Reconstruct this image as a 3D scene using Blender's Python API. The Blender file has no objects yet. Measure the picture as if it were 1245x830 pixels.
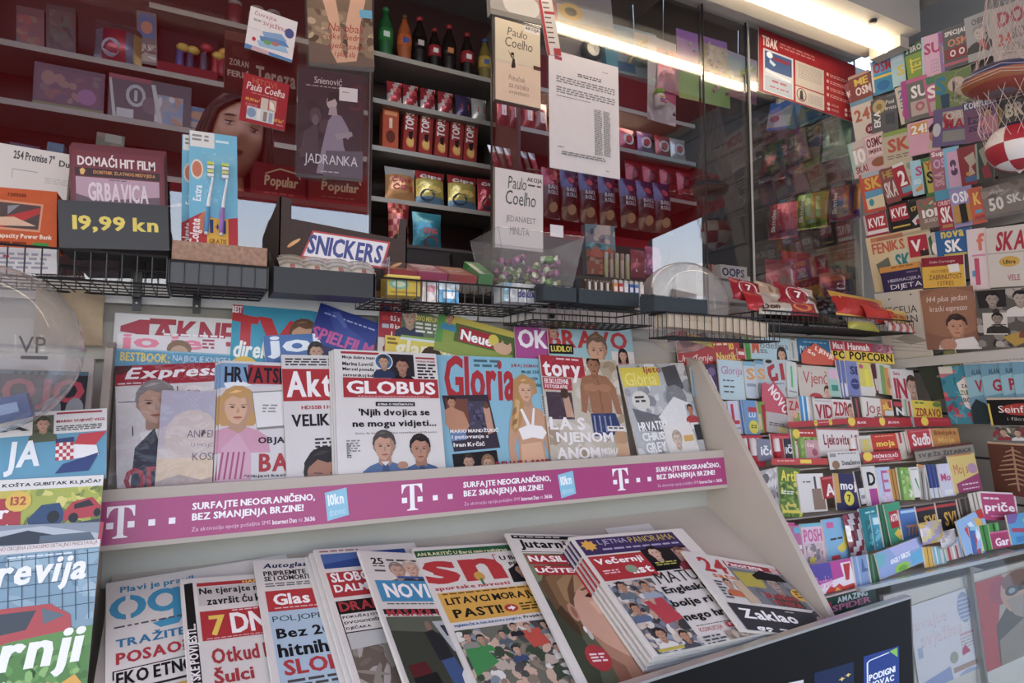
import bpy, bmesh, math, random
from mathutils import Vector as V, Matrix
# ---------------------------------------------------------------- camera, world, exposure
CAMH = 1.2                                     # the lens is 1.2 m above the pavement
FPX, YAW, PITCH = 760.0, math.atan(760/1497.5), math.atan(51/760.0)
sc = bpy.context.scene
COL = sc.collection
cam_data = bpy.data.cameras.new('camera')
cam_data.sensor_width = 36.0
cam_data.lens = FPX/1245*36.0
cam_data.clip_start = 0.02
cam = bpy.data.objects.new('camera', cam_data)
COL.objects.link(cam)
cam.location = (0, 0, CAMH)
cam.rotation_euler = (math.pi/2+PITCH, 0, -YAW)
sc.camera = cam
sc.view_settings.view_transform = 'Standard'
sc.view_settings.look = 'None'
sc.view_settings.gamma = 1
sc.view_settings.use_curve_mapping = False
sc.view_settings.exposure = 0.0
SKY = 4.2
w = bpy.data.worlds.new('sky'); sc.world = w; w.use_nodes = True
nt = w.node_tree; bgn = nt.nodes['Background']
tc = nt.nodes.new('ShaderNodeTexCoord'); sp = nt.nodes.new('ShaderNodeSeparateXYZ')
rp = nt.nodes.new('ShaderNodeValToRGB')
nt.links.new(tc.outputs['Generated'], sp.inputs[0]); nt.links.new(sp.outputs['Z'], rp.inputs[0])
rp.color_ramp.elements[0].position = .06; rp.color_ramp.elements[0].color = (1.0, .955, .87, 1)
rp.color_ramp.elements[1].position = .34; rp.color_ramp.elements[1].color = (.50, .67, .97, 1)
nt.links.new(rp.outputs[0], bgn.inputs[0]); bgn.inputs[1].default_value = SKY

def area(name, loc, rot, sx, sy, power, color):
    l = bpy.data.lights.new(name, 'AREA'); l.shape = 'RECTANGLE'; l.size = sx; l.size_y = sy
    l.energy = power; l.color = color
    o = bpy.data.objects.new(name, l); COL.objects.link(o); o.location = loc; o.rotation_euler = rot
    return o
LAMP_E = 11.0        # the fluorescent tube's own glow
area('kiosk_interior_fill', (1.0, 2.2, CAMH+1.18), (0, 0, 0), 1.6, .12, 4.6, (1, .80, .64))  # both area lights are added fill for the interior, without any fitting
area('kiosk_interior_fill', (-.3, 2.2, CAMH+1.18), (0, 0, 0), .8, .12, .75, (1, .74, .60))

# ---------------------------------------------------------------- measuring: points on real planes
_f = V((math.sin(YAW)*math.cos(PITCH), math.cos(YAW)*math.cos(PITCH), math.sin(PITCH)))
_r = V((math.cos(YAW), -math.sin(YAW), 0)); _u = _r.cross(_f)
def at(q, p0, n):                               # photo measurement -> point on the plane (p0, n)
    d = _f + _r*((q[0]-622.5)/FPX) + _u*((415-q[1])/FPX)
    return d*(V(p0).dot(n)/d.dot(n))
def aty(x, y, Y): return at((x, y), V((0, Y, 0)), V((0, 1, 0)))
def atx(x, y, X): return at((x, y), V((X, 0, 0)), V((1, 0, 0)))

# ---------------------------------------------------------------- materials
def srgb(h):
    if not isinstance(h, str): return h
    if len(h) == 3: h = ''.join(c*2 for c in h)
    o = []
    for i in (0, 2, 4):
        c = int(h[i:i+2], 16)/255
        o.append(c/12.92 if c <= .04045 else ((c+.055)/1.055)**2.4)
    g = .3*o[0]+.55*o[1]+.15*o[2]                 # offset inks are a little duller than pure colour
    return tuple(.87*c+.13*g for c in o)
def material(name, rough=.5, metal=0, spec=.4, coat=0, noise=.06, nscale=60, bump=0, trans=0):
    m = bpy.data.materials.new(name); m.use_nodes = True
    t = m.node_tree; b = t.nodes['Principled BSDF']
    a = t.nodes.new('ShaderNodeAttribute'); a.attribute_name = 'Col'
    nz = t.nodes.new('ShaderNodeTexNoise'); nz.inputs['Scale'].default_value = nscale; nz.inputs['Detail'].default_value = 3
    co = t.nodes.new('ShaderNodeTexCoord'); t.links.new(co.outputs['Object'], nz.inputs['Vector'])
    mr = t.nodes.new('ShaderNodeMapRange'); mr.inputs['To Min'].default_value = 1-noise; mr.inputs['To Max'].default_value = 1+noise
    t.links.new(nz.outputs['Fac'], mr.inputs['Value'])
    mx = t.nodes.new('ShaderNodeVectorMath'); mx.operation = 'SCALE'
    t.links.new(a.outputs['Color'], mx.inputs[0]); t.links.new(mr.outputs[0], mx.inputs['Scale'])
    t.links.new(mx.outputs[0], b.inputs['Base Color'])
    b.inputs['Roughness'].default_value = rough; b.inputs['Metallic'].default_value = metal
    b.inputs['Specular IOR Level'].default_value = spec; b.inputs['Coat Weight'].default_value = coat
    b.inputs['Coat Roughness'].default_value = .12
    if bump:
        bp = t.nodes.new('ShaderNodeBump'); bp.inputs['Strength'].default_value = bump; bp.inputs['Distance'].default_value = .004
        t.links.new(nz.outputs['Fac'], bp.inputs['Height']); t.links.new(bp.outputs[0], b.inputs['Normal'])
    if trans:
        tr = t.nodes.new('ShaderNodeBsdfTranslucent'); ms = t.nodes.new('ShaderNodeMixShader'); ms.inputs[0].default_value = trans
        t.links.new(mx.outputs[0], tr.inputs[0]); t.links.new(b.outputs[0], ms.inputs[1]); t.links.new(tr.outputs[0], ms.inputs[2])
        t.links.new(ms.outputs[0], t.nodes['Material Output'].inputs[0])
    return m
def clear(name, ior=1.5, rough=.02, tint=(1, 1, 1), haze=0, hcol=(.8, .8, .8), bump=0, bscale=30):
    m = bpy.data.materials.new(name); m.use_nodes = True
    t = m.node_tree; t.nodes.remove(t.nodes['Principled BSDF'])
    fr = t.nodes.new('ShaderNodeFresnel'); fr.inputs[0].default_value = ior
    tr = t.nodes.new('ShaderNodeBsdfTransparent'); tr.inputs[0].default_value = (*tint, 1)
    gl = t.nodes.new('ShaderNodeBsdfGlossy'); gl.inputs['Roughness'].default_value = rough
    ms = t.nodes.new('ShaderNodeMixShader')
    ge = t.nodes.new('ShaderNodeNewGeometry'); mi = t.nodes.new('ShaderNodeMix')     # thin pane: same angle in and out
    mi.inputs[2].default_value = ior; mi.inputs[3].default_value = 1/ior
    t.links.new(ge.outputs['Backfacing'], mi.inputs[0]); t.links.new(mi.outputs[0], fr.inputs[0])
    t.links.new(fr.outputs[0], ms.inputs[0]); t.links.new(tr.outputs[0], ms.inputs[1]); t.links.new(gl.outputs[0], ms.inputs[2])
    out = ms
    if bump:
        nz = t.nodes.new('ShaderNodeTexNoise'); nz.inputs['Scale'].default_value = bscale; nz.inputs['Detail'].default_value = 2
        nz.inputs['Distortion'].default_value = 1.2
        co = t.nodes.new('ShaderNodeTexCoord'); t.links.new(co.outputs['Object'], nz.inputs['Vector'])
        bp = t.nodes.new('ShaderNodeBump'); bp.inputs['Strength'].default_value = bump; bp.inputs['Distance'].default_value = .01
        t.links.new(nz.outputs['Fac'], bp.inputs['Height']); t.links.new(bp.outputs[0], gl.inputs['Normal']); t.links.new(bp.outputs[0], fr.inputs['Normal'])
    if haze:
        df = t.nodes.new('ShaderNodeBsdfDiffuse'); df.inputs[0].default_value = (*hcol, 1)
        m2 = t.nodes.new('ShaderNodeMixShader'); m2.inputs[0].default_value = haze
        t.links.new(ms.outputs[0], m2.inputs[1]); t.links.new(df.outputs[0], m2.inputs[2]); out = m2
    t.links.new(out.outputs[0], t.nodes['Material Output'].inputs[0])
    return m
def glow(name, color, e):
    m = bpy.data.materials.new(name); m.use_nodes = True
    b = m.node_tree.nodes['Principled BSDF']; b.inputs['Emission Color'].default_value = (*color, 1)
    b.inputs['Emission Strength'].default_value = e
    return m
MAT = {
 'paper': material('printed_paper', .6, spec=.15, noise=.05, nscale=40),
 'gloss': material('glossy_cover', .32, spec=.28, coat=.05, noise=.04, nscale=30),
 'card': material('cardboard', .8, spec=.2, noise=.1, nscale=80),
 'paint': material('painted_sheet_metal', .48, spec=.25, noise=.05, nscale=12),
 'plastic': material('plastic', .38, spec=.32, noise=.04, nscale=50),
 'wire': material('black_coated_wire', .38, spec=.5, noise=.1, nscale=90),
 'metal': material('metal', .3, metal=.9, noise=.08, nscale=70),
 'foil': material('crinkled_foil', .24, metal=.35, spec=.6, noise=.12, nscale=45, bump=.6),
 'crust': material('rough_brown_wrap', .85, spec=.1, noise=.45, nscale=130, bump=.8),
 'cloth': material('fabric', .9, spec=.1, noise=.1, nscale=120),
 'skin': material('skin', .5, spec=.3, noise=.03, nscale=50),
 'hair': material('hair', .5, spec=.35, noise=.3, nscale=160, bump=.3),
 'awning': material('red_awning_cloth', .9, spec=.05, noise=.08, nscale=6, trans=.45),
 'stone': material('paving_stone', .9, spec=.15, noise=.15, nscale=9, bump=.2),
 'glass': clear('window_glass', 1.95, .0, (.92, .93, .93)),
 'cabglass': clear('cabinet_glass', 1.45, .0, (.95, .96, .95)),
 'film': clear('clear_plastic_film', 1.35, .12, bump=.9, bscale=26),
 'acrylic': clear('clear_acrylic', 1.5, .04, (.93, .94, .95), haze=.02),
 'bin': clear('clear_bin', 1.5, .05, (.92, .93, .93), haze=.10, hcol=(.8, .8, .8)),
 'dome': clear('clear_dome', 1.5, .06, (.90, .90, .90), haze=.14, hcol=(.75, .72, .70)),
 'tube': glow('lit_tube', (1, .83, .60), LAMP_E),
 'ember': glow('lit_display', (1, .9, .8), 2),
}
random.seed(7)

# ---------------------------------------------------------------- letters (built-in font, cached as flat meshes)
GL = {}
def load_glyphs(chars):
    todo = []
    for ch in chars:
        for b in (0, 1):
            cu = bpy.data.curves.new('glyph', 'FONT'); cu.body = ch; cu.size = 1; cu.resolution_u = 2
            cu.offset = .024 if b else 0
            o = bpy.data.objects.new('glyph', cu); COL.objects.link(o); todo.append((ch, b, o, cu))
    dg = bpy.context.evaluated_depsgraph_get(); dg.update()
    for ch, b, o, cu in todo:
        me = o.evaluated_get(dg).to_mesh()
        vs = [(v.co.x, v.co.y) for v in me.vertices]; fs = [tuple(p.vertices) for p in me.polygons]
        o.evaluated_get(dg).to_mesh_clear()
        if vs:
            x0 = min(v[0] for v in vs); x1 = max(v[0] for v in vs)
            GL[ch, b] = ([(v[0]-x0, v[1]) for v in vs], fs, x1-x0)
    for ch, b, o, cu in todo:
        bpy.data.objects.remove(o); bpy.data.curves.remove(cu)
load_glyphs("ABCDEFGHIJKLMNOPQRSTUVWXYZabcdefghijklmnopqrstuvwxyzČĆŽŠĐčćžšđ0123456789.,!?'+-*:/\"&")

# ---------------------------------------------------------------- mesh builder
class MB:
    def __init__(s): s.v, s.f, s.c, s.m, s.sm, s.mats = [], [], [], [], [], []
    def mi(s, mat):
        if mat not in s.mats: s.mats.append(mat)
        return s.mats.index(mat)
    def face(s, pts, col, mat, smooth=False):
        b = len(s.v); s.v += [tuple(p) for p in pts]
        s.f.append(tuple(range(b, b+len(pts)))); s.c.append(srgb(col)); s.m.append(s.mi(mat)); s.sm.append(smooth)
    def mesh(s, verts, faces, col, mat, smooth=False):
        b = len(s.v); s.v += [tuple(p) for p in verts]; k = s.mi(mat); c = srgb(col) if not callable(col) else None
        for i, f in enumerate(faces):
            s.f.append(tuple(b+j for j in f)); s.c.append(c if c else srgb(col(i))); s.m.append(k); s.sm.append(smooth)
    def obox(s, O, u, v, n, w, h, d, col, mat, back=None):      # O = corner, extents w along u, h along v, d along n
        O, u, v, n = V(O), V(u)*w, V(v)*h, V(n)*d
        P = [O, O+u, O+u+v, O+v, O+n, O+u+n, O+u+v+n, O+v+n]
        s.mesh(P, [(3, 2, 1, 0), (4, 5, 6, 7), (0, 1, 5, 4), (1, 2, 6, 5), (2, 3, 7, 6), (3, 0, 4, 7)], col, mat)
    def box(s, x0, x1, y0, y1, z0, z1, col, mat):
        s.obox((x0, y0, z0), (1, 0, 0), (0, 1, 0), (0, 0, 1), x1-x0, y1-y0, z1-z0, col, mat)
    def tube(s, path, r, col, mat, seg=6, closed=False, caps=True):
        P = [V(p) for p in path]; n = len(P); rings = []
        for i, p in enumerate(P):
            a = P[i-1] if i or closed else P[0]; b = P[(i+1) % n] if i < n-1 or closed else P[-1]
            t = (b-a).normalized() if (b-a).length > 1e-9 else V((0, 0, 1))
            x = t.cross(V((0, 0, 1)));  x = x if x.length > .05 else t.cross(V((0, 1, 0)))
            x.normalize(); y = t.cross(x); rr = r[i] if isinstance(r, (list, tuple)) else r
            rings.append([p+x*rr*math.cos(2*math.pi*k/seg)+y*rr*math.sin(2*math.pi*k/seg) for k in range(seg)])
        vs = [q for R_ in rings for q in R_]; fs = []
        for i in range(n if closed else n-1):
            a, b = i*seg, ((i+1) % n)*seg
            fs += [(a+k, a+(k+1) % seg, b+(k+1) % seg, b+k) for k in range(seg)]
        if not closed and caps: fs += [tuple(range(seg))[::-1], tuple(range((n-1)*seg, n*seg))]
        s.mesh(vs, fs, col, mat, seg > 6)
    def lathe(s, base, axis, prof, col, mat, seg=16, smooth=True, ref=None):   # prof = [(radius, height)]
        base, a = V(base), V(axis).normalized()
        x = a.cross(V((0, 0, 1))); x = x if x.length > .05 else a.cross(V((0, 1, 0)))
        x.normalize(); y = a.cross(x); vs = []; fs = []
        for r, h in prof:
            vs += [base+a*h+(x*math.cos(2*math.pi*k/seg)+y*math.sin(2*math.pi*k/seg))*r for k in range(seg)]
        for i in range(len(prof)-1):
            fs += [(i*seg+k, i*seg+(k+1) % seg, (i+1)*seg+(k+1) % seg, (i+1)*seg+k) for k in range(seg)]
        L = len(prof)-1; fs += [tuple(range(seg))[::-1], tuple(range(L*seg, (L+1)*seg))]
        c = (lambda i: col[min(i//seg, L-1)] if i < L*seg else col[0 if i == L*seg else -1]) if isinstance(col, list) else col
        s.mesh(vs, fs, c, mat, smooth)
    def ball(s, c, r, col, mat, seg=16, rings=10, th0=0, th1=math.pi, sq=(1, 1, 1), axes=None):
        c = V(c); vs = []; fs = []
        X, Y, Z = axes or (V((1, 0, 0)), V((0, 1, 0)), V((0, 0, 1)))
        for i in range(rings+1):
            t = th0+(th1-th0)*i/rings
            for k in range(seg):
                p = 2*math.pi*k/seg
                vs.append(c+(X*math.sin(t)*math.cos(p)*sq[0]+Y*math.sin(t)*math.sin(p)*sq[1]+Z*math.cos(t)*sq[2])*r)
        for i in range(rings):
            fs += [(i*seg+k, (i+1)*seg+k, (i+1)*seg+(k+1) % seg, i*seg+(k+1) % seg) for k in range(seg)]
        s.mesh(vs, fs, (lambda i: col(i//seg, i % seg)) if callable(col) else col, mat, True)
    def bag(s, O, u, v, n, w, h, d, colf, mat, nx=8, ny=10, crimp=.07, flat=False):
        # pillow pack: colf(fx, fy) gives the print colour; fy = 0 at the top
        O, u, v, n = V(O), V(u), V(v), V(n)
        def S(fx, fy, side=1, k=0):
            e = min(fy, 1-fy); a = 0 if e <= crimp else math.sin(min(1, (e-crimp)/.28)*math.pi/2)**.8
            b = (max(0, 1-(2*fx-1)**2))**.55
            wav = .0012*math.sin(fx*37+fy*11)
            pin = 1-.05*a*(1 if e > crimp else 0)
            return O+u*(w*(.5+(fx-.5)*pin))+v*(h*(1-fy))+n*(side*(d/2*a*b+(wav if e < crimp*1.5 else 0))+k)
        for side in (1, -1):
            vs = [S(i/nx, j/ny, side) for j in range(ny+1) for i in range(nx+1)]
            fs = []
            for j in range(ny):
                for i in range(nx):
                    q = (j*(nx+1)+i, (j+1)*(nx+1)+i, (j+1)*(nx+1)+i+1, j*(nx+1)+i+1)
                    fs.append(q if side > 0 else q[::-1])
            s.mesh(vs, fs, lambda q: colf((q % nx+.5)/nx, (q//nx+.5)/ny), mat, True)
        return S
    def build(s, name, parent=None, origin=None):
        if origin is None:
            if parent is not None: origin = V(parent['_o'])
            else:
                xs = [v[0] for v in s.v]; ys = [v[1] for v in s.v]; zs = [v[2] for v in s.v]
                origin = V(((min(xs)+max(xs))/2, (min(ys)+max(ys))/2, min(zs)))
        me = bpy.data.meshes.new(name)
        me.from_pydata([V(v)-origin for v in s.v], [], s.f)
        for m in s.mats: me.materials.append(MAT[m])
        me.polygons.foreach_set('material_index', s.m); me.polygons.foreach_set('use_smooth', s.sm)
        ca = me.color_attributes.new('Col', 'FLOAT_COLOR', 'CORNER'); buf = []
        for f, c in zip(s.f, s.c): buf += [c[0], c[1], c[2], 1.0]*len(f)
        ca.data.foreach_set('color', buf); me.update()
        o = bpy.data.objects.new(name, me); COL.objects.link(o)
        if parent is not None:
            o.parent = parent; o.location = origin-V(parent['_o'])
        else: o.location = origin+V((0, 0, CAMH))
        o['_o'] = tuple(origin)
        return o
def tag(o, label, cat, group=None, kind=None):
    o['label'] = label; o['category'] = cat
    if group: o['group'] = group
    if kind: o['kind'] = kind
    return o
def struct(o, kind='structure'): o['kind'] = kind; return o
def empty(name, p):
    o = bpy.data.objects.new(name, None); COL.objects.link(o); o.empty_display_size = .02
    o.location = V(p)+V((0, 0, CAMH)); o['_o'] = tuple(p); return o
def copy_thing(o, shift, label=None):
    c = o.copy(); COL.objects.link(c); c.location = o.location+V(shift)
    if label: c['label'] = label
    for ch in list(o.children):
        d = ch.copy(); COL.objects.link(d); d.parent = c
        for g in list(ch.children):
            e = g.copy(); COL.objects.link(e); e.parent = d
    return c

# ---------------------------------------------------------------- printed art: flat layers of ink on a cover
def R(x0, y0, x1, y1, c): return ('P', [(x0, y0), (x1, y0), (x1, y1), (x0, y1)], c)
def P(c, *pts): return ('P', list(pts), c)
def E(x, y, rx, ry, c, a=0): return ('E', x, y, rx, ry, c, a)
def T(t, x0, y0, x1, y1, c, b=1, it=0, rot=0): return ('T', t, x0, y0, x1, y1, c, b, it, rot)
def N(x0, y0, x1, y1, n, c='555'): return ('N', x0, y0, x1, y1, n, c)      # lines of small type
def M(x0, y0, x1, y1, cols, n=40, r=.5): return ('M', x0, y0, x1, y1, cols.split(), n, r)  # mottled photograph
def F(x, y, h, skin='c89878', hair='443028', top=None, long=0): return ('F', x, y, h, skin, hair, top, long)
class Ink:
    def __init__(s, mb, S, w, h, mat, eps=.00004, clip=True):
        s.mb, s.S, s.w, s.h, s.mat, s.eps, s.k, s.clip = mb, S, w, h, mat, eps, 1, clip; s.st = 1
        s.xm = s.ym = 1.0; s.x0 = s.y0 = 0.0
    def poly(s, pts, c, step=True):
        if s.clip:
            pts = s.cut(pts)
            if len(pts) < 3: return
        a = sum(pts[i][0]*pts[(i+1) % len(pts)][1]-pts[(i+1) % len(pts)][0]*pts[i][1] for i in range(len(pts)))
        if a > 0: pts = pts[::-1]
        s.mb.face([s.S(x, y, s.k*s.eps) for x, y in pts], c, s.mat)
        if step: s.k += s.st
    def cut(s, pts):
        for ax, lim, sg in ((0, s.x0, 1), (0, s.xm, -1), (1, s.y0, 1), (1, s.ym, -1)):
            out = []
            for i in range(len(pts)):
                a, b = pts[i-1], pts[i]; da, db = (a[ax]-lim)*sg, (b[ax]-lim)*sg
                if (da >= 0) != (db >= 0):
                    t = da/(da-db); out.append((a[0]+(b[0]-a[0])*t, a[1]+(b[1]-a[1])*t))
                if db >= 0: out.append(b)
            pts = out
            if len(pts) < 3: return []
        return pts
    def ell(s, x, y, rx, ry, c, a=0, seg=14, step=True):
        r = s.w/s.h; ca, sa = math.cos(a), math.sin(a); pts = []
        for k in range(seg):
            t = 2*math.pi*k/seg; px, py = rx*math.cos(t), ry/r*math.sin(t)
            pts.append((x+px*ca-py*sa, y+(px*sa+py*ca)*r))
        s.poly(pts, c, step)
    def text(s, t, x0, y0, x1, y1, c, b=1, it=0, rot=0):
        cur = 0; items = []; lo, hi = 9, -9
        for ch in t:
            if ch == ' ': cur += .26; continue
            g = GL.get((ch, b)) or GL.get(('x', b)); items.append((g, cur)); cur += g[2]+.07
            lo = min(lo, min(p[1] for p in g[0])); hi = max(hi, max(p[1] for p in g[0]))
        if not items: return
        W = cur-.07+(.03 if b else 0); H = hi-lo; cx, cy = (x0+x1)/2, (y0+y1)/2; col = srgb(c); mk = s.mb.mi(s.mat)
        ar = s.w/s.h
        for g, off, dk in [(g, off, 0) for g, off in items]+([(g, off+.03, .5) for g, off in items] if b else []):
            pts = []
            for px, py in g[0]:
                fx = (px+off+it*(py-lo))/(W+it*H); fy = (py-lo)/H
                X = x0+(x1-x0)*fx; Y = y1-(y1-y0)*fy
                if rot:
                    dx, dy = X-cx, (Y-cy)/ar
                    X, Y = cx+dx*math.cos(rot)-dy*math.sin(rot), cy+(dx*math.sin(rot)+dy*math.cos(rot))*ar
                pts.append((X, Y))
            ok = [(s.x0 <= p[0] <= s.xm and s.y0 <= p[1] <= s.ym) for p in pts] if s.clip else None
            base = len(s.mb.v); s.mb.v += [tuple(s.S(X, Y, (s.k+dk)*s.eps)) for X, Y in pts]
            for f in g[1]:
                if ok and not all(ok[j] for j in f): continue
                s.mb.f.append(tuple(base+j for j in f)); s.mb.c.append(col); s.mb.m.append(mk); s.mb.sm.append(False)
        s.k += 1
    def face(s, x, y, h, skin, hair, top, long):
        # a printed head and shoulders: h = head height as a share of the cover height
        s.st = .4; r = s.h/s.w; wd = h*r*.36; sk = srgb(skin); dk = tuple(c*.72 for c in sk); d2 = tuple(c*.5 for c in sk); E_ = s.ell
        hr = srgb(hair); h2 = tuple(min(1, c*1.6+.01) for c in hr)
        if long:
            E_(x, y-h*.02, wd*1.42, h*.60, hair)
            s.poly([(x-wd*1.4, y-h*.1), (x+wd*1.4, y-h*.1), (x+wd*1.55, y+h*long*.7), (x+wd*1.1, y+h*long), (x-wd*1.1, y+h*long), (x-wd*1.55, y+h*long*.7)], hair)
        if top:
            s.poly([(x-wd*2.4, y+h*1.3), (x-wd*2.2, y+h*.86), (x-wd*1.5, y+h*.68), (x-wd*.5, y+h*.55), (x+wd*.5, y+h*.55), (x+wd*1.5, y+h*.68), (x+wd*2.2, y+h*.86), (x+wd*2.4, y+h*1.3)], top)
        s.poly([(x-wd*.58, y+h*.2), (x+wd*.58, y+h*.2), (x+wd*.62, y+h*.62), (x+wd*.1, y+h*.76), (x-wd*.62, y+h*.62)], dk)
        E_(x, y-h*.09, wd*1.16, h*.47, hair)
        E_(x-wd*1.0, y+h*.05, wd*.12, h*.08, dk); E_(x+wd*1.0, y+h*.05, wd*.12, h*.08, dk)
        s.poly([(x-wd*.96, y-h*.16), (x-wd*.7, y-h*.28), (x-wd*.2, y-h*.33), (x+wd*.4, y-h*.31), (x+wd*.8, y-h*.24), (x+wd*.97, y-h*.1), (x+wd*.93, y+h*.12), (x+wd*.74, y+h*.32), (x+wd*.4, y+h*.46), (x, y+h*.5), (x-wd*.4, y+h*.46), (x-wd*.74, y+h*.32), (x-wd*.93, y+h*.12)], skin)
        s.poly([(x+wd*.5, y-h*.28), (x+wd*.8, y-h*.24), (x+wd*.97, y-h*.1), (x+wd*.93, y+h*.12), (x+wd*.74, y+h*.32), (x+wd*.4, y+h*.46), (x+wd*.1, y+h*.49), (x+wd*.5, y+h*.3), (x+wd*.66, y+h*.05)], dk)
        s.poly([(x-wd*1.06, y-h*.02), (x-wd*1.1, y-h*.26), (x-wd*.6, y-h*.5), (x+wd*.3, y-h*.54), (x+wd*1.0, y-h*.36), (x+wd*1.08, y-h*.02), (x+wd*.92, y-h*.14), (x+wd*.6, y-h*.27), (x+wd*.1, y-h*.24), (x-wd*.4, y-h*.31), (x-wd*.86, y-h*.18)], hair)
        s.poly([(x-wd*.7, y-h*.38), (x-wd*.2, y-h*.48), (x+wd*.3, y-h*.46), (x-wd*.1, y-h*.40)], h2)
        for sg in (-1, 1):
            s.poly([(x+sg*wd*.18, y-h*.055), (x+sg*wd*.62, y-h*.075), (x+sg*wd*.64, y-h*.055), (x+sg*wd*.2, y-h*.03)][::sg], tuple(c*.4 for c in sk), False)
            E_(x+sg*wd*.4, y+h*.015, wd*.20, h*.028, d2, step=False); s.k += .4; E_(x+sg*wd*.4, y+h*.017, wd*.09, h*.022, '1c1412', step=False)
        s.k += .4
        s.poly([(x+wd*.02, y-h*.02), (x+wd*.14, y+h*.17), (x-wd*.14, y+h*.19), (x-wd*.1, y+h*.17)], dk)
        E_(x, y+h*.31, wd*.34, h*.03, tuple((c*.6, c*.35, c*.33)[i] for i, c in enumerate(sk))); s.poly([(x-wd*.2, y+h*.36), (x+wd*.2, y+h*.36), (x, y+h*.375)], dk); s.st = 1
    def draw(s, art):
        for a in art:
            q = a[0]
            if q == 'P': s.poly(a[1], a[2])
            elif q == 'E': s.ell(a[1], a[2], a[3], a[4], a[5], a[6])
            elif q == 'T': s.text(*a[1:])
            elif q == 'F': s.face(*a[1:])
            elif q == 'N':
                _, x0, y0, x1, y1, n, c = a; hh = (y1-y0)/n; ch = hh*.8*s.h/s.w
                for i in range(n):
                    x = x0
                    while x < x1-ch:
                        L = min(random.uniform(1.2, 4)*ch, x1-x)
                        s.poly([(x, y0+i*hh), (x+L, y0+i*hh), (x+L, y0+i*hh+hh*.55), (x, y0+i*hh+hh*.55)], c, False); x += L+ch*.7
                s.k += 1
            elif q == 'M':
                _, x0, y0, x1, y1, cols, n, r = a; s.poly([(x0, y0), (x1, y0), (x1, y1), (x0, y1)], cols[0])
                sv = (s.x0, s.y0, s.xm, s.ym, s.clip); s.x0, s.y0, s.xm, s.ym, s.clip = max(x0, sv[0]), max(y0, sv[1]), min(x1, sv[2]), min(y1, sv[3]), True
                q_ = math.sqrt((x1-x0)*(y1-y0)/n)*r
                k0 = s.k
                for i in range(n):
                    s.k = k0+i % 12
                    s.ell(random.uniform(x0, x1), random.uniform(y0, y1), q_*random.uniform(.5, 1.5), q_*random.uniform(.5, 1.5), random.choice(cols[1:] or cols), random.uniform(0, 3), 7)
                s.k = k0+12
                s.x0, s.y0, s.xm, s.ym, s.clip = sv
UP = V((0, 0, 1))
class Plane:
    def __init__(s, p, n): s.p, s.n = V(p), V(n).normalized()
    def off(s, k): return Plane(s.p+s.n*k, s.n)
def lean(Y, z, deg):                                 # facade-parallel board leaning back by deg
    a = math.radians(deg); return Plane((0, Y, z), (0, -math.cos(a), math.sin(a)))
def frame(pl, TL, TR, BL, lift=0.0, axis='u', rl=0.0):
    a = at(TL, pl.off(lift).p, pl.n); c = at(BL, pl.off(lift).p, pl.n); b = at(TR, pl.off(rl).p, pl.n)
    if axis == 'u':
        u = (b-a).normalized(); v = (a-c); v -= u*v.dot(u); h = v.length; v.normalize(); w = (b-a).length
    else:
        v = (a-c).normalized(); h = (a-c).length; u = (b-a); u -= v*u.dot(v); w = u.length; u.normalize()
    return a-v*h, u, v, u.cross(v), w, h
def sheet(name, pl, TL, TR, BL, base, art, label, cat, group=None, lift=.006, th=.004, ew=1.0, eh=1.0, mat='gloss', parts=True,
          edge='d8d0c4', axis='u', cover='front_cover', W=None, H=None, side=()):
    """a flat printed thing; fractions in art refer to the quad TL-TR-BL, ew / eh extend the body past it"""
    O, u, v, n, w, h = frame(pl, TL, TR, BL, lift, axis, lift*(1-1/ew) if ew > 1 else 0)
    if W: ew = W/w
    if H: eh = H/h
    top = O+v*h
    def S(fx, fy, k=0): return top+u*(w*fx)-v*(h*fy)+n*k
    pg = MB(); BLc = S(0, eh)
    t2 = .0004
    pg.obox(BLc-n*th, u, v, n, w*ew, h*eh, th-(t2 if parts else 0), edge, 'paper')
    for a, b, c in side:                             # cover ink that runs over the folded edge
        q = [S(0, a)-u*.0003-n*.0005, S(0, a)-u*.0003-n*th, S(0, b)-u*.0003-n*th, S(0, b)-u*.0003-n*.0005]
        pg.face(q, c, 'paper')
    mb = MB() if parts else pg
    if parts: mb.obox(BLc-n*t2, u, v, n, w*ew, h*eh, t2, base, mat)
    else: mb.face([S(0, eh, .0002), S(ew, eh, .0002), S(ew, 0, .0002), S(0, 0, .0002)], base, mat)
    ink = Ink(mb, S, w, h, mat); ink.k = 1 if parts else 7; ink.xm, ink.ym = ew, eh
    ink.draw(art)
    root = pg.build(name); tag(root, label, cat, group)
    if parts: mb.build(cover, root)
    root['_n'] = tuple(n); root['_u'] = tuple(u); root['_v'] = tuple(v); root['_t'] = th
    return root
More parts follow.
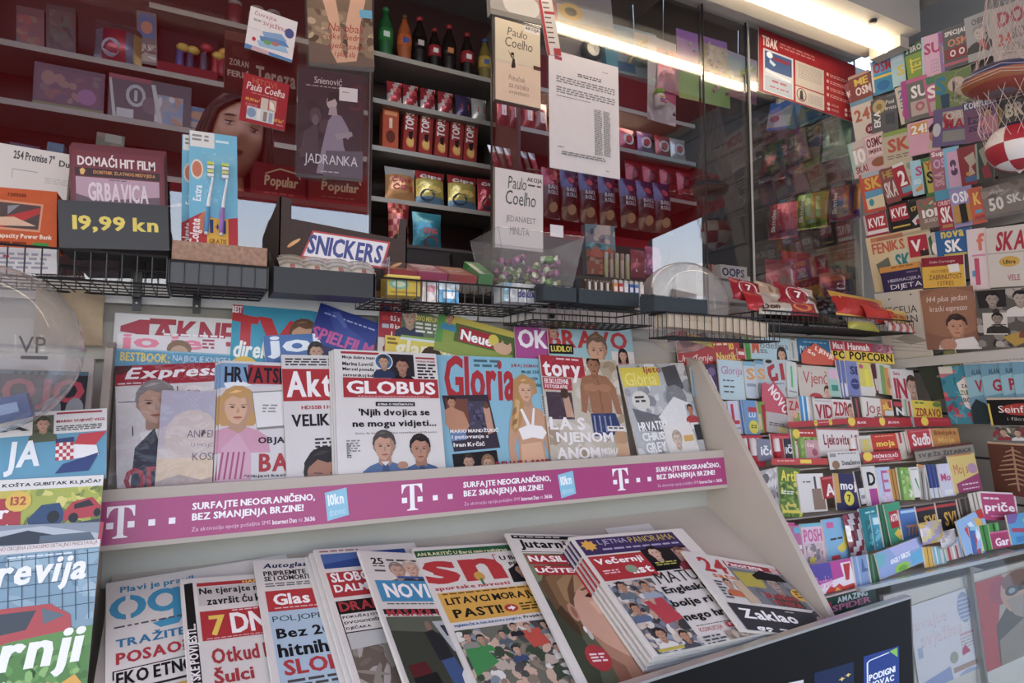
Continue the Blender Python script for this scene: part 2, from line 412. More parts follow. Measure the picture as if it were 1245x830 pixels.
# ---------------------------------------------------------------- the place
def plain(name, fn, kind='structure'):
    m = MB(); fn(m); return struct(m.build(name), kind)
plain('floor', lambda m: m.box(-14, 40, -30, 3.2, -1.24, -1.2, '8f8a84', 'stone'))
WALL = 'b4aea4'
def wall_front(m):
    m.box(-1.3, 2.5, 1.40, 1.44, -1.2, .15, WALL, 'paint')
    for k in range(6):                                             # slat grooves
        z = .10-k*.11
        m.box(1.2, 2.46, 1.3985, 1.40, z, z+.008, '4a4642', 'paint')
    m.box(-1.3, .60, 1.375, 1.40, .045, .115, 'bdb7ac', 'paint')
    m.box(.66, 1.22, 1.375, 1.40, .045, .115, 'bdb7ac', 'paint')
plain('wall_front', wall_front)
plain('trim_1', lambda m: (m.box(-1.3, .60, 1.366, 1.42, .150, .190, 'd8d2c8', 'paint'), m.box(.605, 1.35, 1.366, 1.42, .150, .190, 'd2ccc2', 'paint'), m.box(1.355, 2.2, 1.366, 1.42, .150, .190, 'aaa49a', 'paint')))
def wall_back(m): m.box(-1.3, 2.9, 2.98, 3.02, -1.2, 2.2, '3c2222', 'paint')  # dark red puts part of the awning's mirrored veil into the wall colour
plain('wall_back', wall_back)
plain('wall_left', lambda m: m.box(-1.34, -1.3, 1.36, 3.02, -1.2, 2.2, '6a5c56', 'paint'))
def wall_right(m):
    m.box(2.06, 2.10, 1.42, 3.02, -1.2, 2.2, '3a3230', 'paint')
    for k in range(10): m.box(2.058, 2.06, 1.42, 3.0, -.12+k*.14, -.11+k*.14, '1e1a18', 'paint')
plain('wall_right', wall_right)
plain('ceiling', lambda m: (m.box(-1.34, 2.9, 1.36, 3.02, 1.95, 2.0, '8a8078', 'paint'),
                            m.box(-2.2, 3.6, .80, 1.36, 1.20, 1.24, 'b9b0a4', 'paint')))
plain('trim_2', lambda m: (m.box(-1.34, 2.06, 1.335, 1.385, 1.145, 1.20, 'c9bfae', 'paint'), m.box(-1.34, 2.06, 1.30, 1.335, 1.165, 1.20, 'c4baa9', 'paint')))
plain('trim_3', lambda m: m.box(2.06, 3.2, 1.46, 1.5, -1.2, 1.2, '8d8378', 'paint'))
# glass front, each pane a few millimetres thick
for i, (a, b, y) in enumerate([(-1.3, .337, 1.36), (.635, 1.335, 1.36), (1.333, 1.53, 1.372), (1.528, 2.05, 1.36)]):
    g = plain('window_%d' % (i+1), lambda m: m.box(a, b, y, y+.004, .19, 1.16, 'fff', 'glass'))
    m = MB()
    for x in ((a, b) if i else (b,)): m.box(x-.0015, x+.0015, y-.0008, y+.0048, .19, 1.145, '2c2826' if i != 3 else 'a8a8a4', 'plastic')
    m.build('window_edge', g)
# roof flap of the kiosk over the buyer, a red cloth awning beyond it and the street behind
m = MB(); m.box(2.0, 3.4, .2, 1.3, 1.17, 1.2, '8c857d', 'paint'); m.box(1.98, 3.4, .85, .93, 1.13, 1.17, 'a0968a', 'paint')
struct(m.build('trim_4'))
def awn(m):
    n = 24
    for i in range(n):
        x0, x1 = -3.2+6.3*i/n, -3.2+6.3*(i+1)/n
        m.mesh([(x0, .78, 1.25), (x1, .78, 1.25), (x1, -1.05, 1.10), (x0, -1.05, 1.10)], [(0, 1, 2, 3)], 'c01820', 'awning')
        m.mesh([(x0, -1.05, 1.10), (x1, -1.05, 1.10), (x1, -1.08, 1.04), (x0, -1.08, 1.04)], [(0, 1, 2, 3)], 'c01820', 'awning')
        m.mesh([(x0, .78, 1.253), (x1, .78, 1.253), (x1, -1.055, 1.103), (x0, -1.055, 1.103)], [(3, 2, 1, 0)], 'c01820', 'awning')
m = MB(); awn(m); tag(m.build('awning'), 'red cloth awning over the pavement, mirrored in the kiosk glass', 'awning')
def house(x0, x1, y0, y1, h, col, label):
    m = MB(); m.box(x0, x1, y0, y1, -1.2, h, col, 'stone'); m.box(x0-.15, x1+.15, y0-.15, y1+.15, h, h+.15, '6a5a50', 'stone')
    o = m.build('building'); tag(o, label, 'building')
    nx = max(1, int((x1-x0)/1.6))
    for i in range(nx):
        for z in (.3, 3.0):
            if z+1.5 > h: continue
            q = MB(); xx = x0+(i+.5)*(x1-x0)/nx
            q.box(xx-.4, xx+.4, y1, y1+.05, z, z+1.4, '20242a', 'plastic'); q.box(xx-.46, xx+.46, y1, y1+.08, z-.06, z, 'b0a698', 'stone')
            q.build('window', o)
house(4.7, 7.25, -9, -6, 5.0, '4a3c36', 'dark brown house across the street, mirrored in the glass')
house(12.3, 30, -10, -6, 9.0, '3c3634', 'long dark house across the street, mirrored at the right')
# the lamp under the roof
lampth = empty('fluorescent_lamp', (1.0, 1.18, 1.06)); tag(lampth, 'long fluorescent lamp with white housing under the kiosk roof', 'lamp')
m = MB(); m.box(-.6, 1.97, 1.09, 1.27, 1.085, 1.2, 'cfc5b4', 'paint'); m.box(1.93, 1.975, 1.13, 1.23, 1.05, 1.085, 'cfc5b4', 'paint'); m.box(-.6, -.56, 1.13, 1.23, 1.05, 1.085, 'cfc5b4', 'paint'); m.build('housing', lampth)
m = MB(); m.tube([(-.56, 1.175, 1.063), (1.93, 1.175, 1.063)], .014, 'fff', 'tube', 10); m.build('lamp_tube', lampth)
m = MB(); m.tube([(1.78, 1.12, 1.10), (1.78, 1.12, 1.078)], .012, '3a342e', 'plastic', 10); m.build('starter', lampth)
# leaning slatted flap at the right that carries puzzle magazines and books
DY, DL = math.radians(4.4), math.radians(14)
dt = V((math.sin(DY), -math.cos(DY), 0)); dh = V((-math.cos(DY), -math.sin(DY), 0))
dn = dh*math.cos(DL)-UP*math.sin(DL); dv = UP*math.cos(DL)+dh*math.sin(DL)
DP = Plane((2.0, 1.36, 1.0), dn)
m = MB(); O = V((2.0, 1.36, 1.0))-dn*.06-dv*1.7+dt*.02
m.obox(O, dt, dv, dn, .66, 1.75, .025, '9a9187', 'paint')
for k in range(11): m.obox(O+dn*.025+dv*(.25+.15*k), dt, dv, dn, .66, .008, .0006, '3a3530', 'paint')
o = struct(m.build('door_1'))
# ---------------------------------------------------------------- the newspaper stand under the window
BEIGE = 'b8ac9e'
stand = empty('newspaper_stand', (.55, 1.1, -1.2))
tag(stand, 'wide beige and black newspaper stand with a pink advert strip below the window', 'newspaper stand')
def extr(m, prof, x0, x1, col, mat):
    n = len(prof); vs = [(x0, y, z) for y, z in prof]+[(x1, y, z) for y, z in prof]
    m.mesh(vs, [tuple(range(n)), tuple(range(n, 2*n))[::-1]]+[(i, n+i, n+(i+1) % n, (i+1) % n) for i in range(n)], col, mat)
CH = [(1.36, .078), (1.30, .062), (1.048, -.306), (.905, -.520), (.905, -1.19), (1.36, -1.19)]
m = MB(); extr(m, CH, 1.23, 1.247, BEIGE, 'paint'); m.build('side_panel', stand)
m = MB(); extr(m, [(1.345, .075), (1.30, .062), (1.205, -.20), (1.11, -.46), (1.09, -1.19), (1.345, -1.19)], -.141, -.129, BEIGE, 'paint'); m.build('side_panel', stand)
m = MB(); extr(m, [(1.288, -.25), (1.348, -.025), (1.356, -.025), (1.298, -.25)], -.129, 1.23, BEIGE, 'paint'); m.build('back_panel', stand)
m = MB(); extr(m, [(1.2165, -.172), (1.2125, -.172), (1.199, -.266), (1.276, -.274), (1.276, -.262), (1.206, -.256)], -.129, 1.23, BEIGE, 'paint'); m.build('holder_lip', stand)
m = MB(); extr(m, [(1.274, -.266), (1.272, -.345), (1.284, -.345), (1.284, -.266)], -.129, 1.23, 'a5a398', 'paint'); m.build('riser', stand)
# front board, turned a little against the window
fa, fb = V((-.135, .804, 0)), V((1.460, .900, 0)); fu = (fb-fa).normalized(); fn_ = V((fu.y, -fu.x, 0)); FW = (fb-fa).length
m = MB(); m.obox(fa+V((0, 0, -1.19)), fu, UP, fn_, FW, .709, .014, '0e0d0c', 'paint'); board = m.build('front_panel', stand)
m = MB(); m.obox(fa+V((0, 0, -.485)), fu, UP, fn_, FW, .005, .016, 'd9d4cc', 'metal'); m.build('edge_rail', stand)
m = MB(); m.obox(fb+V((0, 0, -1.19))-fu*.001, fu, UP, fn_, .006, .709, .014, '6e665e', 'plastic'); m.build('edge_band', stand)
m = MB(); tz = lambda y: -.330-(1.262-y)*.53
q = [(-.114, 1.274), (1.23, 1.274), (1.23, .888), (-.114, .806)]
m.mesh([(x, y, tz(y)) for x, y in q]+[(x, y, tz(y)-.012) for x, y in q], [(3, 2, 1, 0), (4, 5, 6, 7), (0, 1, 5, 4), (1, 2, 6, 5), (2, 3, 7, 6), (3, 0, 4, 7)], BEIGE, 'paint'); m.build('tray', stand)
# stickers on the front board
FPL = Plane(fa+fn_*.014, fn_)
def stick(name, TL, TR, BL, base, art, label, eh=1.6):
    O, u, v, n, w, h = frame(FPL, TL, TR, BL, .0003); top = O+v*h
    S = lambda fx, fy, k=0: top+u*(w*fx)-v*(h*fy)+n*k
    q = MB(); q.face([S(0, eh), S(1, eh), S(1, 0), S(0, 0)], base, 'gloss'); q.face([S(0, eh, -.0002), S(0, 0, -.0002), S(1, 0, -.0002), S(1, eh, -.0002)], base, 'gloss')
    ik = Ink(q, S, w, h, 'gloss'); ik.ym = eh; ik.draw(art); o = q.build(name, board); o['label'] = label
stick('sticker', (1050, 798), (1093, 785), (1050, 830), '1d3f8c', [P('e8ecf4', (.08, .28), (.16, .2), (.70, .12), (.72, .155), (.17, .24), (.12, .3), (.12, 1.6), (.08, 1.6)), P('8cc63f', (.72, .1), (.95, .04), (.95, .42)),
      T('PODIGNI', .14, .75, .88, 1.0, 'fff', rot=-.02), T('NOVAC', .14, 1.06, .84, 1.3, 'fff')], 'blue sticker with white lettering and a green corner')
stick('sticker', (990, 818), (1038, 804), (990, 845), '16284e', [P('e8c860', (.66, .62), (.69, .56), (.72, .62), (.78, .65), (.72, .68), (.69, .76), (.66, .68), (.6, .65)), P('e8c860', (.82, .52), (.85, .46), (.88, .52), (.94, .55), (.88, .58), (.85, .66), (.82, .58), (.76, .55))], 'dark blue sticker with small gold stars')
stick('sticker', (945, 833), (977, 826), (945, 850), 'd8d4d0', [R(.0, .3, 1, .6, 'b02828')], 'white and red sticker')
# pink advert strip
def tmark(x, y0, y1, W):      # slab-serif T with squares; x = left, W = width
    h = y1-y0; X = lambda t: x+W*t; Y = lambda t: y0+h*t
    return [P('f4eef2', (X(0), Y(0)), (X(1), Y(0)), (X(1), Y(.34)), (X(.96), Y(.34)), (X(.88), Y(.16)), (X(.76), Y(.07)), (X(.61), Y(.05)), (X(.61), Y(.88)), (X(.64), Y(.94)), (X(.76), Y(.96)), (X(.76), Y(1)),
              (X(.24), Y(1)), (X(.24), Y(.96)), (X(.36), Y(.94)), (X(.39), Y(.88)), (X(.39), Y(.05)), (X(.24), Y(.07)), (X(.12), Y(.16)), (X(.04), Y(.34)), (X(0), Y(.34))),
            R(X(0), Y(.5), X(.25), Y(.7), 'f4eef2'), R(X(.75), Y(.5), X(1), Y(.7), 'f4eef2'), R(X(1.5), Y(.5), X(1.75), Y(.7), 'f4eef2'), R(X(2.25), Y(.5), X(2.5), Y(.7), 'f4eef2')]
O, u, v, n, w_, h_ = V((-.127, 1.2005, -.258)), V((1, 0, 0)), V((0, .1423, .9898)), V((0, -.9898, .1423)), 1.355, .068
top = O+v*h_+n*.0012
S = lambda fx, fy, k=0: top+u*(w_*fx)-v*(h_*fy)+n*k
m = MB(); m.obox(O, u, v, n, w_, h_, .0012, 'ac3a78', 'gloss'); ink = Ink(m, S, w_, h_, 'gloss')
xs = lambda px: (atx(px, 600, 0).x if False else (math.tan(YAW+math.atan((px-622.5)/FPX))*1.206+.127)/w_)
for a, b, c, d, e in ((137.7, 171.5, 239.7, 386.5, 398), (490, 514.8, 563.9, 669, 677.5), (742.9, 761.5, 795.3, 872.5, None)):
    ink.draw(tmark(xs(a), .12, .86, xs(b)-xs(a)))
    x0, x1 = xs(c), xs(d); L = x1-x0
    ink.draw([T('SURFAJTE NEOGRANIČENO,', x0, .12, x1, .40, 'f6f2f4'), T('BEZ SMANJENJA BRZINE!', x0, .43, x0+L*.90, .66, 'f6f2f4'), T('Za aktivaciju opcije pošaljite SMS', x0, .77, x0+L*.62, .90, 'e4bcd6', 0), T('Internet Dan', x0+L*.635, .77, x0+L*.84, .89, 'f0e0ea'), T('na', x0+L*.855, .80, x0+L*.89, .88, 'e4bcd6', 0), T('3636', x0+L*.905, .77, x1, .89, 'f0e0ea')])
    if e:
        x0 = xs(e); L = .0295
        ink.draw([P('84c3dc', (x0, .18), (x0+L, .08), (x0+L*1.1, .82), (x0+L*.12, .93)), T('10kn', x0+L*.14, .22, x0+L*.86, .52, 'f2f8fa', 1, 0, -.1), T('dnevno', x0+L*.2, .6, x0+L*.94, .80, 'bfe2ee', 0, 0, -.1)])
o = m.build('advert_strip', stand); o['label'] = 'pink advert strip with white lettering'
# ---------------------------------------------------------------- magazines standing on the stand
FT, UT = lean(1.262, -.2, 16), lean(1.345, 0, 8)
def film(root, TL, TR, BL, pl, k=.012, nx=10, ny=12, amp=.002, mat='film'):
    O, u, v, n, w, h = frame(pl.off(k), TL, TR, BL); m = MB()
    vs = [O+u*(w*i/nx)+v*(h*j/ny)+n*(amp*math.sin(i*2.1+j*1.3)+amp*.6*math.sin(j*2.7-i)) for j in range(ny+1) for i in range(nx+1)]
    m.mesh(vs, [(j*(nx+1)+i, j*(nx+1)+i+1, (j+1)*(nx+1)+i+1, (j+1)*(nx+1)+i) for j in range(ny) for i in range(nx)], 'fff', mat, True)
    return m.build('plastic_sleeve', root)
G1, G2 = 'magazines in the front row of the stand', 'magazines in the back row of the stand'
def fm(*a, **k): k.setdefault('th', .005); return sheet('magazine', FT.off(k.pop('k', 0)), *a, 'magazine', G1, **k)
# back row first
def um(*a, **k): k.setdefault('th', .004); k.setdefault('eh', 1.35); k.setdefault('lift', .005); return sheet('magazine', UT, *a, 'magazine', G2, **k)
um((140, 380), (284, 388), (140, 425), 'd8d4d0', [R(.28, .1, .5, .26, 'a8303c'), P('b03040', (.05, .35), (.2, .15), (.28, .15), (.28, .75), (.05, .75), (.05, .62), (.18, .55), (.05, .5)), T('AKNE', .29, .12, 1.02, .8, 'b03040', 1, .1), N(.4, .5, .95, .8, 3, 'f0e4e4')],
   'pale magazine with tall dark red capitals, topmost at the left end of the back row', ew=1.05, lift=.002)
um((143, 405), (262, 411), (143, 428), 'e4dcdc', [T('jolie', .02, -.05, .86, .95, 'f08098'), E(.62, .7, .13, .5, '8a6a4a'), E(.62, .85, .09, .35, 'c8a080'), N(.86, .1, .99, .7, 3, 'b04050')],
   'white magazine with pink lowercase title in front of the dark red capitals', ew=1.15, lift=.012)
um((283, 370), (384, 378), (285, 440), '2f9ab8', [R(0, 0, .12, .18, 'c83038'), T('BEST', .0, .02, .11, .14, 'fff'), P('c02830', (.0, .14), (.32, .2), (.3, .32), (.22, .32), (.22, .72), (.1, .7), (.1, .3), (.0, .28)), P('c02830', (.3, .17), (.46, .2), (.55, .5), (.68, .22), (.8, .24), (.6, .75), (.46, .72)), T('direkt', .02, .62, .55, .92, 'f4f4ea', 1, .2), E(.16, 1.05, .15, .16, 'e8c020'), F(.86, .5, .62, 'c89a78', '6a4a34')],
   'teal magazine with red capitals and a brown haired face', ew=1.1, eh=1.2, lift=.004)
um((320, 408), (440, 403), (320, 432), '4a72b0', [T('jolie', .02, .0, .95, 1.2, 'e8eef4'), F(.5, .95, .9, 'c8987a', '30211c', None, .7), N(.78, .02, .98, .14, 1, 'c8d8ea')],
   'blue magazine with white lowercase title and a dark haired woman', lift=.014, ew=1.0, eh=1.5)
um((390, 368), (463, 394), (379, 424), '2f3f8e', [P('3a4fa0', (.1, .05), (.5, .3), (.9, .5), (1, 1), (.4, .6)), T('SPIELFILM', .0, .5, 1.0, .78, 'c8549a', 1, .1), N(.1, .16, .98, .22, 1, 'a8b4dc'), P('5468b4', (.2, .1), (.32, .05), (.5, .3), (.46, .36)), R(0, .85, 1, 1.5, '30305a')],
   'tilted dark blue magazine with purple lettering', lift=.007, eh=1.1)
um((462, 366), (534, 376), (463, 422), 'd4c8c0', [R(0, .02, .36, .78, 'b02c38'), T('1 KM', .18, .08, .34, .2, 'f0e8e4'), T('0.5 €', .18, .28, .34, .4, 'f0e8e4'), T('10 kn', .18, .46, .34, .57, 'f0e8e4'), T('1 €', .2, .63, .32, .74, 'f0e8e4'), R(.05, .1, .16, .2, '3a4a90'), R(.05, .3, .16, .4, 'd04040'), R(.05, .48, .16, .57, 'c0c0d0'), R(.36, .02, 1, .68, '6a7a5c'), F(.5, .26, .4, 'd0a890', 'd8d8d4', '3a4258'), T('DIVO MERLIN', .6, .2, .98, .32, 'e8d860'), N(.6, .36, .98, .62, 3, 'e8e4d8'), T('Gala', .04, .8, .9, 1.2, 'b02c38', 1, .2), R(.36, .68, 1, .8, '8ab048')],
   'magazine with a column of prices in red and a white bearded man', ew=1.02, eh=1.2, lift=.006)
um((469, 407), (568, 419), (471, 432), 'e0cc48', [R(0, 0, .16, .6, 'e8c838'), N(.02, .1, .14, .5, 2, '8a6a30'), T('glamour', .1, .1, .98, 1.2, 'f0ead0', 1, .1), E(.55, 1.0, .14, .7, '4a3428'), R(.17, .0, 1, .12, 'd8e0e4')],
   'yellow magazine low in front of the price column', lift=.014, eh=1.4)
um((534, 379), (627, 404), (528, 414), '8ea040', [R(0, 0, .08, 1, '5a9a48'), P('c8b440', (.1, .0), (1, .0), (1, .28), (.1, .28)), R(.22, .22, 1, .85, '566a34'), P('b02834', (.28, .3), (.72, .3), (.72, .8), (.28, .8)), T('Neue', .3, .38, .7, .74, 'fff'), E(.72, .48, .07, .2, 'e0c83c'), E(.85, .7, .12, .2, 'd8a888'), P('d8a888', (.78, .7), (.84, .4), (.88, .62), (.95, .42), (.98, .7)), F(.14, .1, .34, 'c89070', '382820', '3a8ab0')],
   'tilted green and yellow magazine with white title on red and a hand', lift=.007, eh=1.3)
um((625, 391), (668, 394), (627, 424), 'b04a90', [R(0, 0, .45, .16, '2a7ab0'), T('BEST', .03, .03, .4, .14, 'fff'), T('OK!', .08, .25, 1.05, .95, 'f4ecf0'), P('c8a8b8', (.6, .0), (.9, .1), (.95, .3), (.7, .2))],
   'magenta magazine with white capitals, left of the light blue one', ew=1.15, eh=1.4, lift=.004)
um((665, 391), (767, 397), (668, 434), '9cc4cc', [P('7ea840', (.08, .0), (.32, 0), (.32, .15), (.08, .15)), R(.32, .02, .58, .17, 'd03c48'), T('Umri sretan', .34, .05, .56, .14, 'fff'), T('Broj 300', .6, .04, .76, .14, '3a4a50', 0), T('BRAVO', .0, .2, .93, .72, 'c23438'), F(.06, .12, .5, 'd0a088', '2a2024'), F(.55, .75, .9, 'd4a284', '7a6048', '6a7478'), R(.0, .62, .27, .9, '1c1a1a'), T('LUDILO!', .02, .67, .25, .84, 'e8d040'), R(.72, .78, 1.0, 1.3, 'e4d8d4'), F(.86, .9, .36, 'd0a088', '241a1c', 'b0405a', .8)],
   'light blue magazine with red capitals and a short haired boy', ew=1.0, eh=1.35, lift=.009)
# front row
um((141, 423), (322, 433), (141, 442), '4f9cc0', [R(0, .0, 1, .12, '78b4cc'), T('BESTBOOK:', .03, .2, .34, .8, 'e8d24c'), T('NAJBOLJE KNJIGE NA KIOSKU', .36, .25, .98, .78, 'c8dce8', 0), P('b03440', (-.02, 0), (.0, 0), (.0, 1), (-.02, 1))],
   'light blue banner card with yellow lettering above the red masthead', lift=.016, eh=1.3)
o = fm((140, 445), (268, 440), (138, 593), 'd8d4d2', [R(0, .0, 1.2, .175, 'a81f30'), T('Express', .07, .02, 1.02, .15, 'f4eeee', 1, .22), N(.02, .15, .3, .17, 1, 'e8c8cc'), E(.02, -.02, .14, .1, '5a3434'),
       R(.02, .31, .27, .317, '2a2626'), R(.26, .24, .27, .317, '2a2626'), R(.56, .2, .57, .3, '2a2626'), F(.36, .33, .36, 'c49a80', '8a8480'), P('e8e4e2', (.2, .58), (.52, .54), (.5, .8), (.3, .8)), P('2a2c3a', (.12, .98), (.16, .7), (.34, .55), (.4, .75), (.5, .62), (.56, .7), (.56, 1.1), (.12, 1.1)), R(.14, .52, .15, .6, '2a2626'), T('OD', .06, .86, .42, 1.06, 'b02030'), R(.45, .9, .5, 1.0, 'b02030'), E(.72, .26, .1, .06, 'e8e0dc'), T('Bijelo', .66, .24, .78, .28, '6a4040')],
       'red masthead magazine with a grey haired man in a suit, wrapped with a book', ew=1.18, eh=1.06, lift=.006)
film(o, (151, 420), (264, 427), (152, 590), FT, .030)
sheet('book', FT.off(.015), (197, 474), (263, 476), (196, 592), 'd9cdc4', [P('b8b4c4', (0, .0), (1.1, 0), (1.1, .34), (.5, .3), (0, .4)), P('c8bcc2', (0, .4), (.5, .3), (1.1, .34), (1.1, .6), (0, .62)), E(.6, .5, .5, .3, 'd4c4bc'), P('e0c8a8', (0, .72), (1.1, .7), (1.1, 1.1), (0, 1.1)), P('b8a49c', (0, .95), (.4, .88), (.8, .94), (1.1, .9), (1.1, 1.1), (0, 1.1)), T('ANĐELI', .5, .42, 1.05, .50, '6c6470', 0), T('U MOJOJ', .58, .56, 1.05, .61, '8a808a', 0), T('KOSI', .62, .66, 1.0, .74, '6c6470', 0)],
      'pale book with a misty sky cover packed in front of the grey haired man', 'book', None, th=.009, ew=1.0, eh=1.05)
o = fm((269, 438), (345, 441), (270, 583), 'd6d2d2', [P('7aa2c8', (0, .02), (.5, .02), (.56, .2), (0, .24)), P('e8eef2', (.05, .2), (.3, .17), (.5, .21), (.1, .25)), R(.42, .03, 1.6, .2, 'a8262e'), T('HRVATSKI', .06, .05, 1.12, .19, '20202c'), T('tjednik', .5, .2, .9, .225, 'b8c4d4', 0),
       F(.28, .4, .3, 'dcae8c', 'c89a58', 'd49ab0', .55), P('d8a8bc', (.0, 1.05), (.05, .75), (.3, .62), (.5, .8), (.5, 1.05)), *[P('b05078', (.06+.08*i, .78), (.09+.08*i, .78), (.04+.08*i, 1.0), (.01+.08*i, 1.0)) for i in range(5)], P('8a8884', (.48, .27), (1.0, .25), (1.1, .58), (.58, .6)), P('e4e2e0', (.5, .28), (.98, .26), (1.06, .56), (.58, .58)), N(.66, .38, .9, .46, 3, '9a9a9a'),
       T('OBJAVLJU', .6, .66, 1.4, .73, '1e1c1e'), T('BAND', .62, .8, 1.6, .95, 'b02428'), T('"Objavi kazivanje', .4, .97, 1.3, 1.0, '3a3838')],
       'magazine with a blonde woman in a striped pink blouse, topmost of three copies', ew=1.45, eh=1.08, k=.016)
for k, t in ((1, 'upper'), (2, 'lower')):
    copy_thing(o, -V(o['_u'])*.0045*k-V(o['_n'])*.0075*k, 'magazine copy showing only its dark edge, %s of two behind the striped blouse cover' % t)
fm((342, 431), (410, 432), (347, 582), 'd8d4d2', [N(.06, .03, .98, .1, 3, '3a3838'), R(0, .12, 2, .39, 'b42a30'), T('Aktual', .06, .14, 1.4, .36, 'f4f0f0'), T('HDSSB I HDZ SPREMAJU', .3, .43, 1.6, .47, 'a83038'), T('VELIKA', .12, .5, .98, .6, '1c1a1c'), T('KOALICIJA', 1.0, .5, 2, .6, '1c1a1c'), N(.5, .7, 1.0, .82, 4, '3a3838'), F(.66, 1.0, .42, 'a8765c', '28221f')],
   'magazine with white title on red and the top of a dark haired head', ew=1.7, eh=1.08, lift=.014, k=.014)
o = fm((406, 424), (530, 430), (413, 577), 'dcd8d4', [R(.06, .015, .42, .035, 'b02c34'), T('Moje dobra mama', .07, .05, .4, .085, '201e1e'), T('Marina Lovrić', .07, .1, .36, .135, '201e1e'), T('Merzel ponaša u', .07, .15, .4, .185, '201e1e'), T('zatvorskoj kuhinji', .07, .2, .42, .235, '201e1e'), R(.43, .02, .76, .215, '2a2a2e'), F(.64, .12, .14, 'b08068', '2a2022', '1c1c24'), E(.46, .09, .09, .075, 'e4e0dc'), E(.46, .09, .08, .066, '3a6a98'), F(.46, .09, .11, 'c09878', '3a3a3a', '2a3a58'), R(.78, .04, .98, .055, 'a83038'), T('VESNA PUSIĆ', .78, .065, .98, .085, 'a83038'), N(.79, .1, .98, .24, 5, '242222'),
       R(.07, .235, .99, .40, 'b02a32'), T('GLOBUS', .1, .26, .96, .37, 'f6f2f0'), N(.2, .385, .9, .395, 1, 'e0b8b8'), R(.36, .435, .74, .47, '201e1e'), T('ISTINA O TREĆEM PUTU', .38, .442, .72, .462, 'f0ecec'), T("'Njih dvojica se", .2, .49, .88, .565, '1c1a1a'), T('ne mogu vidjeti...', .14, .585, .94, .655, '1c1a1a'), T('Samo da će ići u koaliciju razumljeno od 25 posto', .16, .68, .94, .70, '3a3838', 0), N(.08, .74, .2, .84, 5, '8a8888'), R(.08, .77, .12, .88, 'c8c4c0'), N(.08, .77, .12, .88, 9, '2a2828'),
       F(.42, .79, .23, 'c8997e', '4e4844', '4f6d9a'), F(.76, .82, .22, 'b8876c', '241f1e', '46648f'), P('3c5680', (.40, .93), (.44, .93), (.5, 1.1), (.36, 1.1)), P('35507a', (.74, .96), (.79, .96), (.82, 1.1), (.72, 1.1)), P('dcd8d4', (.38, .915), (.46, .915), (.42, .95)), E(.58, .95, .05, .03, 'b8876c')],
       'white news magazine with two men in denim shirts, topmost of its copies', eh=1.1, lift=.013, k=.030)
for k, t in ((1, 'first'), (2, 'second')):
    copy_thing(o, -V(o['_u'])*.003*k-V(o['_n'])*.0075*k, 'white news magazine copy, %s below the cover with two men in denim shirts' % t)
B = '84bcd2'
fm((530, 431), (655, 436), (543, 570), B, [T('Gloria', .04, .0, .74, .42, 'b42a34', 1, .16), N(.34, .03, .62, .12, 2, '4a6a78'), T('JURAJ ZIGMAN', .7, .06, .98, .10, 'a03848'), T('Mojih 250', .8, .12, .98, .16, '30484f'), T('kreacija', .8, .18, .96, .22, '30484f'), T('za Aidu', .82, .24, .98, .28, '30484f'),
       P('3a3440', (.02, .37), (.44, .36), (.5, .84), (.08, .86)), P('7a4a3c', (.05, .4), (.25, .4), (.28, .6), (.05, .62)), F(.1, .43, .1, 'c08a68', '2a201c'), P('c08a68', (.03, .5), (.09, .47), (.2, .52), (.24, .64), (.2, .7), (.08, .7), (.03, .62)), P('6a8ab8', (.06, .68), (.2, .68), (.2, .76), (.07, .77)), M(.24, .42, .42, .7, '4a4658 5a5878 38344a', 30), P('c8987c', (.38, .48), (.44, .48), (.46, .7), (.40, .72)), E(.41, .46, .025, .03, '6a4a34'), T('MARIO MANDŽUKIĆ', .06, .66, .5, .70, 'ece8e4'), T('i putovanje s', .07, .72, .4, .76, 'ece8e4'), T('Ivan Krčić', .08, .78, .36, .82, 'ece8e4'),
       P('1c1a1c', (.06, .88), (.46, .86), (.47, 1.06), (.07, 1.06)), F(.2, .95, .13, 'c09a80', '3a2a22', '161618'), F(.37, .97, .13, 'cca084', '8a6a4a', '5a4a44', .4),
       P('c99a78', (.62, .60), (.66, .5), (.8, .46), (.94, .5), (1.0, .62), (1.04, .9), (1.1, 1.08), (1.0, 1.08), (.93, .78), (.92, .74), (.94, 1.08), (.66, 1.08), (.68, .8), (.67, .74), (.64, .85), (.66, 1.08), (.58, 1.08), (.58, .8)), P('dfb08c', (.7, .82), (.9, .8), (.93, 1.08), (.68, 1.08)), P('c99a78', (.75, .38), (.86, .38), (.87, .5), (.74, .5)),
       P('b98d52', (.68, .36), (.70, .22), (.80, .155), (.92, .22), (.93, .34), (.8, .4), (.72, .64), (.66, .72), (.62, .66), (.66, .5)), P('d2ac70', (.70, .4), (.74, .42), (.69, .66), (.65, .68)), P('96703e', (.66, .5), (.70, .47), (.69, .53), (.65, .56)), P('96703e', (.65, .6), (.70, .58), (.68, .63), (.63, .65)), F(.815, .315, .22, 'd8aa88', 'b98d52'), P('f0ecea', (.69, .68), (.8, .64), (.93, .66), (.97, .72), (.92, .78), (.82, .76), (.72, .78)), P('f0ecea', (.73, .5), (.755, .49), (.82, .66), (.79, .68)), P('f0ecea', (.88, .49), (.86, .49), (.82, .66), (.845, .68)), P('f0ecea', (.66, 1.0), (.8, 1.08), (.97, 1.02), (1, 1.1), (.64, 1.1)),
       R(.96, .36, 1.0, .56, 'dcdcd8'), N(.965, .37, .995, .55, 12, '2a2a2a'), T('RENATA SOPEK', .44, .96, 1.0, 1.06, 'a83040')],
   'light blue magazine with a blonde woman in a white bikini', eh=1.1, lift=.012)
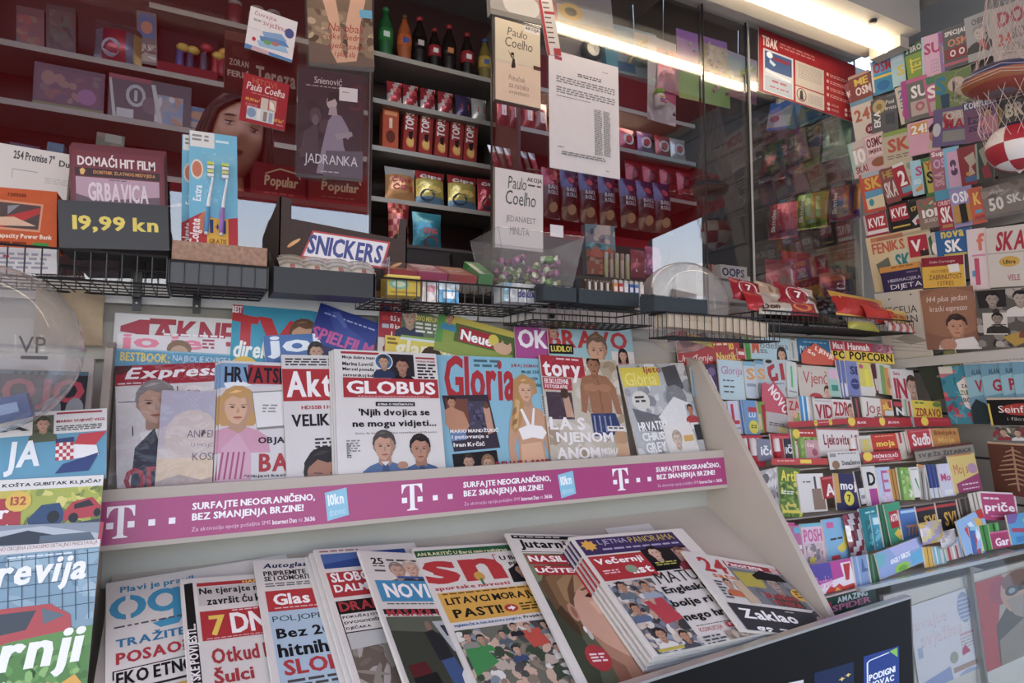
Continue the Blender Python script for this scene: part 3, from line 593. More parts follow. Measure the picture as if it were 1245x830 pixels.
o = fm((656, 431), (748, 438), (672, 560), 'c8c0b4', [M(0, 0, 1.05, 1.1, 'c4baa8 b4a48c d0c8bc a89478 d8d0c4', 60), R(0, .0, .55, .21, 'b02a3a'), T('tory', .02, .06, .5, .26, 'f4ecec'), N(.2, .02, .5, .05, 1, 'e8c8cc'), R(.0, .22, .36, .34, 'b23040'), T('EKSKLUZIVNE', .02, .23, .32, .28, 'f0e4e4'), T('FOTOGRAFIJE', .02, .29, .3, .335, 'f0e4e4'), R(.02, .36, .34, .62, '4a3c48'), P('c49a80', (.22, .38), (.3, .4), (.34, .6), (.24, .6)), E(.25, .37, .05, .05, '4a3428'),
       P('a06c4c', (.5, .2), (.66, .16), (.84, .18), (.93, .28), (.98, .56), (.9, .56), (.86, .4), (.84, .58), (.58, .58), (.56, .38), (.5, .56), (.44, .54), (.46, .3)), P('8a5a40', (.7, .22), (.72, .22), (.73, .55), (.71, .55)), E(.6, .3, .1, .04, 'b07c5a'), E(.78, .3, .1, .04, 'b07c5a'), F(.68, .07, .2, 'a87454', '241c1a'), P('2c3c6c', (.55, .56), (.88, .55), (.95, .76), (.56, .78)), *[R(.58+.07*i, .58, .6+.07*i, .74, '8a94b4') for i in range(4)],
       T('LA S', .02, .6, .46, .72, 'f0ecea'), T('NJENOM', .08, .74, .8, .86, 'f0ecea'), T('ANOM', .06, .88, .6, .99, 'f0ecea'), T('MISHA', .62, .89, .86, .95, 'f0ecea'), E(.9, .8, .08, .1, 'c0946c'), P('d0a47c', (.84, .85), (.98, .85), (1.0, 1.05), (.82, 1.05)), R(.74, .68, .98, .73, 'e4e0da'), N(.76, .69, .96, .72, 1, '5a5454'), T('SA BISERNA USTI S', .36, .99, .9, 1.03, 'a8b8d8')],
       'magazine with a bare chested man on a beach and a red title corner', eh=1.1, lift=.012)
film(o, (656, 430), (750, 437), (673, 558), FT, .013, amp=.0012)
o = fm((752, 443), (831, 441), (772, 553), 'b4b4b4', [M(0, 0, 1.05, 1.1, 'b4b6ba c8c8c8 9a9ca2 8a8c92 d8d8d8', 60), R(0, .04, .55, .26, 'e0cc30'), T('ljeto', .34, .03, .6, .13, 'b05030'), T('Gloria', .04, .1, .5, .25, 'ece080', 0), P('4a4c52', (.62, .05), (.85, .02), (.9, .3), (.75, .38), (.64, .25)), E(.74, .42, .16, .16, '7c7e84'), E(.2, .42, .13, .11, 'd8d4cc'), N(.12, .37, .28, .46, 2, '3a3a3a'), P('6a6c72', (.05, .5), (.4, .6), (.6, .5), (.5, .8), (.1, .75)), P('dcdcdc', (.4, .62), (.7, .4), (.95, .5), (.98, .8), (.5, .75)), T('HRVATSKI', .08, .66, .5, .76, 'f0f0ee'), T('CHRIS', .1, .78, .42, .87, 'f0f0ee'), T('GREY', .12, .89, .42, 1.0, 'f0f0ee'), R(.84, .5, .98, .66, 'a8b4c4'), F(.91, .56, .12, 'b87a5c', '2c2422', 'b03038'), R(.9, .74, 1.0, .92, '2a2c30'), P('e0dcd8', (.42, .72), (.84, .7), (.9, 1.06), (.44, 1.06)), F(.6, .88, .18, 'd4bca8', 'a89888'), R(.7, .85, .85, .92, 'd8a850')],
       'grey and yellow summer magazine in a clear bag at the right end of the stand', eh=1.1, lift=.012, ew=1.0)
film(o, (748, 438), (832, 437), (770, 552), FT, .013, amp=.002)
# ---------------------------------------------------------------- newspapers lying on the tray
a_ = math.atan(.53)
TP = Plane((0, 1.262, -.330), (0, -math.sin(a_), math.cos(a_)))
G3 = 'folded newspapers on the tray'
PE = 'd2cbc0'
def shift(q, d, s=1, sx=1):
    q = list(q)
    if sx != 1:
        if q[0] == 'P': q[1] = [(x*sx, y) for x, y in q[1]]
        elif q[0] == 'T': q[2] *= sx; q[4] *= sx
        elif q[0] in 'NM': q[1] *= sx; q[3] *= sx
        elif q[0] == 'E': q[1] *= sx; q[3] *= sx
        else: q[1] *= sx
    if s != 1:
        if q[0] == 'P': q[1] = [(x, y*s) for x, y in q[1]]
        elif q[0] == 'T': q[3] *= s; q[5] *= s
        elif q[0] in 'NM': q[2] *= s; q[4] *= s
        elif q[0] == 'E': q[2] *= s; q[4] *= s
        else: q[2] *= s; q[3] *= s
    if q[0] == 'P': q[1] = [(x+d, y) for x, y in q[1]]
    elif q[0] == 'T': q[2] += d; q[4] += d
    elif q[0] in 'NM': q[1] += d; q[3] += d
    else: q[1] += d
    return tuple(q)
def npaper(TL, TR, BL, art, label, lift=.012, base=0, dx=0, sy=1, sx=1, **k):
    if dx or sy != 1 or sx != 1: art = [shift(q, dx, sy, sx) for q in art]
    k.setdefault('th', .006)
    o = sheet('newspaper', TP.off(.007+base), TL, TR, BL, 'd6d1c9', art, label, 'newspaper', G3, lift=lift, mat='paper', axis='v', cover='front_page', edge=PE, **k)
    return o
npaper((129, 709), (300, 695), (128, 830), [T('Plavi je pravi!', .09, .07, .6, .16, '3a88a8'), E(.14, .31, .12, .13, '3a96bc'), E(.14, .31, .065, .08, 'd6d1c9'), R(.125, .16, .155, .46, 'd6d1c9'), E(.38, .30, .115, .13, '3a96bc'), E(.38, .30, .06, .075, 'd6d1c9'), P('3a96bc', (.44, .18), (.5, .18), (.5, .5), (.46, .58), (.34, .59), (.29, .53), (.43, .5)), R(.545, .14, .6, .42, '3a96bc'), E(.76, .3, .12, .13, '3a96bc'), N(.05, .5, .95, .53, 1), T('TRAŽITE', .06, .61, .5, .71, '3478a0'), T('POSAO?', .06, .76, .5, .87, 'b03038'), R(.6, .56, .95, .8, '2a4a70'), P('8ab0cc', (.6, .56), (.95, .56), (.95, .66), (.7, .62)), R(.04, .92, .95, 1.0, '2a2828'), R(.05, .93, .95, 1.0, 'd6d1c9'), T('EKO ETNO GASTRO', .06, .94, .95, 1.06, '1c1a1c'), R(.04, 1.1, .95, 1.12, '2a2828'), E(.13, 1.3, .07, .1, 'b0485a'), E(.14, 1.28, .05, .07, 'd6d1c9'), M(.25, 1.15, .95, 2.0, 'b08a3a d8a83c c8882c 8a5a2c e0c060', 50), N(.05, 1.5, .23, 2, 8)],
       'newspaper with large light blue lettering at the left end of the tray', ew=1.35, H=.40, lift=.010)
npaper((219, 704), (310, 696), (229, 830), [P('1c1a1a', (.04, .06), (.15, .05), (.15, 2.6), (.04, 2.6)), T('O HRVATSKE POVIJESTI...', -.62, .86, .82, .94, 'e8e4e0', 1, 0, -1.5708), R(.2, .06, 2.4, .10, 'b02c30'), T('HAMA', .8, .065, 1.1, .095, 'e8c040'), R(.2, .11, 2.4, .31, 'c0bab4'), T('Ne tjerajte me', .22, .12, 1.1, .21, '1c1a1c'), T('završit ću kao', .3, .22, 1.15, .31, '1c1a1c'), R(.2, .37, 2.4, .66, 'b4282e'), N(.6, .38, 1.1, .4, 1, 'e8c8c8'), T('7', .3, .42, .5, .62, 'e8c83c'), T('DNEVNO', .56, .41, 1.95, .62, 'f4f0ec'), N(.25, .64, 1.1, .655, 1, 'e0b0b0'), T('Otkud Du', .28, .74, 1.14, .88, 'a83038'), T('Šulci', .28, .91, .74, 1.05, 'a83038'), T('100', .95, .93, 1.4, 1.08, 'd8b830'), T('decet', .28, 1.09, .8, 1.22, 'a83038'), M(.24, 1.3, 2, 2.4, '6a5a4c 8a7a68 4a3c34 b09880', 40)],
       'newspaper with a yellow figure seven on a red box', ew=1.9, H=.40, lift=.034)
npaper((308, 681), (381, 674), (331, 830), [T('Autoglas', .12, .04, .86, .1, '24305a', 1, .2), T('PRIPREMITE', .12, .115, .8, .16, '242222'), T('SE I ODMORITE', .12, .165, .92, .21, '242222'), N(.12, .23, .92, .27, 2, '6a6666'), R(.1, .3, 2.4, .48, 'b82c30'), T('Glas', .2, .33, .76, .43, 'f4f0ec'), T('Slavonije', .84, .33, 1.9, .43, 'f4f0ec'), N(.2, .45, .96, .465, 1, 'e8c0c0'), R(.1, .48, 2.4, 1.3, 'a8c0d0'), T('POLJOPRIVREDA', .14, .52, 1.6, .58, '30424e', 0), T('Bez 20', .16, .62, .98, .7, '14141a'), T('hitnih timova', .14, .74, 1.9, .84, '14141a'), T('SLOM', .18, .86, 1.05, .97, 'b43038'), N(.2, 1.0, 1, 1.1, 3, '4a4848')],
       'newspaper with a red title bar and pale blue front page', ew=2.2, H=.39, lift=.029)
o = npaper((381, 668), (440, 665), (431, 830), [N(.1, .02, .9, .04, 1, 'a03838'), R(.1, .05, 1.9, .18, '2c4a8c'), P('4a6aa8', (.1, .05), (.9, .05), (.9, .1), (.1, .14)), R(.1, .215, 2.4, .42, 'b0282e'), T('SLOBODNA', .16, .22, 1.5, .3, 'f0ecea'), T('DALMACIJA', .16, .32, 1.5, .4, 'f0ecea'), R(.1, .45, 2.4, 1.4, '1c1818'), T('DRAMA', .14, .46, 1.2, .53, 'b03038'), R(.12, .55, 1.0, .68, 'd6d1c9'), T('POKUŠAJ OTM', .14, .56, .9, .59, '242222'), T('DVOGODIŠNJE', .14, .6, .95, .63, '242222'), T('DJEČAKA', .14, .64, .6, .67, '242222'), M(.1, .69, 1.9, 1.3, '6a5c50 8c8478 5a4a40 a8a098 74685c', 60), P('b8b8b4', (.12, .69), (1.5, .69), (1.5, .78), (.12, .8))],
       'newspaper with a white title on red above a dark landscape, topmost of its pile', ew=2.2, H=.39, lift=.024, base=.016)
for k, t in ((1, 'first'), (2, 'second')): copy_thing(o, -V(o['_u'])*.006*k-V(o['_n'])*.0080*k, 'folded newspaper, %s below the dark landscape front page' % t)
npaper((435, 669), (501, 664), (492, 830), [T('25', .16, .06, .36, .12, '242424'), N(.16, .13, .36, .15, 1), N(.16, .17, .34, .2, 1), N(.42, .07, .98, .1, 1, '3a3838'), F(.55, .17, .14, 'c8a088', '8a7a70', '3a3a3a'), F(.8, .15, .14, 'd0a890', 'b8a898', '3a3a44'), R(.5, .225, 1.0, .245, '3a5a98'), R(.1, .265, 2.0, .44, '3a8cb8'), T('NOVI LIST', .2, .29, 1.55, .41, 'f4f2ee'), N(.16, .455, 1.0, .47, 1), R(.06, .5, 1.9, .54, '1c1a1c'), T('MASAKR U', .1, .5, 1.0, .555, 'b03038'), R(.06, .56, 1.9, 1.4, '3c4034'), P('5a6050', (.06, .56), (1.9, .56), (1.9, .72), (.06, .66)), P('aeb2b4', (.75, .6), (1.6, .58), (1.7, .8), (.9, .82)), P('30343a', (.85, .63), (1.4, .62), (1.45, .7), (.9, .71)), E(.66, .64, .05, .045, '8a6a58'), P('26282c', (.56, .68), (.7, .66), (.82, .72), (.85, .86), (.62, .88)), P('3c5684', (.64, .88), (.86, .86), (.98, 1.1), (.7, 1.1)), P('d4d4d2', (.86, .98), (1.0, .9), (1.3, .92), (1.35, 1.2), (.8, 1.2)), E(1.08, .92, .08, .05, '4a3c34'), P('5a1c20', (.12, .9), (.4, .88), (.46, .98), (.16, 1.0)), P('1a1c1e', (.14, .98), (.5, .95), (.56, 1.1), (.18, 1.1))],
       'newspaper with a white title on a blue box and men beside a white van', ew=2.0, H=.385, lift=.058)
npaper((501, 666), (618, 654), (573, 830), [P('1f5a38', (.06, .05), (1.1, .03), (1.1, .12), (.06, .14)), T('IVAN RAKITIĆ U Barci sam realizirao', .1, .06, 1.05, .12, 'd8d4a0'), T('sn', .12, .2, .9, .5, 'b82c30'), E(.63, .44, .05, .06, 'c89a30'), R(.62, .47, .645, .56, '3a7a48'), T('sportske novosti', .18, .53, .88, .59, 'b03438'), R(.86, .16, .87, .48, 'b03438'), R(.86, .16, .9, .17, 'b03438'), T('U Brazil', .92, .19, 1.25, .25, '242222'), T('posred', .98, .27, 1.25, .33, '242222'), P('1c1c20', (.94, .38), (1.06, .32), (1.3, .36), (1.35, .56), (.92, .56)), F(1.06, .4, .16, 'c09078', '18161a'), R(.18, .61, 1.7, .95, 'd4a030'), N(.22, .62, 1.2, .65, 1, '6a4a20'), T('LITAVCI MORAJU', .22, .675, 1.06, .78, '1e1a14'), T('PASTI!', .24, .81, .68, .91, '1e1a14'), E(.76, .865, .065, .045, 'b03030'), P('f0ece8', (.73, .855), (.76, .855), (.76, .835), (.8, .865), (.76, .895), (.76, .875), (.73, .875)), N(.85, .82, 1.24, .92, 3, '4a3a18'), T('NJEMAČKA NA KROVU SVIJETA', .2, .97, .8, 1.01, '3a6a98'), T('Projekt koji traje', .82, .97, 1.24, 1.01, '2a2a2a'), M(.18, 1.04, 1.4, 1.75, '6a6a5c 8a7a68 c8a890 4a4a48 b8a898 d8d4cc 3a4a38 7a8a94', 240, .8), P('3a8a48', (.2, 1.22), (.34, 1.18), (.42, 1.4), (.2, 1.5)), F(.36, 1.16, .1, 'b89078', '2a2422', '3a8a48'), P('c04838', (.72, 1.14), (.9, 1.12), (.92, 1.3), (.76, 1.32)), F(.8, 1.1, .09, 'c8a088', '6a5040', 'c04838'), F(.26, 1.12, .09, 'c09880', '3a3030', '8a8a80'), F(.55, 1.14, .08, 'c09880', '3a3030', '54606a'), F(.68, 1.08, .08, 'c09880', '3a3030', '26262c'), F(.95, 1.1, .08, 'c09880', '3a3030', '70767c'), F(1.08, 1.2, .09, 'c8a088', '3a3030', '907868'), F(.6, 1.32, .09, 'c8a088', '3a3030', '3a4a70'), F(.95, 1.36, .09, 'c8a088', '3a3030', 'd4d0c8')],
       'sports newspaper with large red letters and a yellow headline box', ew=1.45, H=.385, lift=.036, dx=-.14, sy=.65)
npaper((614, 648), (694, 645), (701, 826), [R(.08, .015, 1.9, .045, '1c1c1e'), N(.12, .022, .95, .042, 1, 'b8b4b0'), T('Jutarnji list', .15, .055, 1.5, .145, '18181c'), R(.12, .155, 1.75, .16, '3a3838'),
   R(.13, .17, 1.75, 1.1, '565c44'), P('3c4432', (.13, .5), (.34, .56), (.42, .9), (.3, 1.1), (.13, 1.1)), P('7a8460', (.13, .17), (.6, .17), (.3, .36), (.13, .4)), P('644a32', (.16, .42), (.3, .33), (.6, .28), (1.2, .26), (1.3, .36), (.75, .47), (.56, .56), (.53, .66), (.44, .76), (.34, .70), (.22, .62)),
   P('c89a80', (1.3, .33), (1.0, .37), (.74, .44), (.58, .52), (.5, .60), (.5, .70), (.58, .78), (.66, .88), (.6, 1.1), (1.75, 1.1), (1.75, .33)), P('a87a60', (.52, .72), (.7, .82), (.95, .90), (1.15, .95), (1.0, 1.1), (.6, 1.1), (.64, .88)), P('8e5e48', (.6, .88), (.8, .95), (.78, 1.1), (.58, 1.1)),
   P('80603e', (.3, .36), (.62, .30), (.95, .30), (.7, .38), (.5, .47), (.4, .62), (.3, .58)), P('9a7a52', (.44, .40), (.72, .32), (.8, .33), (.56, .45), (.47, .56), (.43, .52)), P('a88860', (.8, .34), (1.1, .29), (1.2, .33), (.86, .42), (.64, .48)), P('4a3622', (.2, .6), (.32, .56), (.42, .70), (.4, .77), (.28, .70)),
   E(.46, .61, .07, .062, 'b8866c'), E(.47, .61, .035, .04, '94624a'), E(.5, .725, .028, .022, 'e0dcd4'), E(.53, .76, .034, .03, 'bcb6ac'), P('2e201a', (.78, .505), (.9, .475), (1.06, .478), (1.1, .49), (1.0, .505), (.88, .515)), E(.97, .495, .045, .014, '15100e'), P('7a583e', (.76, .455), (.95, .425), (1.2, .43), (1.2, .445), (.96, .44), (.8, .466)), P('d8ac92', (.8, .54), (1.0, .54), (1.05, .62), (.86, .63)), P('96524c', (1.02, .662), (1.18, .64), (1.4, .64), (1.36, .675), (1.12, .685)), P('b0826a', (1.16, .46), (1.3, .60), (1.14, .62)),
   R(.16, .185, 1.25, .262, 'a8262e'), T('NASILJE', .18, .192, 1.02, .255, 'f4f0ec'), R(.2, .272, 1.35, .345, 'a8262e'), T('UČITELJI', .2, .278, 1.08, .338, 'f4f0ec'), E(.46, .895, .18, .078, 'a82c34'), N(.35, .87, .58, .925, 3, 'e8d0d0')],
       'newspaper with a large close-up of a woman in profile', ew=1.75, H=.375, lift=.032, sx=.80)
o = npaper((691, 653), (824, 637), (797, 801), [R(.09, .03, 1.0, .185, '3c2f5c'), E(.17, .095, .05, .04, 'e0a830'), *[P('e0a830', (.17+.07*math.cos(t), .095+.055*math.sin(t)), (.17+.05*math.cos(t+.3), .095+.04*math.sin(t+.3)), (.17+.05*math.cos(t-.3), .095+.04*math.sin(t-.3))) for t in [i*.785 for i in range(8)]], T('LJETNA', .26, .05, .52, .11, 'b8aed0', 0), T('PANORAMA', .54, .045, .97, .105, 'c8b048', 0), N(.26, .135, .97, .165, 1, 'a89ec4'), R(.09, .20, .56, .42, 'b0282e'), T('Večernji', .12, .22, .53, .295, 'f4f0ec'), T('list', .36, .315, .54, .385, 'f4f0ec'), E(.37, .34, .05, .035, '8a9a80'), N(.13, .33, .26, .37, 2, 'e8c0c0'), R(.56, .18, 1.0, .37, '1e1a1e'), F(.67, .22, .13, 'd0a890', '1a1618', '101014'), N(.6, .31, .8, .35, 2, 'b0b048'), R(.84, .2, 1.0, .34, 'a8888c'), F(.9, .25, .12, 'c89a80', '6a4a3c', '8a3040'),
       T('MATURA', .50, .40, 1.05, .50, '242224', 0), T('Engleski op', .48, .525, 1.0, .60, '1c1a1c'), T('bolje riješi', .46, .635, .985, .71, '1c1a1c'), T('nego hrvat', .47, .745, .985, .82, '1c1a1c'), M(.09, .44, .46, .98, '5a5a58 7a7a88 b89880 c8b8a8 3c3c40 8a94a4 d4d0c8', 150, .8), P('b83844', (.26, .62), (.42, .6), (.46, .78), (.3, .8)), F(.33, .6, .07, 'c8a088', '4a3428', 'b83844'), F(.18, .48, .08, 'b88868', '2a2422', '64707c'), F(.36, .5, .08, 'b88868', '2a2422', '9aa4b4'), F(.16, .66, .08, 'b88868', '2a2422', '5a6a88'), F(.2, .86, .09, 'b88868', '2a2422', 'd8d4cc'), F(.36, .9, .08, 'b88868', '2a2422', '4a4a54'), R(.1, .955, .3, .975, 'b8a838'),
       N(.5, .85, 1.0, .86, 1), R(.74, .86, .98, .90, 'b0303a'), T('STRATEGIJSKI', .76, .868, .96, .892, 'f0e4e4'), T('KOALICIJA', .5, .87, .7, .91, 'a83840', 0), N(.48, .93, .66, 1.0, 3), M(.68, .92, 1.0, 1.0, '9a8a7c b8a898 7a6a5c', 20), R(.09, 1.0, .98, 1.02, 'd6d1c9')],
       'newspaper with a purple strip over a red title box, topmost of its pile', lift=.02, base=.035, eh=.985, dx=-.05, sx=.93, side=((.03, .185, '3c2f5c'), (.2, .42, 'b0282e')))
for k, t in enumerate(('first', 'second', 'third')): copy_thing(o, -V(o['_u'])*.0025*(k+1)-V(o['_n'])*.0098*(k+1), 'folded newspaper, %s below the purple strip front page' % t)
npaper((829, 669), (916, 661), (906, 772), [T('24', .1, .06, .36, .28, 'b82c34'), R(.38, .06, 1.0, .14, 'a02c38'), T('Panorama', .4, .065, .8, .13, 'f0e0e0'), E(.94, .1, .05, .05, 'd8a8a8'), T('sata', .14, .3, .38, .36, 'd07030'), M(.38, .15, 1.0, .68, '7a7c80 6a6c70 8c8c8c', 30), P('b8a838', (.4, .22), (.68, .2), (.66, .42), (.42, .44)), F(.78, .34, .26, 'a89488', '1e1c1e', '4a463e'), P('1c1a1c', (.6, .24), (.74, .14), (.94, .18), (.98, .28), (.62, .3)), T('BRANDAO', .56, .5, .92, .58, 'b03840'), T('PRVEKA', .6, .6, .9, .67, 'b03840'), E(1.02, .47, .12, .1, 'e0b028'), N(.94, .41, 1.1, .53, 3, '5a3a20'), F(.24, .44, .14, 'c89a80', '5a3a2a', 'c86838'), N(.1, .42, .18, .68, 6), P('c8b090', (.3, .4), (.4, .36), (.44, .68), (.32, .7)), R(.06, .73, 1.15, 1.3, '3a383c'), F(1.0, .86, .3, 'a89890', '4a4446', '55505a'), T('Zaklao', .12, .79, .68, .92, 'f4f0ee'), T('ga zbog', .16, .98, .78, 1.12, 'f4f0ee'), N(.62, .76, .72, .78, 1, 'c8c4c4')],
       'newspaper with a man in a peaked cap at the right end of the tray', lift=.058, ew=1.0, eh=.94, sy=.88)
m = MB()
O, u, v, n, w, h = frame(TP.off(.003), (735, 643), (760, 640), (760, 690)); m.obox(O, u, v, n, .13, h, .0015, 'd8d4cc', 'paper')
tag(m.build('paper_sheet'), 'bare white newsprint sheet behind the purple strip newspaper', 'paper sheet')
# ---------------------------------------------------------------- magazines in the rack at the far left
LP = lean(1.15, -.25, 15); G4 = 'magazines in the rack at the far left'
def lm(*a, **k): return sheet('magazine', LP.off(a[-1]), *a[:-1], 'magazine', G4, lift=.003, **k)
rk = MB(); rk.obox(LP.p-LP.n*.035+V((-.75, 0, 0))-V((0, .268, 1.0))*.92, (1, 0, 0), V((0, math.sin(math.radians(15)), math.cos(math.radians(15)))), LP.n, .60, 1.26, .015, 'b8b0a6', 'paint')
tag(rk.build('magazine_rack'), 'plain light magazine rack at the left edge beside the newspaper stand', 'rack')
lm((-20, 448), (108, 452), (-20, 500), '26262c', [T('KOJO', -.1, .2, .98, .95, 'b03848', 1), R(.0, .0, 1, .1, '4a6a78'), E(.68, .95, .09, .3, '8a8c90'), E(.9, .95, .09, .3, '8a8c90')], 'dark magazine with red capitals behind the clear dome', .002, eh=1.3)
lm((-30, 505), (130, 496), (-30, 585), '5c9cb8', [R(0, -.02, 1, .37, 'dcd8d2'), M(.42, .06, .58, .36, '5a6048 6a6a50 4a4a38', 14), F(.5, .2, .22, 'c89a80', '4a4a38', '5a6048'), T('MARIO VUJEVIĆ VEGI', .6, .14, .98, .21, 'a82c34'), R(.6, .03, .96, .06, 'a82c34'), N(.6, .25, .96, .34, 3, '4a4848'), T('JA', .22, .45, .5, .98, 'e8ecec', 1, .1), T('IJA', .0, .2, .4, .32, '3a3838'), P('c83038', (.78, .4), (1.0, .38), (.9, .62), (.74, .56)), P('e8e6e4', (.74, .56), (.92, .6), (.94, .76), (.7, .8)), P('2c3c78', (.66, .86), (.94, .72), (.86, 1.0), (.6, 1.0)), R(.6, .52, .74, .8, 'e8e4e0'), *[R(.6+.028*i, .52+.056*j, .628+.028*i, .576+.056*j, 'c03038') for i in range(5) for j in range(5) if (i+j) % 2 == 0], P('30406c', (.6, .46), (.74, .44), (.74, .52), (.6, .52))], 'light blue magazine with a red and white chequered shield', .010, eh=1.15)
lm((-30, 585), (126, 577), (-30, 664), 'c8b838', [R(-.1, -.02, 1.05, .18, 'e0dcd6'), T('KOLIKO KOŠTA GUBITAK KLJUČA?', -.05, .05, .98, .14, '242224'), M(.35, .18, 1.05, .8, 'a8b038 c8c448 8a9a34 d8d068 6a8030', 50), P('b02c34', (-.1, .3), (.36, .3), (.38, .98), (-.1, .98)), T('tor', .0, .45, .28, .62, 'f0e8e8'), T('sport', .0, .7, .3, .88, 'f0e8e8'), P('2c4870', (.42, .66), (.52, .44), (.66, .42), (.72, .66), (.68, .76), (.44, .78)), E(.62, .64, .05, .1, '1a1c20'), P('b8303a', (.7, .58), (.76, .42), (.92, .36), (1.0, .52), (.98, .68), (.7, .72)), P('2a2022', (.78, .46), (.9, .4), (.94, .5), (.78, .54)), E(.78, .68, .04, .08, '1a1c20'), E(.97, .62, .03, .07, '1a1c20'), P('3a4650', (.38, .84), (1.02, .72), (1.02, 1.1), (.38, 1.1)), N(.46, .82, .7, .86, 1, 'c83840'), T('Alfom na Porsche', .42, .86, .95, .98, 'f0eeea'), E(.34, .36, .1, .16, 'e0b830'), T('132', .28, .28, .4, .42, 'b84028')], 'car magazine with a red sports car on yellow', .018, eh=1.2)
lm((-30, 640), (126, 634), (-30, 690), '8a94a0', [P('b4bcc4', (0, .2), (.5, .05), (.98, .3), (1, .6), (0, .6)), P('2c3440', (.1, .35), (.4, .15), (.7, .35), (.8, .5), (.1, .5)), R(.97, -.3, 1.0, .5, 'b03038'), P('5a6878', (.5, .3), (.9, .25), (.98, .6), (.5, .6))], 'magazine strip with a silver car bonnet between two covers', .024, eh=1.0)
lm((-40, 668), (122, 655), (-40, 880), '7ea0b0', [R(-.1, -.01, 1.02, .05, 'dcd4d0'), T('NOVO IZAZOVNO OBOJENA DONOSIMO DETALJNO PREDSTAVLJA', .0, .005, .98, .035, '8a5a5c', 0), M(0, .06, 1.02, .5, '7ea0b4 90b0c0 6c8ea4 a0bcc8', 30), *[P('3c5666', (.1*i, .06), (.1*i+.008, .06), (.1*i+.07, .5), (.1*i+.062, .5)) for i in range(11)], *[P('3c5666', (0, .1+.08*i), (1.02, .08+.08*i), (1.02, .085+.08*i), (0, .105+.08*i)) for i in range(5)], T('revija', .22, .09, .94, .30, 'f4f4f2', 1, .18), N(.3, .07, .8, .085, 1, 'e0e8ec'), P('b83c40', (-.1, .5), (.3, .38), (.66, .38), (.82, .46), (.84, .56), (-.1, .64)), P('38424c', (.0, .5), (.3, .41), (.56, .41), (.5, .52), (.0, .56)), P('5a6c78', (.6, .4), (.78, .46), (.62, .5)), P('58903c', (-.1, .66), (.4, .58), (1.02, .54), (1.02, 1.2), (-.1, 1.2)), M(.0, .66, 1.02, 1.1, '4c8434 5c9840 74a850 3c7028 88b860', 120, .5), T('arnji', .1, .54, .96, .82, 'f4f4f2', 1, .12), T('sport', .02, .80, .42, .95, 'f4f4f2', 1, .12), P('e0a428', (.58, .9), (.7, .84), (.78, .87), (.9, .82), (.98, .9), (.98, 1.05), (.6, 1.05)), T('IZBORNIK', .66, .9, .92, .94, 'f4ecd8')], 'sports magazine with large white lettering over a red car and grass', .030)
# ---------------------------------------------------------------- stepped magazine rack right of the stand
RY = math.radians(3.8)                              # the rack is turned a little towards the buyer
def rlean(Y, z, deg, ry=None):
    a = math.radians(deg); r = RY if ry is None else ry; return Plane((1.25, Y, z), (-math.sin(r)*math.cos(a), -math.cos(r)*math.cos(a), math.sin(a)))
RW = {'A': rlean(1.345, .06, 6), 'B': rlean(1.315, -.03, 8), 'C': rlean(1.275, -.10, 8), 'D': rlean(1.205, -.17, 9), 'E': rlean(1.14, -.25, 9), 'F': rlean(1.06, -.33, 9, .026), 'G': rlean(.990, -.44, 10, 0)}
RS = dict(A=RY, B=RY, C=RY, D=RY, E=RY, F=.026, G=0)
def skew(m, r=RY): m.v = [(x, y-(x-1.25)*math.tan(r), z) for x, y, z in m.v]; return m
rack = empty('magazine_rack', (1.7, 1.15, -1.2)); tag(rack, 'stepped rack full of magazines and comics right of the newspaper stand', 'rack')
LOWEST = {}
CATS = {'A': 'magazines on the top step of the rack', 'B': 'magazines on the second step of the rack', 'C': 'magazines on the third step of the rack', 'D': 'booklets on the middle step of the rack', 'E': 'magazines on the fifth step of the rack', 'F': 'comics on the sixth step of the rack', 'G': 'comics on the lowest step of the rack'}
def rm(row, label, base, TL, TR, BL, art, kind='magazine', lift=.005, th=.004, ew=1.0, eh=1.0, copies=0, mat='gloss', edge='d8d0c4'):
    k = at(BL, RW[row].p, RW[row].n); LOWEST.setdefault(row, []).append((k.z, k.y+(k.x-1.25)*math.tan(RS[row])))
    return sheet(kind, RW[row], TL, TR, BL, base, art, label, kind.replace('_', ' '), CATS[row], lift=lift, th=th, ew=ew, eh=eh, parts=False, mat=mat, edge=edge)
W_ = 'd4cec8'
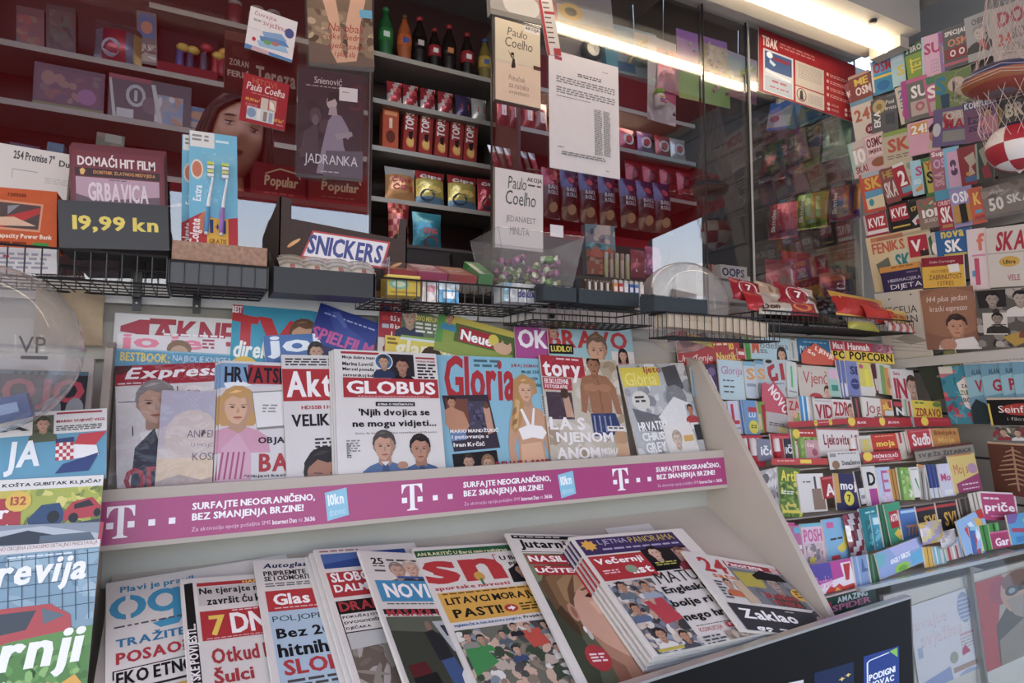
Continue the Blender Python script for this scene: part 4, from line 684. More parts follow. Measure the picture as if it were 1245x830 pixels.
for a in [
 # top step
 ('A', 'red magazine with white and yellow lettering at the left end of the top step', 'b03434', (822, 416), (898, 414), (826, 444), [T('Uređenje', -.02, .55, .55, .95, 'e8dcd4', 0, .2), T('Nautika', .6, .5, .98, .9, 'e0c050'), N(.45, .1, .8, .25, 1, 'e8d0a0'), T('10', .82, .1, .9, .4, 'e8c040')]),
 ('A', 'small red magazine right of the red magazine with yellow lettering', 'b83a40', (896, 423), (905, 424), (899, 436), [R(.1, .3, .9, .6, 'e8d8d4')]),
 ('A', 'bright green magazine spine on the top step', '5a9a48', (903.7, 408), (913, 408), (907, 437), [R(0, .5, 1, 1, '4a8a3c')]),
 ('A', 'pale blue magazine with an orange initial and a dark haired woman', 'a8c4cc', (911.5, 408.6), (961, 412), (914, 436), [T('M', .02, .1, .2, .75, 'd4623c'), T('odellina', .22, .2, .92, .5, '7a6e68', 0), N(.22, .55, .4, .75, 3), F(.74, .75, .6, 'c89878', '241c1a', None, .8)]),
 ('A', 'thin grey magazine spine beside the pale blue cover', 'b8bcb8', (960, 413), (969, 414), (962, 438), [R(.2, .1, .4, .9, '8a9490')]),
 ('A', 'dark blue magazine behind the orange shelf tag', '2c6890', (968, 411), (1008, 414), (971, 439), [N(.2, .1, .9, .22, 1, '7aa4bc'), T('DUO', .08, .3, .4, .8, 'b8d0dc')]),
 ('A', 'red and yellow magazine with tilted lettering, left of its twin', 'b02c40', (1009, 414), (1027, 415), (1014, 438), [T('Max', .15, .05, .85, .4, 'e8d8d0'), R(.0, .5, 1, 1, 'e0c030'), T('PO', .1, .5, .95, .9, '1e1a18')]),
 ('A', 'red and yellow magazine with black lettering at the right end of the top step', 'b02c40', (1026, 415), (1085, 420), (1030, 439), [T('Hannah', .06, .05, .5, .4, 'e8d8d0'), R(.0, .46, 1, 1, 'e0c030'), T('POPCORN', .08, .48, .96, .9, '1e1a18'), M(.55, .0, 1, .44, '8a4a5c a8687a c89aa0', 12)]),
 # second step
 ('B', 'blue and orange magazine at the left end of the second step', '6a9ab8', (839, 445), (853.6, 446), (852.5, 482), [R(.3, .15, 1, .8, 'd07838'), R(.1, 0, .5, .15, 'e4e0dc')]),
 ('B', 'dark purple magazine with a white streak', '4a3a5c', (854.6, 443), (870, 443), (860.7, 486), [P('d8d0dc', (.15, .15), (.35, .15), (.85, .7), (.65, .72)), E(.6, .2, .3, .12, '7a6490'), E(.4, .85, .3, .1, '2a2238')]),
 ('B', 'pale blue magazine with thin magenta lettering on the second step', 'b4ccd4', (872, 436.5), (902, 439), (879, 485.6), [T('Glorija', .1, .16, .98, .42, 'b85a90', 0, .1), N(.15, .5, .6, .56, 1), N(.15, .65, .7, .72, 1), N(.15, .78, .6, .85, 1, '4a5458')]),
 ('B', 'light magazine with an orange letter, left of a matching copy', 'b8c8d4', (903, 439), (918, 440), (911, 484), [T('S', .15, .18, .85, .5, 'd89a50'), R(.1, .6, .9, .68, '8a9ab0'), R(0, 0, 1, .12, '7ab0c8')]),
 ('B', 'light magazine with an orange letter, right of a matching copy', 'a8c0d0', (917.7, 437.5), (930, 439), (924, 482), [T('S', .1, .22, .9, .52, 'd89a50'), R(.1, .62, .9, .7, '8a9ab0'), R(0, 0, 1, .1, '6aa0c0')]),
 ('B', 'grey blue magazine with dark red narrow capitals', 'b0bcc0', (928, 437), (957, 437), (935.5, 484), [P('a82c38', (.1, .2), (.4, .1), (.42, .2), (.24, .3), (.24, .46), (.4, .44), (.4, .36), (.5, .36), (.5, .55), (.2, .58), (.1, .4)), R(.62, .1, .78, .54, 'a82c38'), F(.84, .85, .25, 'c8a08a', '6a4a3c'), E(.2, .05, .14, .05, '3a3432'), N(.2, .62, .7, .66, 1)]),
 ('B', 'white magazine with a vivid green stripe', 'c8cccc', (956, 438), (968, 441), (964, 484), [R(.36, .12, .56, .7, '4ac070'), R(.1, .8, .9, .84, '8a9490')]),
 ('B', 'cream wedding magazine with red script lettering', 'c4baac', (969, 443), (1006, 446), (976, 482), [T('Vjenč', .12, .15, 1.0, .7, 'b0343c', 0, .1), F(.9, .82, .4, 'd0a088', '2a2220', 'e8e0dc'), E(.5, 1.0, .22, .14, 'b8303c'), R(0, 0, .14, .08, '8a7a6c')]),
 ('B', 'thin mint and pink magazine', '9cc4b8', (1005, 446), (1018, 447), (1011, 482), [R(.1, .05, .9, .4, 'd8b0c4'), R(.2, .6, .8, .8, '3a8a7a')]),
 ('B', 'blue magazine spine, backmost of the blue copies', '5c6ea8', (1016, 438), (1023, 438), (1022, 484), [R(.2, .6, .6, .95, 'd0d0e0')]),
 ('B', 'blue magazine spine between the other blue copies', '6474b0', (1021, 438), (1029, 439), (1027, 484), [R(.2, .6, .6, .95, 'd0d0e0')]),
 ('B', 'lavender blue magazine with a round dark mark', '7c84b8', (1026.6, 438), (1044, 440), (1032, 481), [T('SE', .3, .14, 1.0, .38, '2c3464'), E(.55, .65, .3, .16, '3c4478'), N(.35, .62, .75, .66, 1, 'a8b0d8')]),
 ('B', 'yellow and white magazine with a pink dot', 'd8cc58', (1042.6, 440), (1059, 441.7), (1048.4, 480.7), [R(.0, .72, 1, 1, 'd8d2cc'), E(.2, .12, .16, .07, 'c85080'), R(.4, .2, .7, .7, 'e8dc30')]),
 ('B', 'thin dark red magazine on the second step', '5a2a34', (1058, 443), (1067, 442), (1062, 479), [R(.1, .5, .6, .9, 'c8b8b0')]),
 ('B', 'white, green and orange magazine behind the red capitals', 'c4c4b4', (1065.4, 441), (1082, 444), (1072, 478.6), [R(.2, .05, .5, 1, '7aa060'), R(.5, .1, .8, 1, 'd09040'), E(.85, .6, .2, .2, 'a8785c')]),
 ('B', 'white magazine with narrow red capitals and a face at the right end', 'd0c8c4', (1081, 448), (1110, 450), (1088.6, 485), [T('Gora', .12, .08, .4, .2, 'a8303c'), T('IN', .1, .3, .6, .98, 'b02c40'), F(.85, .55, .7, 'c09880', '4a3830')]),
 # third step
 ('C', 'white magazine at the left end of the third step', 'd4d4d0', (860.7, 487), (870, 488), (877, 523), [R(.2, .1, .6, .5, '9aa4a8')]),
 ('C', 'white magazine with one large dark red letter', 'd0ccc8', (869, 487), (883, 488), (881, 527), [T('B', .25, .2, .95, .7, 'b02848'), R(.1, .85, .8, 1, '3a6a80')]),
 ('C', 'pale lilac magazine with one tall red letter', 'c4c4d8', (883.7, 487), (898, 487), (890.4, 528), [T('L', .25, .1, .85, .7, 'c02c44'), R(.2, .8, .9, .84, '8a8aa8')]),
 ('C', 'stack edge of blue magazines beside the yellow dot', '3c68a0', (897.6, 486), (905, 486), (904.7, 527), [R(.3, 0, .5, 1, '88a8c8'), R(.7, 0, .85, 1, '284a78')]),
 ('C', 'light blue magazine with a yellow disc', '6a94c0', (903.7, 486), (920, 487), (908, 528), [R(.3, .2, .95, .34, 'b83844'), T('LU', .3, .36, .8, .5, 'e0e8ec'), E(.6, .78, .36, .2, 'd8cc34'), N(.4, .72, .8, .84, 2, '4a4a20')]),
 ('C', 'green and red striped magazine edge', '7a9a48', (920, 488), (929, 488), (925, 526), [R(.5, .1, 1, 1, 'a83038'), R(0, .4, .3, .9, 'c8c090')]),
 ('C', 'grey magazine below the pink tag', 'b0aca8', (932, 500), (958, 504), (935.5, 525), [N(.1, .5, .8, .7, 2), R(.5, .7, .95, .95, 'd0c878')]),
 ('C', 'pink and green magazine with red capitals', 'c8a8a0', (957, 484), (972, 485), (959, 512.6), [T('ZA', .05, .1, .95, .5, 'b02c40'), R(.3, .6, .9, .95, '8aa048'), E(.5, .7, .2, .15, 'd8a488')]),
 ('C', 'stack of bright blue edged magazines', '3a8cc0', (971, 481), (984, 482), (975, 512.6), [R(.25, 0, .4, 1, 'c8dce8'), R(.65, 0, .85, 1, 'd4d8d8')]),
 ('C', 'stack of grey edged magazines', 'b4b0a8', (983, 482), (990, 482), (987.7, 512.6), [R(.3, 0, .5, 1, '807a74')]),
 ('C', 'white magazine with bold dark red lettering', 'd0c8c4', (987.7, 484), (1011, 485), (993, 512.6), [T('VID', .08, .25, .96, .85, 'a02838'), R(.1, .08, .9, .12, 'a8a0a0')]),
 ('C', 'white health magazine with red capitals and a face', 'd4ccc8', (1011, 485), (1036, 486), (1015, 512), [T('ZDR', .04, .12, .76, .75, 'a82c38'), F(.88, .5, .6, 'c8967c', '5a3a30'), R(0, .82, .7, .95, 'b8a8a0')]),
 ('C', 'dark magazine edges between two white covers', '4a3a38', (1035, 482), (1048, 482), (1040, 508.5), [R(.3, .1, .45, 1, 'a85058'), R(.7, .0, .8, 1, '8a9078')]),
 ('C', 'cream yoga magazine with red brown lettering', 'd8d0c8', (1047, 482), (1071, 485), (1050.6, 506.8), [T('Jog', .15, .2, .95, .95, '9a4038', 0), R(.55, .9, .95, 1, '7a6a58')]),
 ('C', 'orange and red magazine on the third step', 'c88040', (1070, 485), (1088, 486), (1072, 505.7), [T('slo', .1, .2, .7, .6, 'e8c848'), R(.5, .1, 1, .5, 'b03838'), R(.2, .66, .7, .95, 'c8d0d4')]),
 ('C', 'black and white magazine on the third step', '2c2a2a', (1084, 486), (1100, 487), (1091, 505.7), [R(.1, .1, .9, .4, 'b83a40'), T('N', .2, .45, .8, .95, 'e0dcd8')]),
 ('C', 'stack of pale edged magazines with a red cover line', 'b8b8a8', (1097, 485), (1109, 486), (1101.6, 505.7), [R(.2, 0, .3, 1, '5a8a58'), R(.5, .1, .7, 1, 'b03438')]),
 ('C', 'yellow health magazine with dark red lettering at the right end', 'd8bc2c', (1108, 486), (1143, 488), (1111, 506.8), [N(.1, .1, .4, .28, 1, '4a7a30'), T('ZDRAVO', .08, .45, .95, .95, 'a03020'), E(.85, .2, .15, .15, '6a8a3c')]),
 # middle step
 ('D', 'red and white booklet with a yellow foot at the left end of the middle step', 'b02838', (888, 529), (926, 529), (897.6, 568), [T('HPS KO', .1, .08, .95, .42, 'e8e0e0'), R(.1, .48, .5, .54, 'e0c8c8'), R(.0, .68, .4, 1, 'e0bc30'), T('150', .05, .72, .35, .95, '2a2420')]),
 ('D', 'grey booklet with white rounded lettering', '7a8094', (920, 533), (942, 534), (924, 560), [T('iče', .15, .3, .9, .75, 'e8e8ec')]),
 ('D', 'red booklet behind the grey one', 'a82838', (936, 527), (961, 527), (942, 557), [R(.1, .1, .9, .2, 'c85058')]),
 ('D', 'dark booklet with white rounded lettering', '3c3a48', (952, 533), (964, 533), (956, 557.7), [T('IČ', .1, .3, .8, .75, 'e0e0e4')]),
 ('D', 'green booklet with a red banner and a yellow price mark', '6a8a3c', (961, 521), (992, 522), (966, 557.7), [R(.1, .0, 1, .26, 'b03030'), N(.3, .1, .9, .18, 1, 'e8d0c8'), E(.2, .16, .14, .16, 'e0c030'), M(.3, .26, 1, 1, '7a9a48 8aae50 5a7a38 a8b868', 20)]),
 ('D', 'white herb booklet with dark red lettering', 'd0c4b8', (966, 534), (980, 535), (969, 557.7), [T('čudesni', .1, .1, .9, .3, 'a83038'), T('Bil', .2, .45, .9, .95, '9a2830'), R(.0, .0, 1, .08, '8a3038')]),
 ('D', 'pink booklet beside the herb booklet', 'c8949c', (978.5, 535), (995, 535), (982.6, 557.7), [T('čaj', .1, .15, .6, .4, 'e8dcdc'), E(.6, .65, .2, .2, 'a85868')]),
 ('D', 'wide white herb book with dark red lettering', 'd4ccc8', (993, 520), (1043, 521), (998, 554.6), [T('Ljekovite bilj', .12, .22, .98, .72, '8a2c38'), R(.75, .35, .98, .65, 'd4ccc8'), R(.8, .3, .86, .7, '9a3040'), R(0, 0, 1, .06, 'a85058')]),
 ('D', 'stack of rolled white booklets beside the wide herb book', 'd8d0cc', (1037, 531), (1046, 531), (1040, 556), [R(.3, 0, .5, 1, 'b08a88')]),
 ('D', 'yellow and grey booklet with a curved letter', 'c4bc98', (1044, 530), (1058, 529), (1047, 551.5), [T('S', .2, .25, .8, .85, 'd8c030'), R(0, 0, 1, .15, 'd0ccc8')]),
 ('D', 'bright red booklet with rounded yellow lettering', 'c03428', (1058, 528.5), (1092, 526), (1061.5, 549), [T('moja', .15, .4, .8, .85, 'e8c838'), N(.15, .1, .8, .2, 1, 'e8a080'), R(.0, .9, 1, 1, '8a2420')]),
 ('D', 'stack of booklets with red and cream edges', 'd0c4b4', (1090, 526), (1103.5, 524), (1095, 559), [R(.1, 0, .3, .4, 'b03438'), R(.5, 0, .6, .9, '8a8074'), R(.75, 0, .85, .9, 'a84048'), R(0, .5, .2, 1, 'c8c0a8')]),
 ('D', 'red booklet with large white lettering at the right', 'b83440', (1102, 523), (1132, 520), (1106, 550), [T('Sudbi', .15, .2, .95, .75, 'e8dcd8'), R(.1, .05, .9, .12, 'c86068')]),
 ('D', 'orange brown booklet at the right end of the middle step', 'c08440', (1131, 521), (1164, 520), (1134, 546), [T('Biblijska', .1, .1, .9, .4, '8a4a28'), T('Moje', .2, .45, .8, .8, 'd8a850')]),
 # fifth step
 ('E', 'magazine in a grey clear bag at the left end of the fifth step', 'a8a4a0', (912, 575), (944, 568), (937, 630), [M(.0, .0, 1, 1, 'a8a4a4 c0bcb8 8a8684 d0ccc8 6a686a', 30), R(.15, .3, .35, .5, '2a2a2c')]),
 ('E', 'green garden magazine with yellow lettering', '5c7a34', (945, 567), (972, 569.5), (951, 628), [M(0, .3, 1, 1, '5a7a30 7a9a40 8aae4c 44602a c8c050', 40), T('ArtD', .12, .06, .95, .28, 'e0d038'), N(.1, .48, .7, .56, 2, 'e0e4d0'), R(.1, .86, .9, .92, 'd8cc40')]),
 ('E', 'white magazine with a brown square', 'd4d0cc', (968, 576), (1000, 575), (977, 623), [R(.5, .4, .95, .95, '8a7464'), R(.62, .08, .7, .4, '4a4a58'), N(.2, .2, .5, .26, 1)]),
 ('E', 'dark red magazine with one white letter', 'a02830', (997, 580), (1015, 577.5), (1000, 607), [T('A', .2, .35, .8, .9, 'e8e0dc'), R(.1, .05, .9, .12, 'c86068')]),
 ('E', 'navy magazine with white lettering and a yellow figure seven', '34345c', (1013, 575), (1040, 576), (1020, 620), [R(0, 0, .2, .8, 'c89a48'), T('moj', .25, .22, .95, .52, 'e4e0e0'), E(.58, .68, .22, .2, 'd8cc30'), T('7', .5, .58, .66, .78, '1c1c20')]),
 ('E', 'dark magazine with white corner blocks', '2e2c30', (1038, 573), (1051, 570.6), (1045, 616), [R(.1, .5, .6, .95, 'd0d0d0'), R(.5, .1, .9, .3, '5a5a64'), R(.2, .7, .7, .8, '8a8a94')]),
 ('E', 'white magazine with one black letter and a magenta foot', 'd4d0cc', (1047, 567), (1063, 566), (1055, 615), [T('D', .3, .15, .9, .5, '1a1a1c'), R(.3, .58, .9, 1, 'b04090')]),
 ('E', 'pale blue magazine with one thin pink letter', 'b4c4dc', (1064.6, 568), (1081, 567), (1068.7, 611), [T('E', .3, .1, .8, .72, 'c05a88', 0), M(.2, .75, .9, 1, 'c8b0c8 d8c0d4', 8)]),
 ('E', 'stack of orange magazine edges', 'c08838', (1080, 570.5), (1091, 569.5), (1086, 608), [R(.25, 0, .35, 1, '6a4a28'), R(.6, 0, .7, 1, '7a5830')]),
 ('E', 'green and white leafy magazine', '7aa848', (1090, 568), (1106, 568), (1095, 608), [R(0, 0, .2, 1, '5a8838'), M(.25, .1, 1, 1, '8ab458 6a9840 a8c878 d8e0c8', 24)]),
 ('E', 'white magazine with a green tick', 'd8d8d4', (1105.5, 568), (1118, 567), (1110.6, 605), [P('4a9850', (.3, .4), (.45, .35), (.6, .75), (.8, .85), (.6, .9)), R(.1, .05, .9, .1, 'a8a8a0')]),
 ('E', 'grey striped magazine spines below an orange tip', '9a9690', (1116, 564), (1128, 566), (1122, 607), [R(.2, .2, .3, 1, '4a4844'), R(.5, .1, .6, 1, 'd0ccc4'), R(.7, .2, .8, 1, '5a5854'), R(.0, -.0, .4, .1, 'd88830')]),
 ('E', 'stack of navy magazine edges', '2c3c78', (1125, 565), (1141, 564), (1130, 606), [R(.2, .0, .26, .7, '5a6aa0'), R(.5, .0, .56, .7, '5a6aa0'), R(.0, .7, 1, 1, 'c8ccd4'), R(.25, .7, .3, 1, '3a3a4a'), R(.6, .7, .65, 1, '3a3a4a')]),
 ('E', 'white and lilac magazine with a pink word', 'c4c4d4', (1139, 564), (1156, 563), (1143.4, 604), [T('Moj', .1, .3, .95, .6, 'c04a78'), R(.2, .8, .8, .95, 'd8d8dc')]),
 ('E', 'tilted yellow home magazine with a purple foot at the right end', 'd0b868', (1151.6, 554), (1184, 550), (1164, 600), [T('Moj stan', .12, .25, .95, .6, 'b05848', 0), P('98406c', (.1, .75), (1, .55), (1, 1), (.12, 1)), N(.3, .78, .9, .84, 1, 'e0c8d4'), N(.3, .9, .9, .95, 1, 'e0c8d4'), E(.8, .4, .18, .14, 'b08aa0'), R(0, 0, .9, .04, 'c88848')]),
 # sixth step
 ('F', 'pink toy magazine at the left end of the sixth step', 'c04a80', (945, 635), (966, 635), (958, 674), [R(.2, .0, .6, .3, 'e0d0d4'), E(.6, .55, .3, .2, 'd87aa0')], 'comic'),
 ('F', 'pink and blue magazine behind the pink lettered one', 'b86a98', (962, 639), (975, 638), (971.6, 687), [R(.2, .05, .8, .2, '5ab0c8'), R(.3, .5, .9, .6, 'e0d8dc'), R(.4, .8, .9, 1, 'd8c848')], 'comic'),
 ('F', 'pale pink magazine with rounded pink capitals', 'd4b8c4', (973, 637), (999, 635), (978.5, 687), [R(0, .0, 1, .08, '6ab4c8'), T('POSH', .08, .14, .92, .46, 'c85a94'), M(.1, .5, .9, .95, 'c8b0b4 b8a0a8 d8c4b8 8a8084', 16), E(.35, .9, .14, .08, 'd8c840')], 'comic'),
 ('F', 'light blue comic with a yellow banana shape, in a clear bag', '7aaed0', (999, 632), (1040, 625.6), (1008, 683), [P('d8c440', (.3, .7), (.5, .6), (.58, .3), (.68, .28), (.74, .5), (.6, .75), (.4, .85)), R(.1, .08, .3, .22, 'c85a90'), N(.15, .47, .5, .55, 1, '3a3a30'), R(.1, .88, .35, .98, 'b83840'), M(.5, .05, 1, .2, '8abad4 a0c8dc', 8)], 'comic'),
 ('F', 'teal comic with pale lettering down its side', '1f7c84', (1043.7, 618.7), (1066, 614), (1053, 671), [N(.3, .1, .8, .18, 1, '9ad0d0'), M(.2, .3, .9, .95, '1a6a74 3a98a0 5ab0b4', 16)], 'comic'),
 ('F', 'small teal comic leaning on the larger teal one', '3a98b0', (1057.5, 625.6), (1069, 624), (1063, 669), [R(.2, .1, .8, .3, 'c8e0e4'), M(.1, .4, .9, .9, '2a88a0 6ab8c8', 10)], 'comic'),
 ('F', 'stack of dark green comic edges', '1f5c40', (1066.6, 613.5), (1075, 612.5), (1077, 664.7), [R(.3, 0, .4, 1, '4a8a68'), R(.7, 0, .8, 1, '0f3c28')], 'comic'),
 ('F', 'green comic with a red title badge', '3a9870', (1074, 613.5), (1093, 609), (1080, 663.7), [R(.2, .2, .9, .62, 'b02c34'), T('ASTRO', .25, .28, .85, .46, 'f0ece8'), P('e0c030', (.3, .75), (.6, .65), (.9, .8), (.6, .95)), E(.8, .86, .15, .08, 'b05a30')], 'comic'),
 ('F', 'blue comic with orange figures', '4a78b8', (1092, 619.6), (1113, 616.6), (1098, 656.5), [T('777', .3, .55, .9, .9, 'd89440'), R(.1, .05, .9, .14, 'a8c8e0')], 'comic'),
 ('F', 'black comic with yellow lettering, left of its twin', '2c2a30', (1112.7, 615.5), (1137, 611.4), (1119, 652), [R(0, .08, 1, .18, 'b03838'), T('SVI', .3, .36, .9, .72, 'd0a438')], 'comic'),
 ('F', 'black comic with yellow lettering, right of its twin', '2c2a30', (1137, 611.4), (1161, 608), (1142, 646), [R(0, .08, 1, .18, 'b03838'), T('SVI', .3, .36, .9, .86, 'd0a438')], 'comic'),
 ('F', 'dark book edges below the yellow home magazine', '3a322e', (1163, 607), (1180, 603), (1167, 640), [R(.1, .0, .2, 1, '8a8074'), R(.5, .0, .6, .8, '6a6258')], 'comic'),
 ('F', 'stack of white book edges beside the pink story magazine', 'c8c0b4', (1178, 600), (1193, 597), (1182, 636), [R(.2, 0, .3, 1, '5a524a'), R(.5, 0, .6, 1, '6a6258'), R(.8, 0, .9, 1, '4a4440')], 'comic'),
 ('F', 'pink story magazine with large white lettering at the right end', 'b03c6c', (1191.5, 597), (1233.5, 599), (1196.7, 632), [R(.0, .0, 1, .06, 'd8c8c8'), N(.06, .2, .5, .32, 1, 'e8d0dc'), T('priče', .06, .36, .92, .78, 'f0e4e8'), N(.2, .84, .8, .9, 1, 'd8a0b8'), R(.95, .0, 1, 1, 'd8c8c8')], 'magazine'),
 # lowest step
 ('G', 'wide purple and pink comic with pink script lettering', '9a3c94', (981, 688), (1035, 678), (998, 723), [P('5a4a9c', (.0, .0), (.5, 0), (.5, .6), (.0, .5)), P('b84090', (.5, 0), (1, 0), (1, .6), (.5, .6)), P('e0d4dc', (.0, .72), (.75, .56), (.72, .1), (.95, .1), (1, 1), (.0, 1)), T('Barbie', .1, .42, .5, .8, 'e07ab0', 0, .2), P('b82c30', (.78, .15), (.94, .15), (.86, .7), (.78, .7)), P('c83830', (.3, .95), (.42, .78), (.5, .86), (.62, .76), (.7, .88), (.95, .84), (.98, 1), (.3, 1)), P('e0a030', (.5, .98), (.55, .86), (.65, .98))], 'comic'),
 ('G', 'pale blue comic with thin dark lines', '7c98c0', (1035.7, 677), (1057, 673.7), (1044, 714), [P('4a6494', (.5, .1), (.56, .1), (.6, .4), (.9, .5), (.4, .55)), R(.2, .0, .3, 1, '9cb4d0')], 'comic'),
 ('G', 'stack of green comic edges on the lowest step', '2c5c40', (1055, 673.7), (1065, 673.7), (1063, 708), [R(.3, 0, .45, 1, '5a8a60'), R(.7, 0, .8, 1, '163c28')], 'comic'),
 ('G', 'wide pale blue comic with white lettering and a green blob', '8aa0cc', (1063.5, 673), (1118, 652), (1068.7, 705.6), [P('6ab0b8', (.0, .0), (.2, .1), (.15, .5), (0, .6)), P('5aa8cc', (.66, .55), (.98, .45), (1, .95), (.7, .95)), P('a8acd8', (.3, .0), (.9, .0), (.95, .4), (.4, .4)), T('ANGRY', .26, .42, .48, .62, 'f0f0f0'), T('BIRDS', .5, .38, .7, .58, 'f0f0f0'), E(.48, .88, .17, .2, '8cc040'), E(.48, .9, .1, .1, '6aa030')], 'comic'),
 ('G', 'stack of yellow comic edges on the lowest step', 'd8a830', (1122, 665), (1135, 663.7), (1124, 690), [R(.3, 0, .38, 1, '7a5a20'), R(.65, 0, .72, 1, '8a6a24')], 'comic'),
 ('G', 'stack of pale blue comic edges on the lowest step', '7ab0b8', (1133, 665), (1147, 662.6), (1136, 687), [R(.2, 0, .3, 1, 'd8dcdc'), R(.6, 0, .8, 1, 'c8c0bc')], 'comic'),
 ('G', 'stack of red and white comic edges on the lowest step', 'b8a8a0', (1146.5, 656.5), (1166, 652), (1155, 681), [R(.1, 0, .25, 1, 'b03438'), R(.4, 0, .5, 1, 'd8d0c8'), R(.6, 0, .7, 1, '8a3038'), R(.85, 0, .95, 1, '5a8ab0')], 'comic'),
 ('G', 'tall tilted comic with a red and yellow corner', '8ab0d8', (1162, 634), (1193, 617.6), (1173, 677), [P('b82c34', (.75, .0), (1, .0), (1, .3), (.8, .25)), P('d8a840', (.6, .15), (.85, .25), (.9, .5), (.65, .4)), P('c83848', (.2, .3), (.35, .25), (.5, .8), (.35, .9)), P('d0e0ec', (.35, .2), (.5, .2), (.7, .7), (.55, .8))], 'comic'),
 ('G', 'blue and red comic edges beside the tilted comic', '3a6ab0', (1177, 640), (1192, 639), (1181, 674), [R(.35, .3, .6, 1, 'b84038'), R(.7, 0, .8, 1, 'c8c8a0'), R(.1, .0, .9, .15, '8ac0d8')], 'comic'),
 ('G', 'stack of bright green comic edges at the right', '3a8a3c', (1190, 639), (1213, 635), (1196.7, 670), [R(.15, 0, .22, 1, '1f4a20'), R(.4, 0, .5, 1, '6aae60'), R(.7, .0, .78, 1, '1a3c1c'), R(.85, 0, 1, .3, '4aae58')], 'comic'),
 ('G', 'magenta comic with a white word at the right', 'a83060', (1203, 647), (1225, 644), (1205, 667.8), [T('Gar', .2, .4, .95, .88, 'f0e4ea'), R(0, 0, 1, .1, 'c86090')], 'comic'),
 ('G', 'blue comic with a red strap at the right end of the lowest step', '4a98c8', (1223, 626), (1252, 622), (1226, 663.7), [P('7a5aa0', (.0, .0), (.5, .0), (.3, .3), (0, .3)), P('a8c050', (.6, .2), (1, .15), (1, .5), (.7, .5)), P('b03c5c', (.1, .45), (1, .55), (1, .7), (.1, .58)), R(.2, .75, .9, .95, '3a80b8')], 'comic'),
]: rm(*a)
for k, X0, X1 in (('A', 1.25, 2.12), ('B', 1.25, 2.16), ('C', 1.25, 2.18), ('D', 1.25, 2.16), ('E', 1.25, 2.16), ('F', 1.25, 2.16), ('G', 1.25, 2.16)):
    z = min(q[0] for q in LOWEST[k])-.004; y = sum(q[1] for q in LOWEST[k])/len(LOWEST[k]); m = MB()
    m.box(X0, X1, y-.011, y+.05, z-.003, z, 'b4aca0', 'paint'); skew(m, RS[k]).build('shelf', rack)
m = MB(); extr(m, [(1.388, .05), (1.17, -.6), (1.18, -.62), (1.398, .05)], 1.25, 2.14, 'a59d92', 'paint'); skew(m).build('back_board', rack)
# red shelf cards, clear bags and tags on the rack
def card(row, name, TL, TR, BL, base, art, k=.02, label=None):
    O, u, v, n, w, h = frame(RW[row].off(k+.014), TL, TR, BL); top = O+v*h; S = lambda fx, fy, z=0: top+u*(w*fx)-v*(h*fy)+n*z
    m = MB(); m.obox(O-n*.001, u, v, n, w, h, .001, base, 'gloss'); ik = Ink(m, S, w, h, 'gloss'); ik.draw(art); o = m.build(name, rack)
    if label: o['label'] = label
def pr(x): return [E(x, .45, .03, .6, 'e0c030'), N(x-.015, .35, x+.015, .55, 1, '4a3a10')]
card('C', 'shelf_card', (958, 513), (1030, 508.5), (960, 520), 'b02c34', [*pr(.45), *pr(.7), N(.5, .35, .66, .6, 1, 'e8b8b8')])
card('C', 'shelf_card', (1030, 507.5), (1107, 507.5), (1031, 519), 'a82430', [E(.06, .4, .055, .5, 'e0c030'), T('JELASK', .14, .4, .28, .7, 'e8d8d8'), E(.53, .4, .045, .5, 'e0c030'), T('JELADA', .62, .4, .8, .7, 'e8d8d8')], label='red shelf card with yellow price dots')
card('C', 'shelf_card', (1111, 507), (1155, 507.5), (1112, 518), 'a82430', [E(.28, .45, .1, .5, 'e0c030'), R(.45, .3, .95, .4, 'c04850')])
card('D', 'shelf_card', (937.5, 557), (1006, 557), (939, 565), 'b83838', [R(.5, .2, .7, .8, 'e0c030'), N(.1, .3, .4, .6, 1, 'e0a0a0')])
card('D', 'shelf_card', (1048, 550), (1094, 547), (1049, 563), 'a82434', [E(.13, .4, .12, .45, 'e0c030'), T('VOĆNI KOLAČI', .26, .2, .92, .62, 'f0dcd8'), N(.4, .75, .8, .9, 1, 'd8a0a0')])
card('D', 'shelf_card', (1111, 546), (1182, 537), (1114, 562), '8a8278', [R(0, 0, 1, .2, '5a3430'), T('SVJEŽE ŽITARICE', .05, .35, .95, .8, '4a443e')])
card('D', 'shelf_card', (1006, 549.5), (1044, 547.5), (1008, 571), 'c8c4c0', [N(.3, .1, .9, .2, 1), R(.05, .1, .25, .3, '8a8a88'), E(.2, .75, .12, .25, '8a6a48'), T('Domaćinstvo', .4, .5, .98, .8, '3a3838')])
for i, (x, y, x1, y1) in enumerate([(904, 533, 905.5, 566), (914, 533, 915.5, 565), (943, 533, 955, 557), (1035, 532, 1036, 553)]):
    O, u, v, n, w, h = frame(RW['D'].off(.008), (x, y), (x+8, y), (x1, y1)); q = MB()
    q.lathe(O, v, [(.0085, 0), (.0085, h*.35), (.0085, h)], ['b02838', 'dcd4d0'], 'paper', 10)
    tag(q.build('rolled_booklet'), ['rolled white and red booklet, leftmost on the middle step', 'rolled white and red booklet beside the grey booklet', 'rolled white and red booklet before the red booklet', 'rolled white and red booklet beside the wide herb book'][i], 'booklet', CATS['D'])
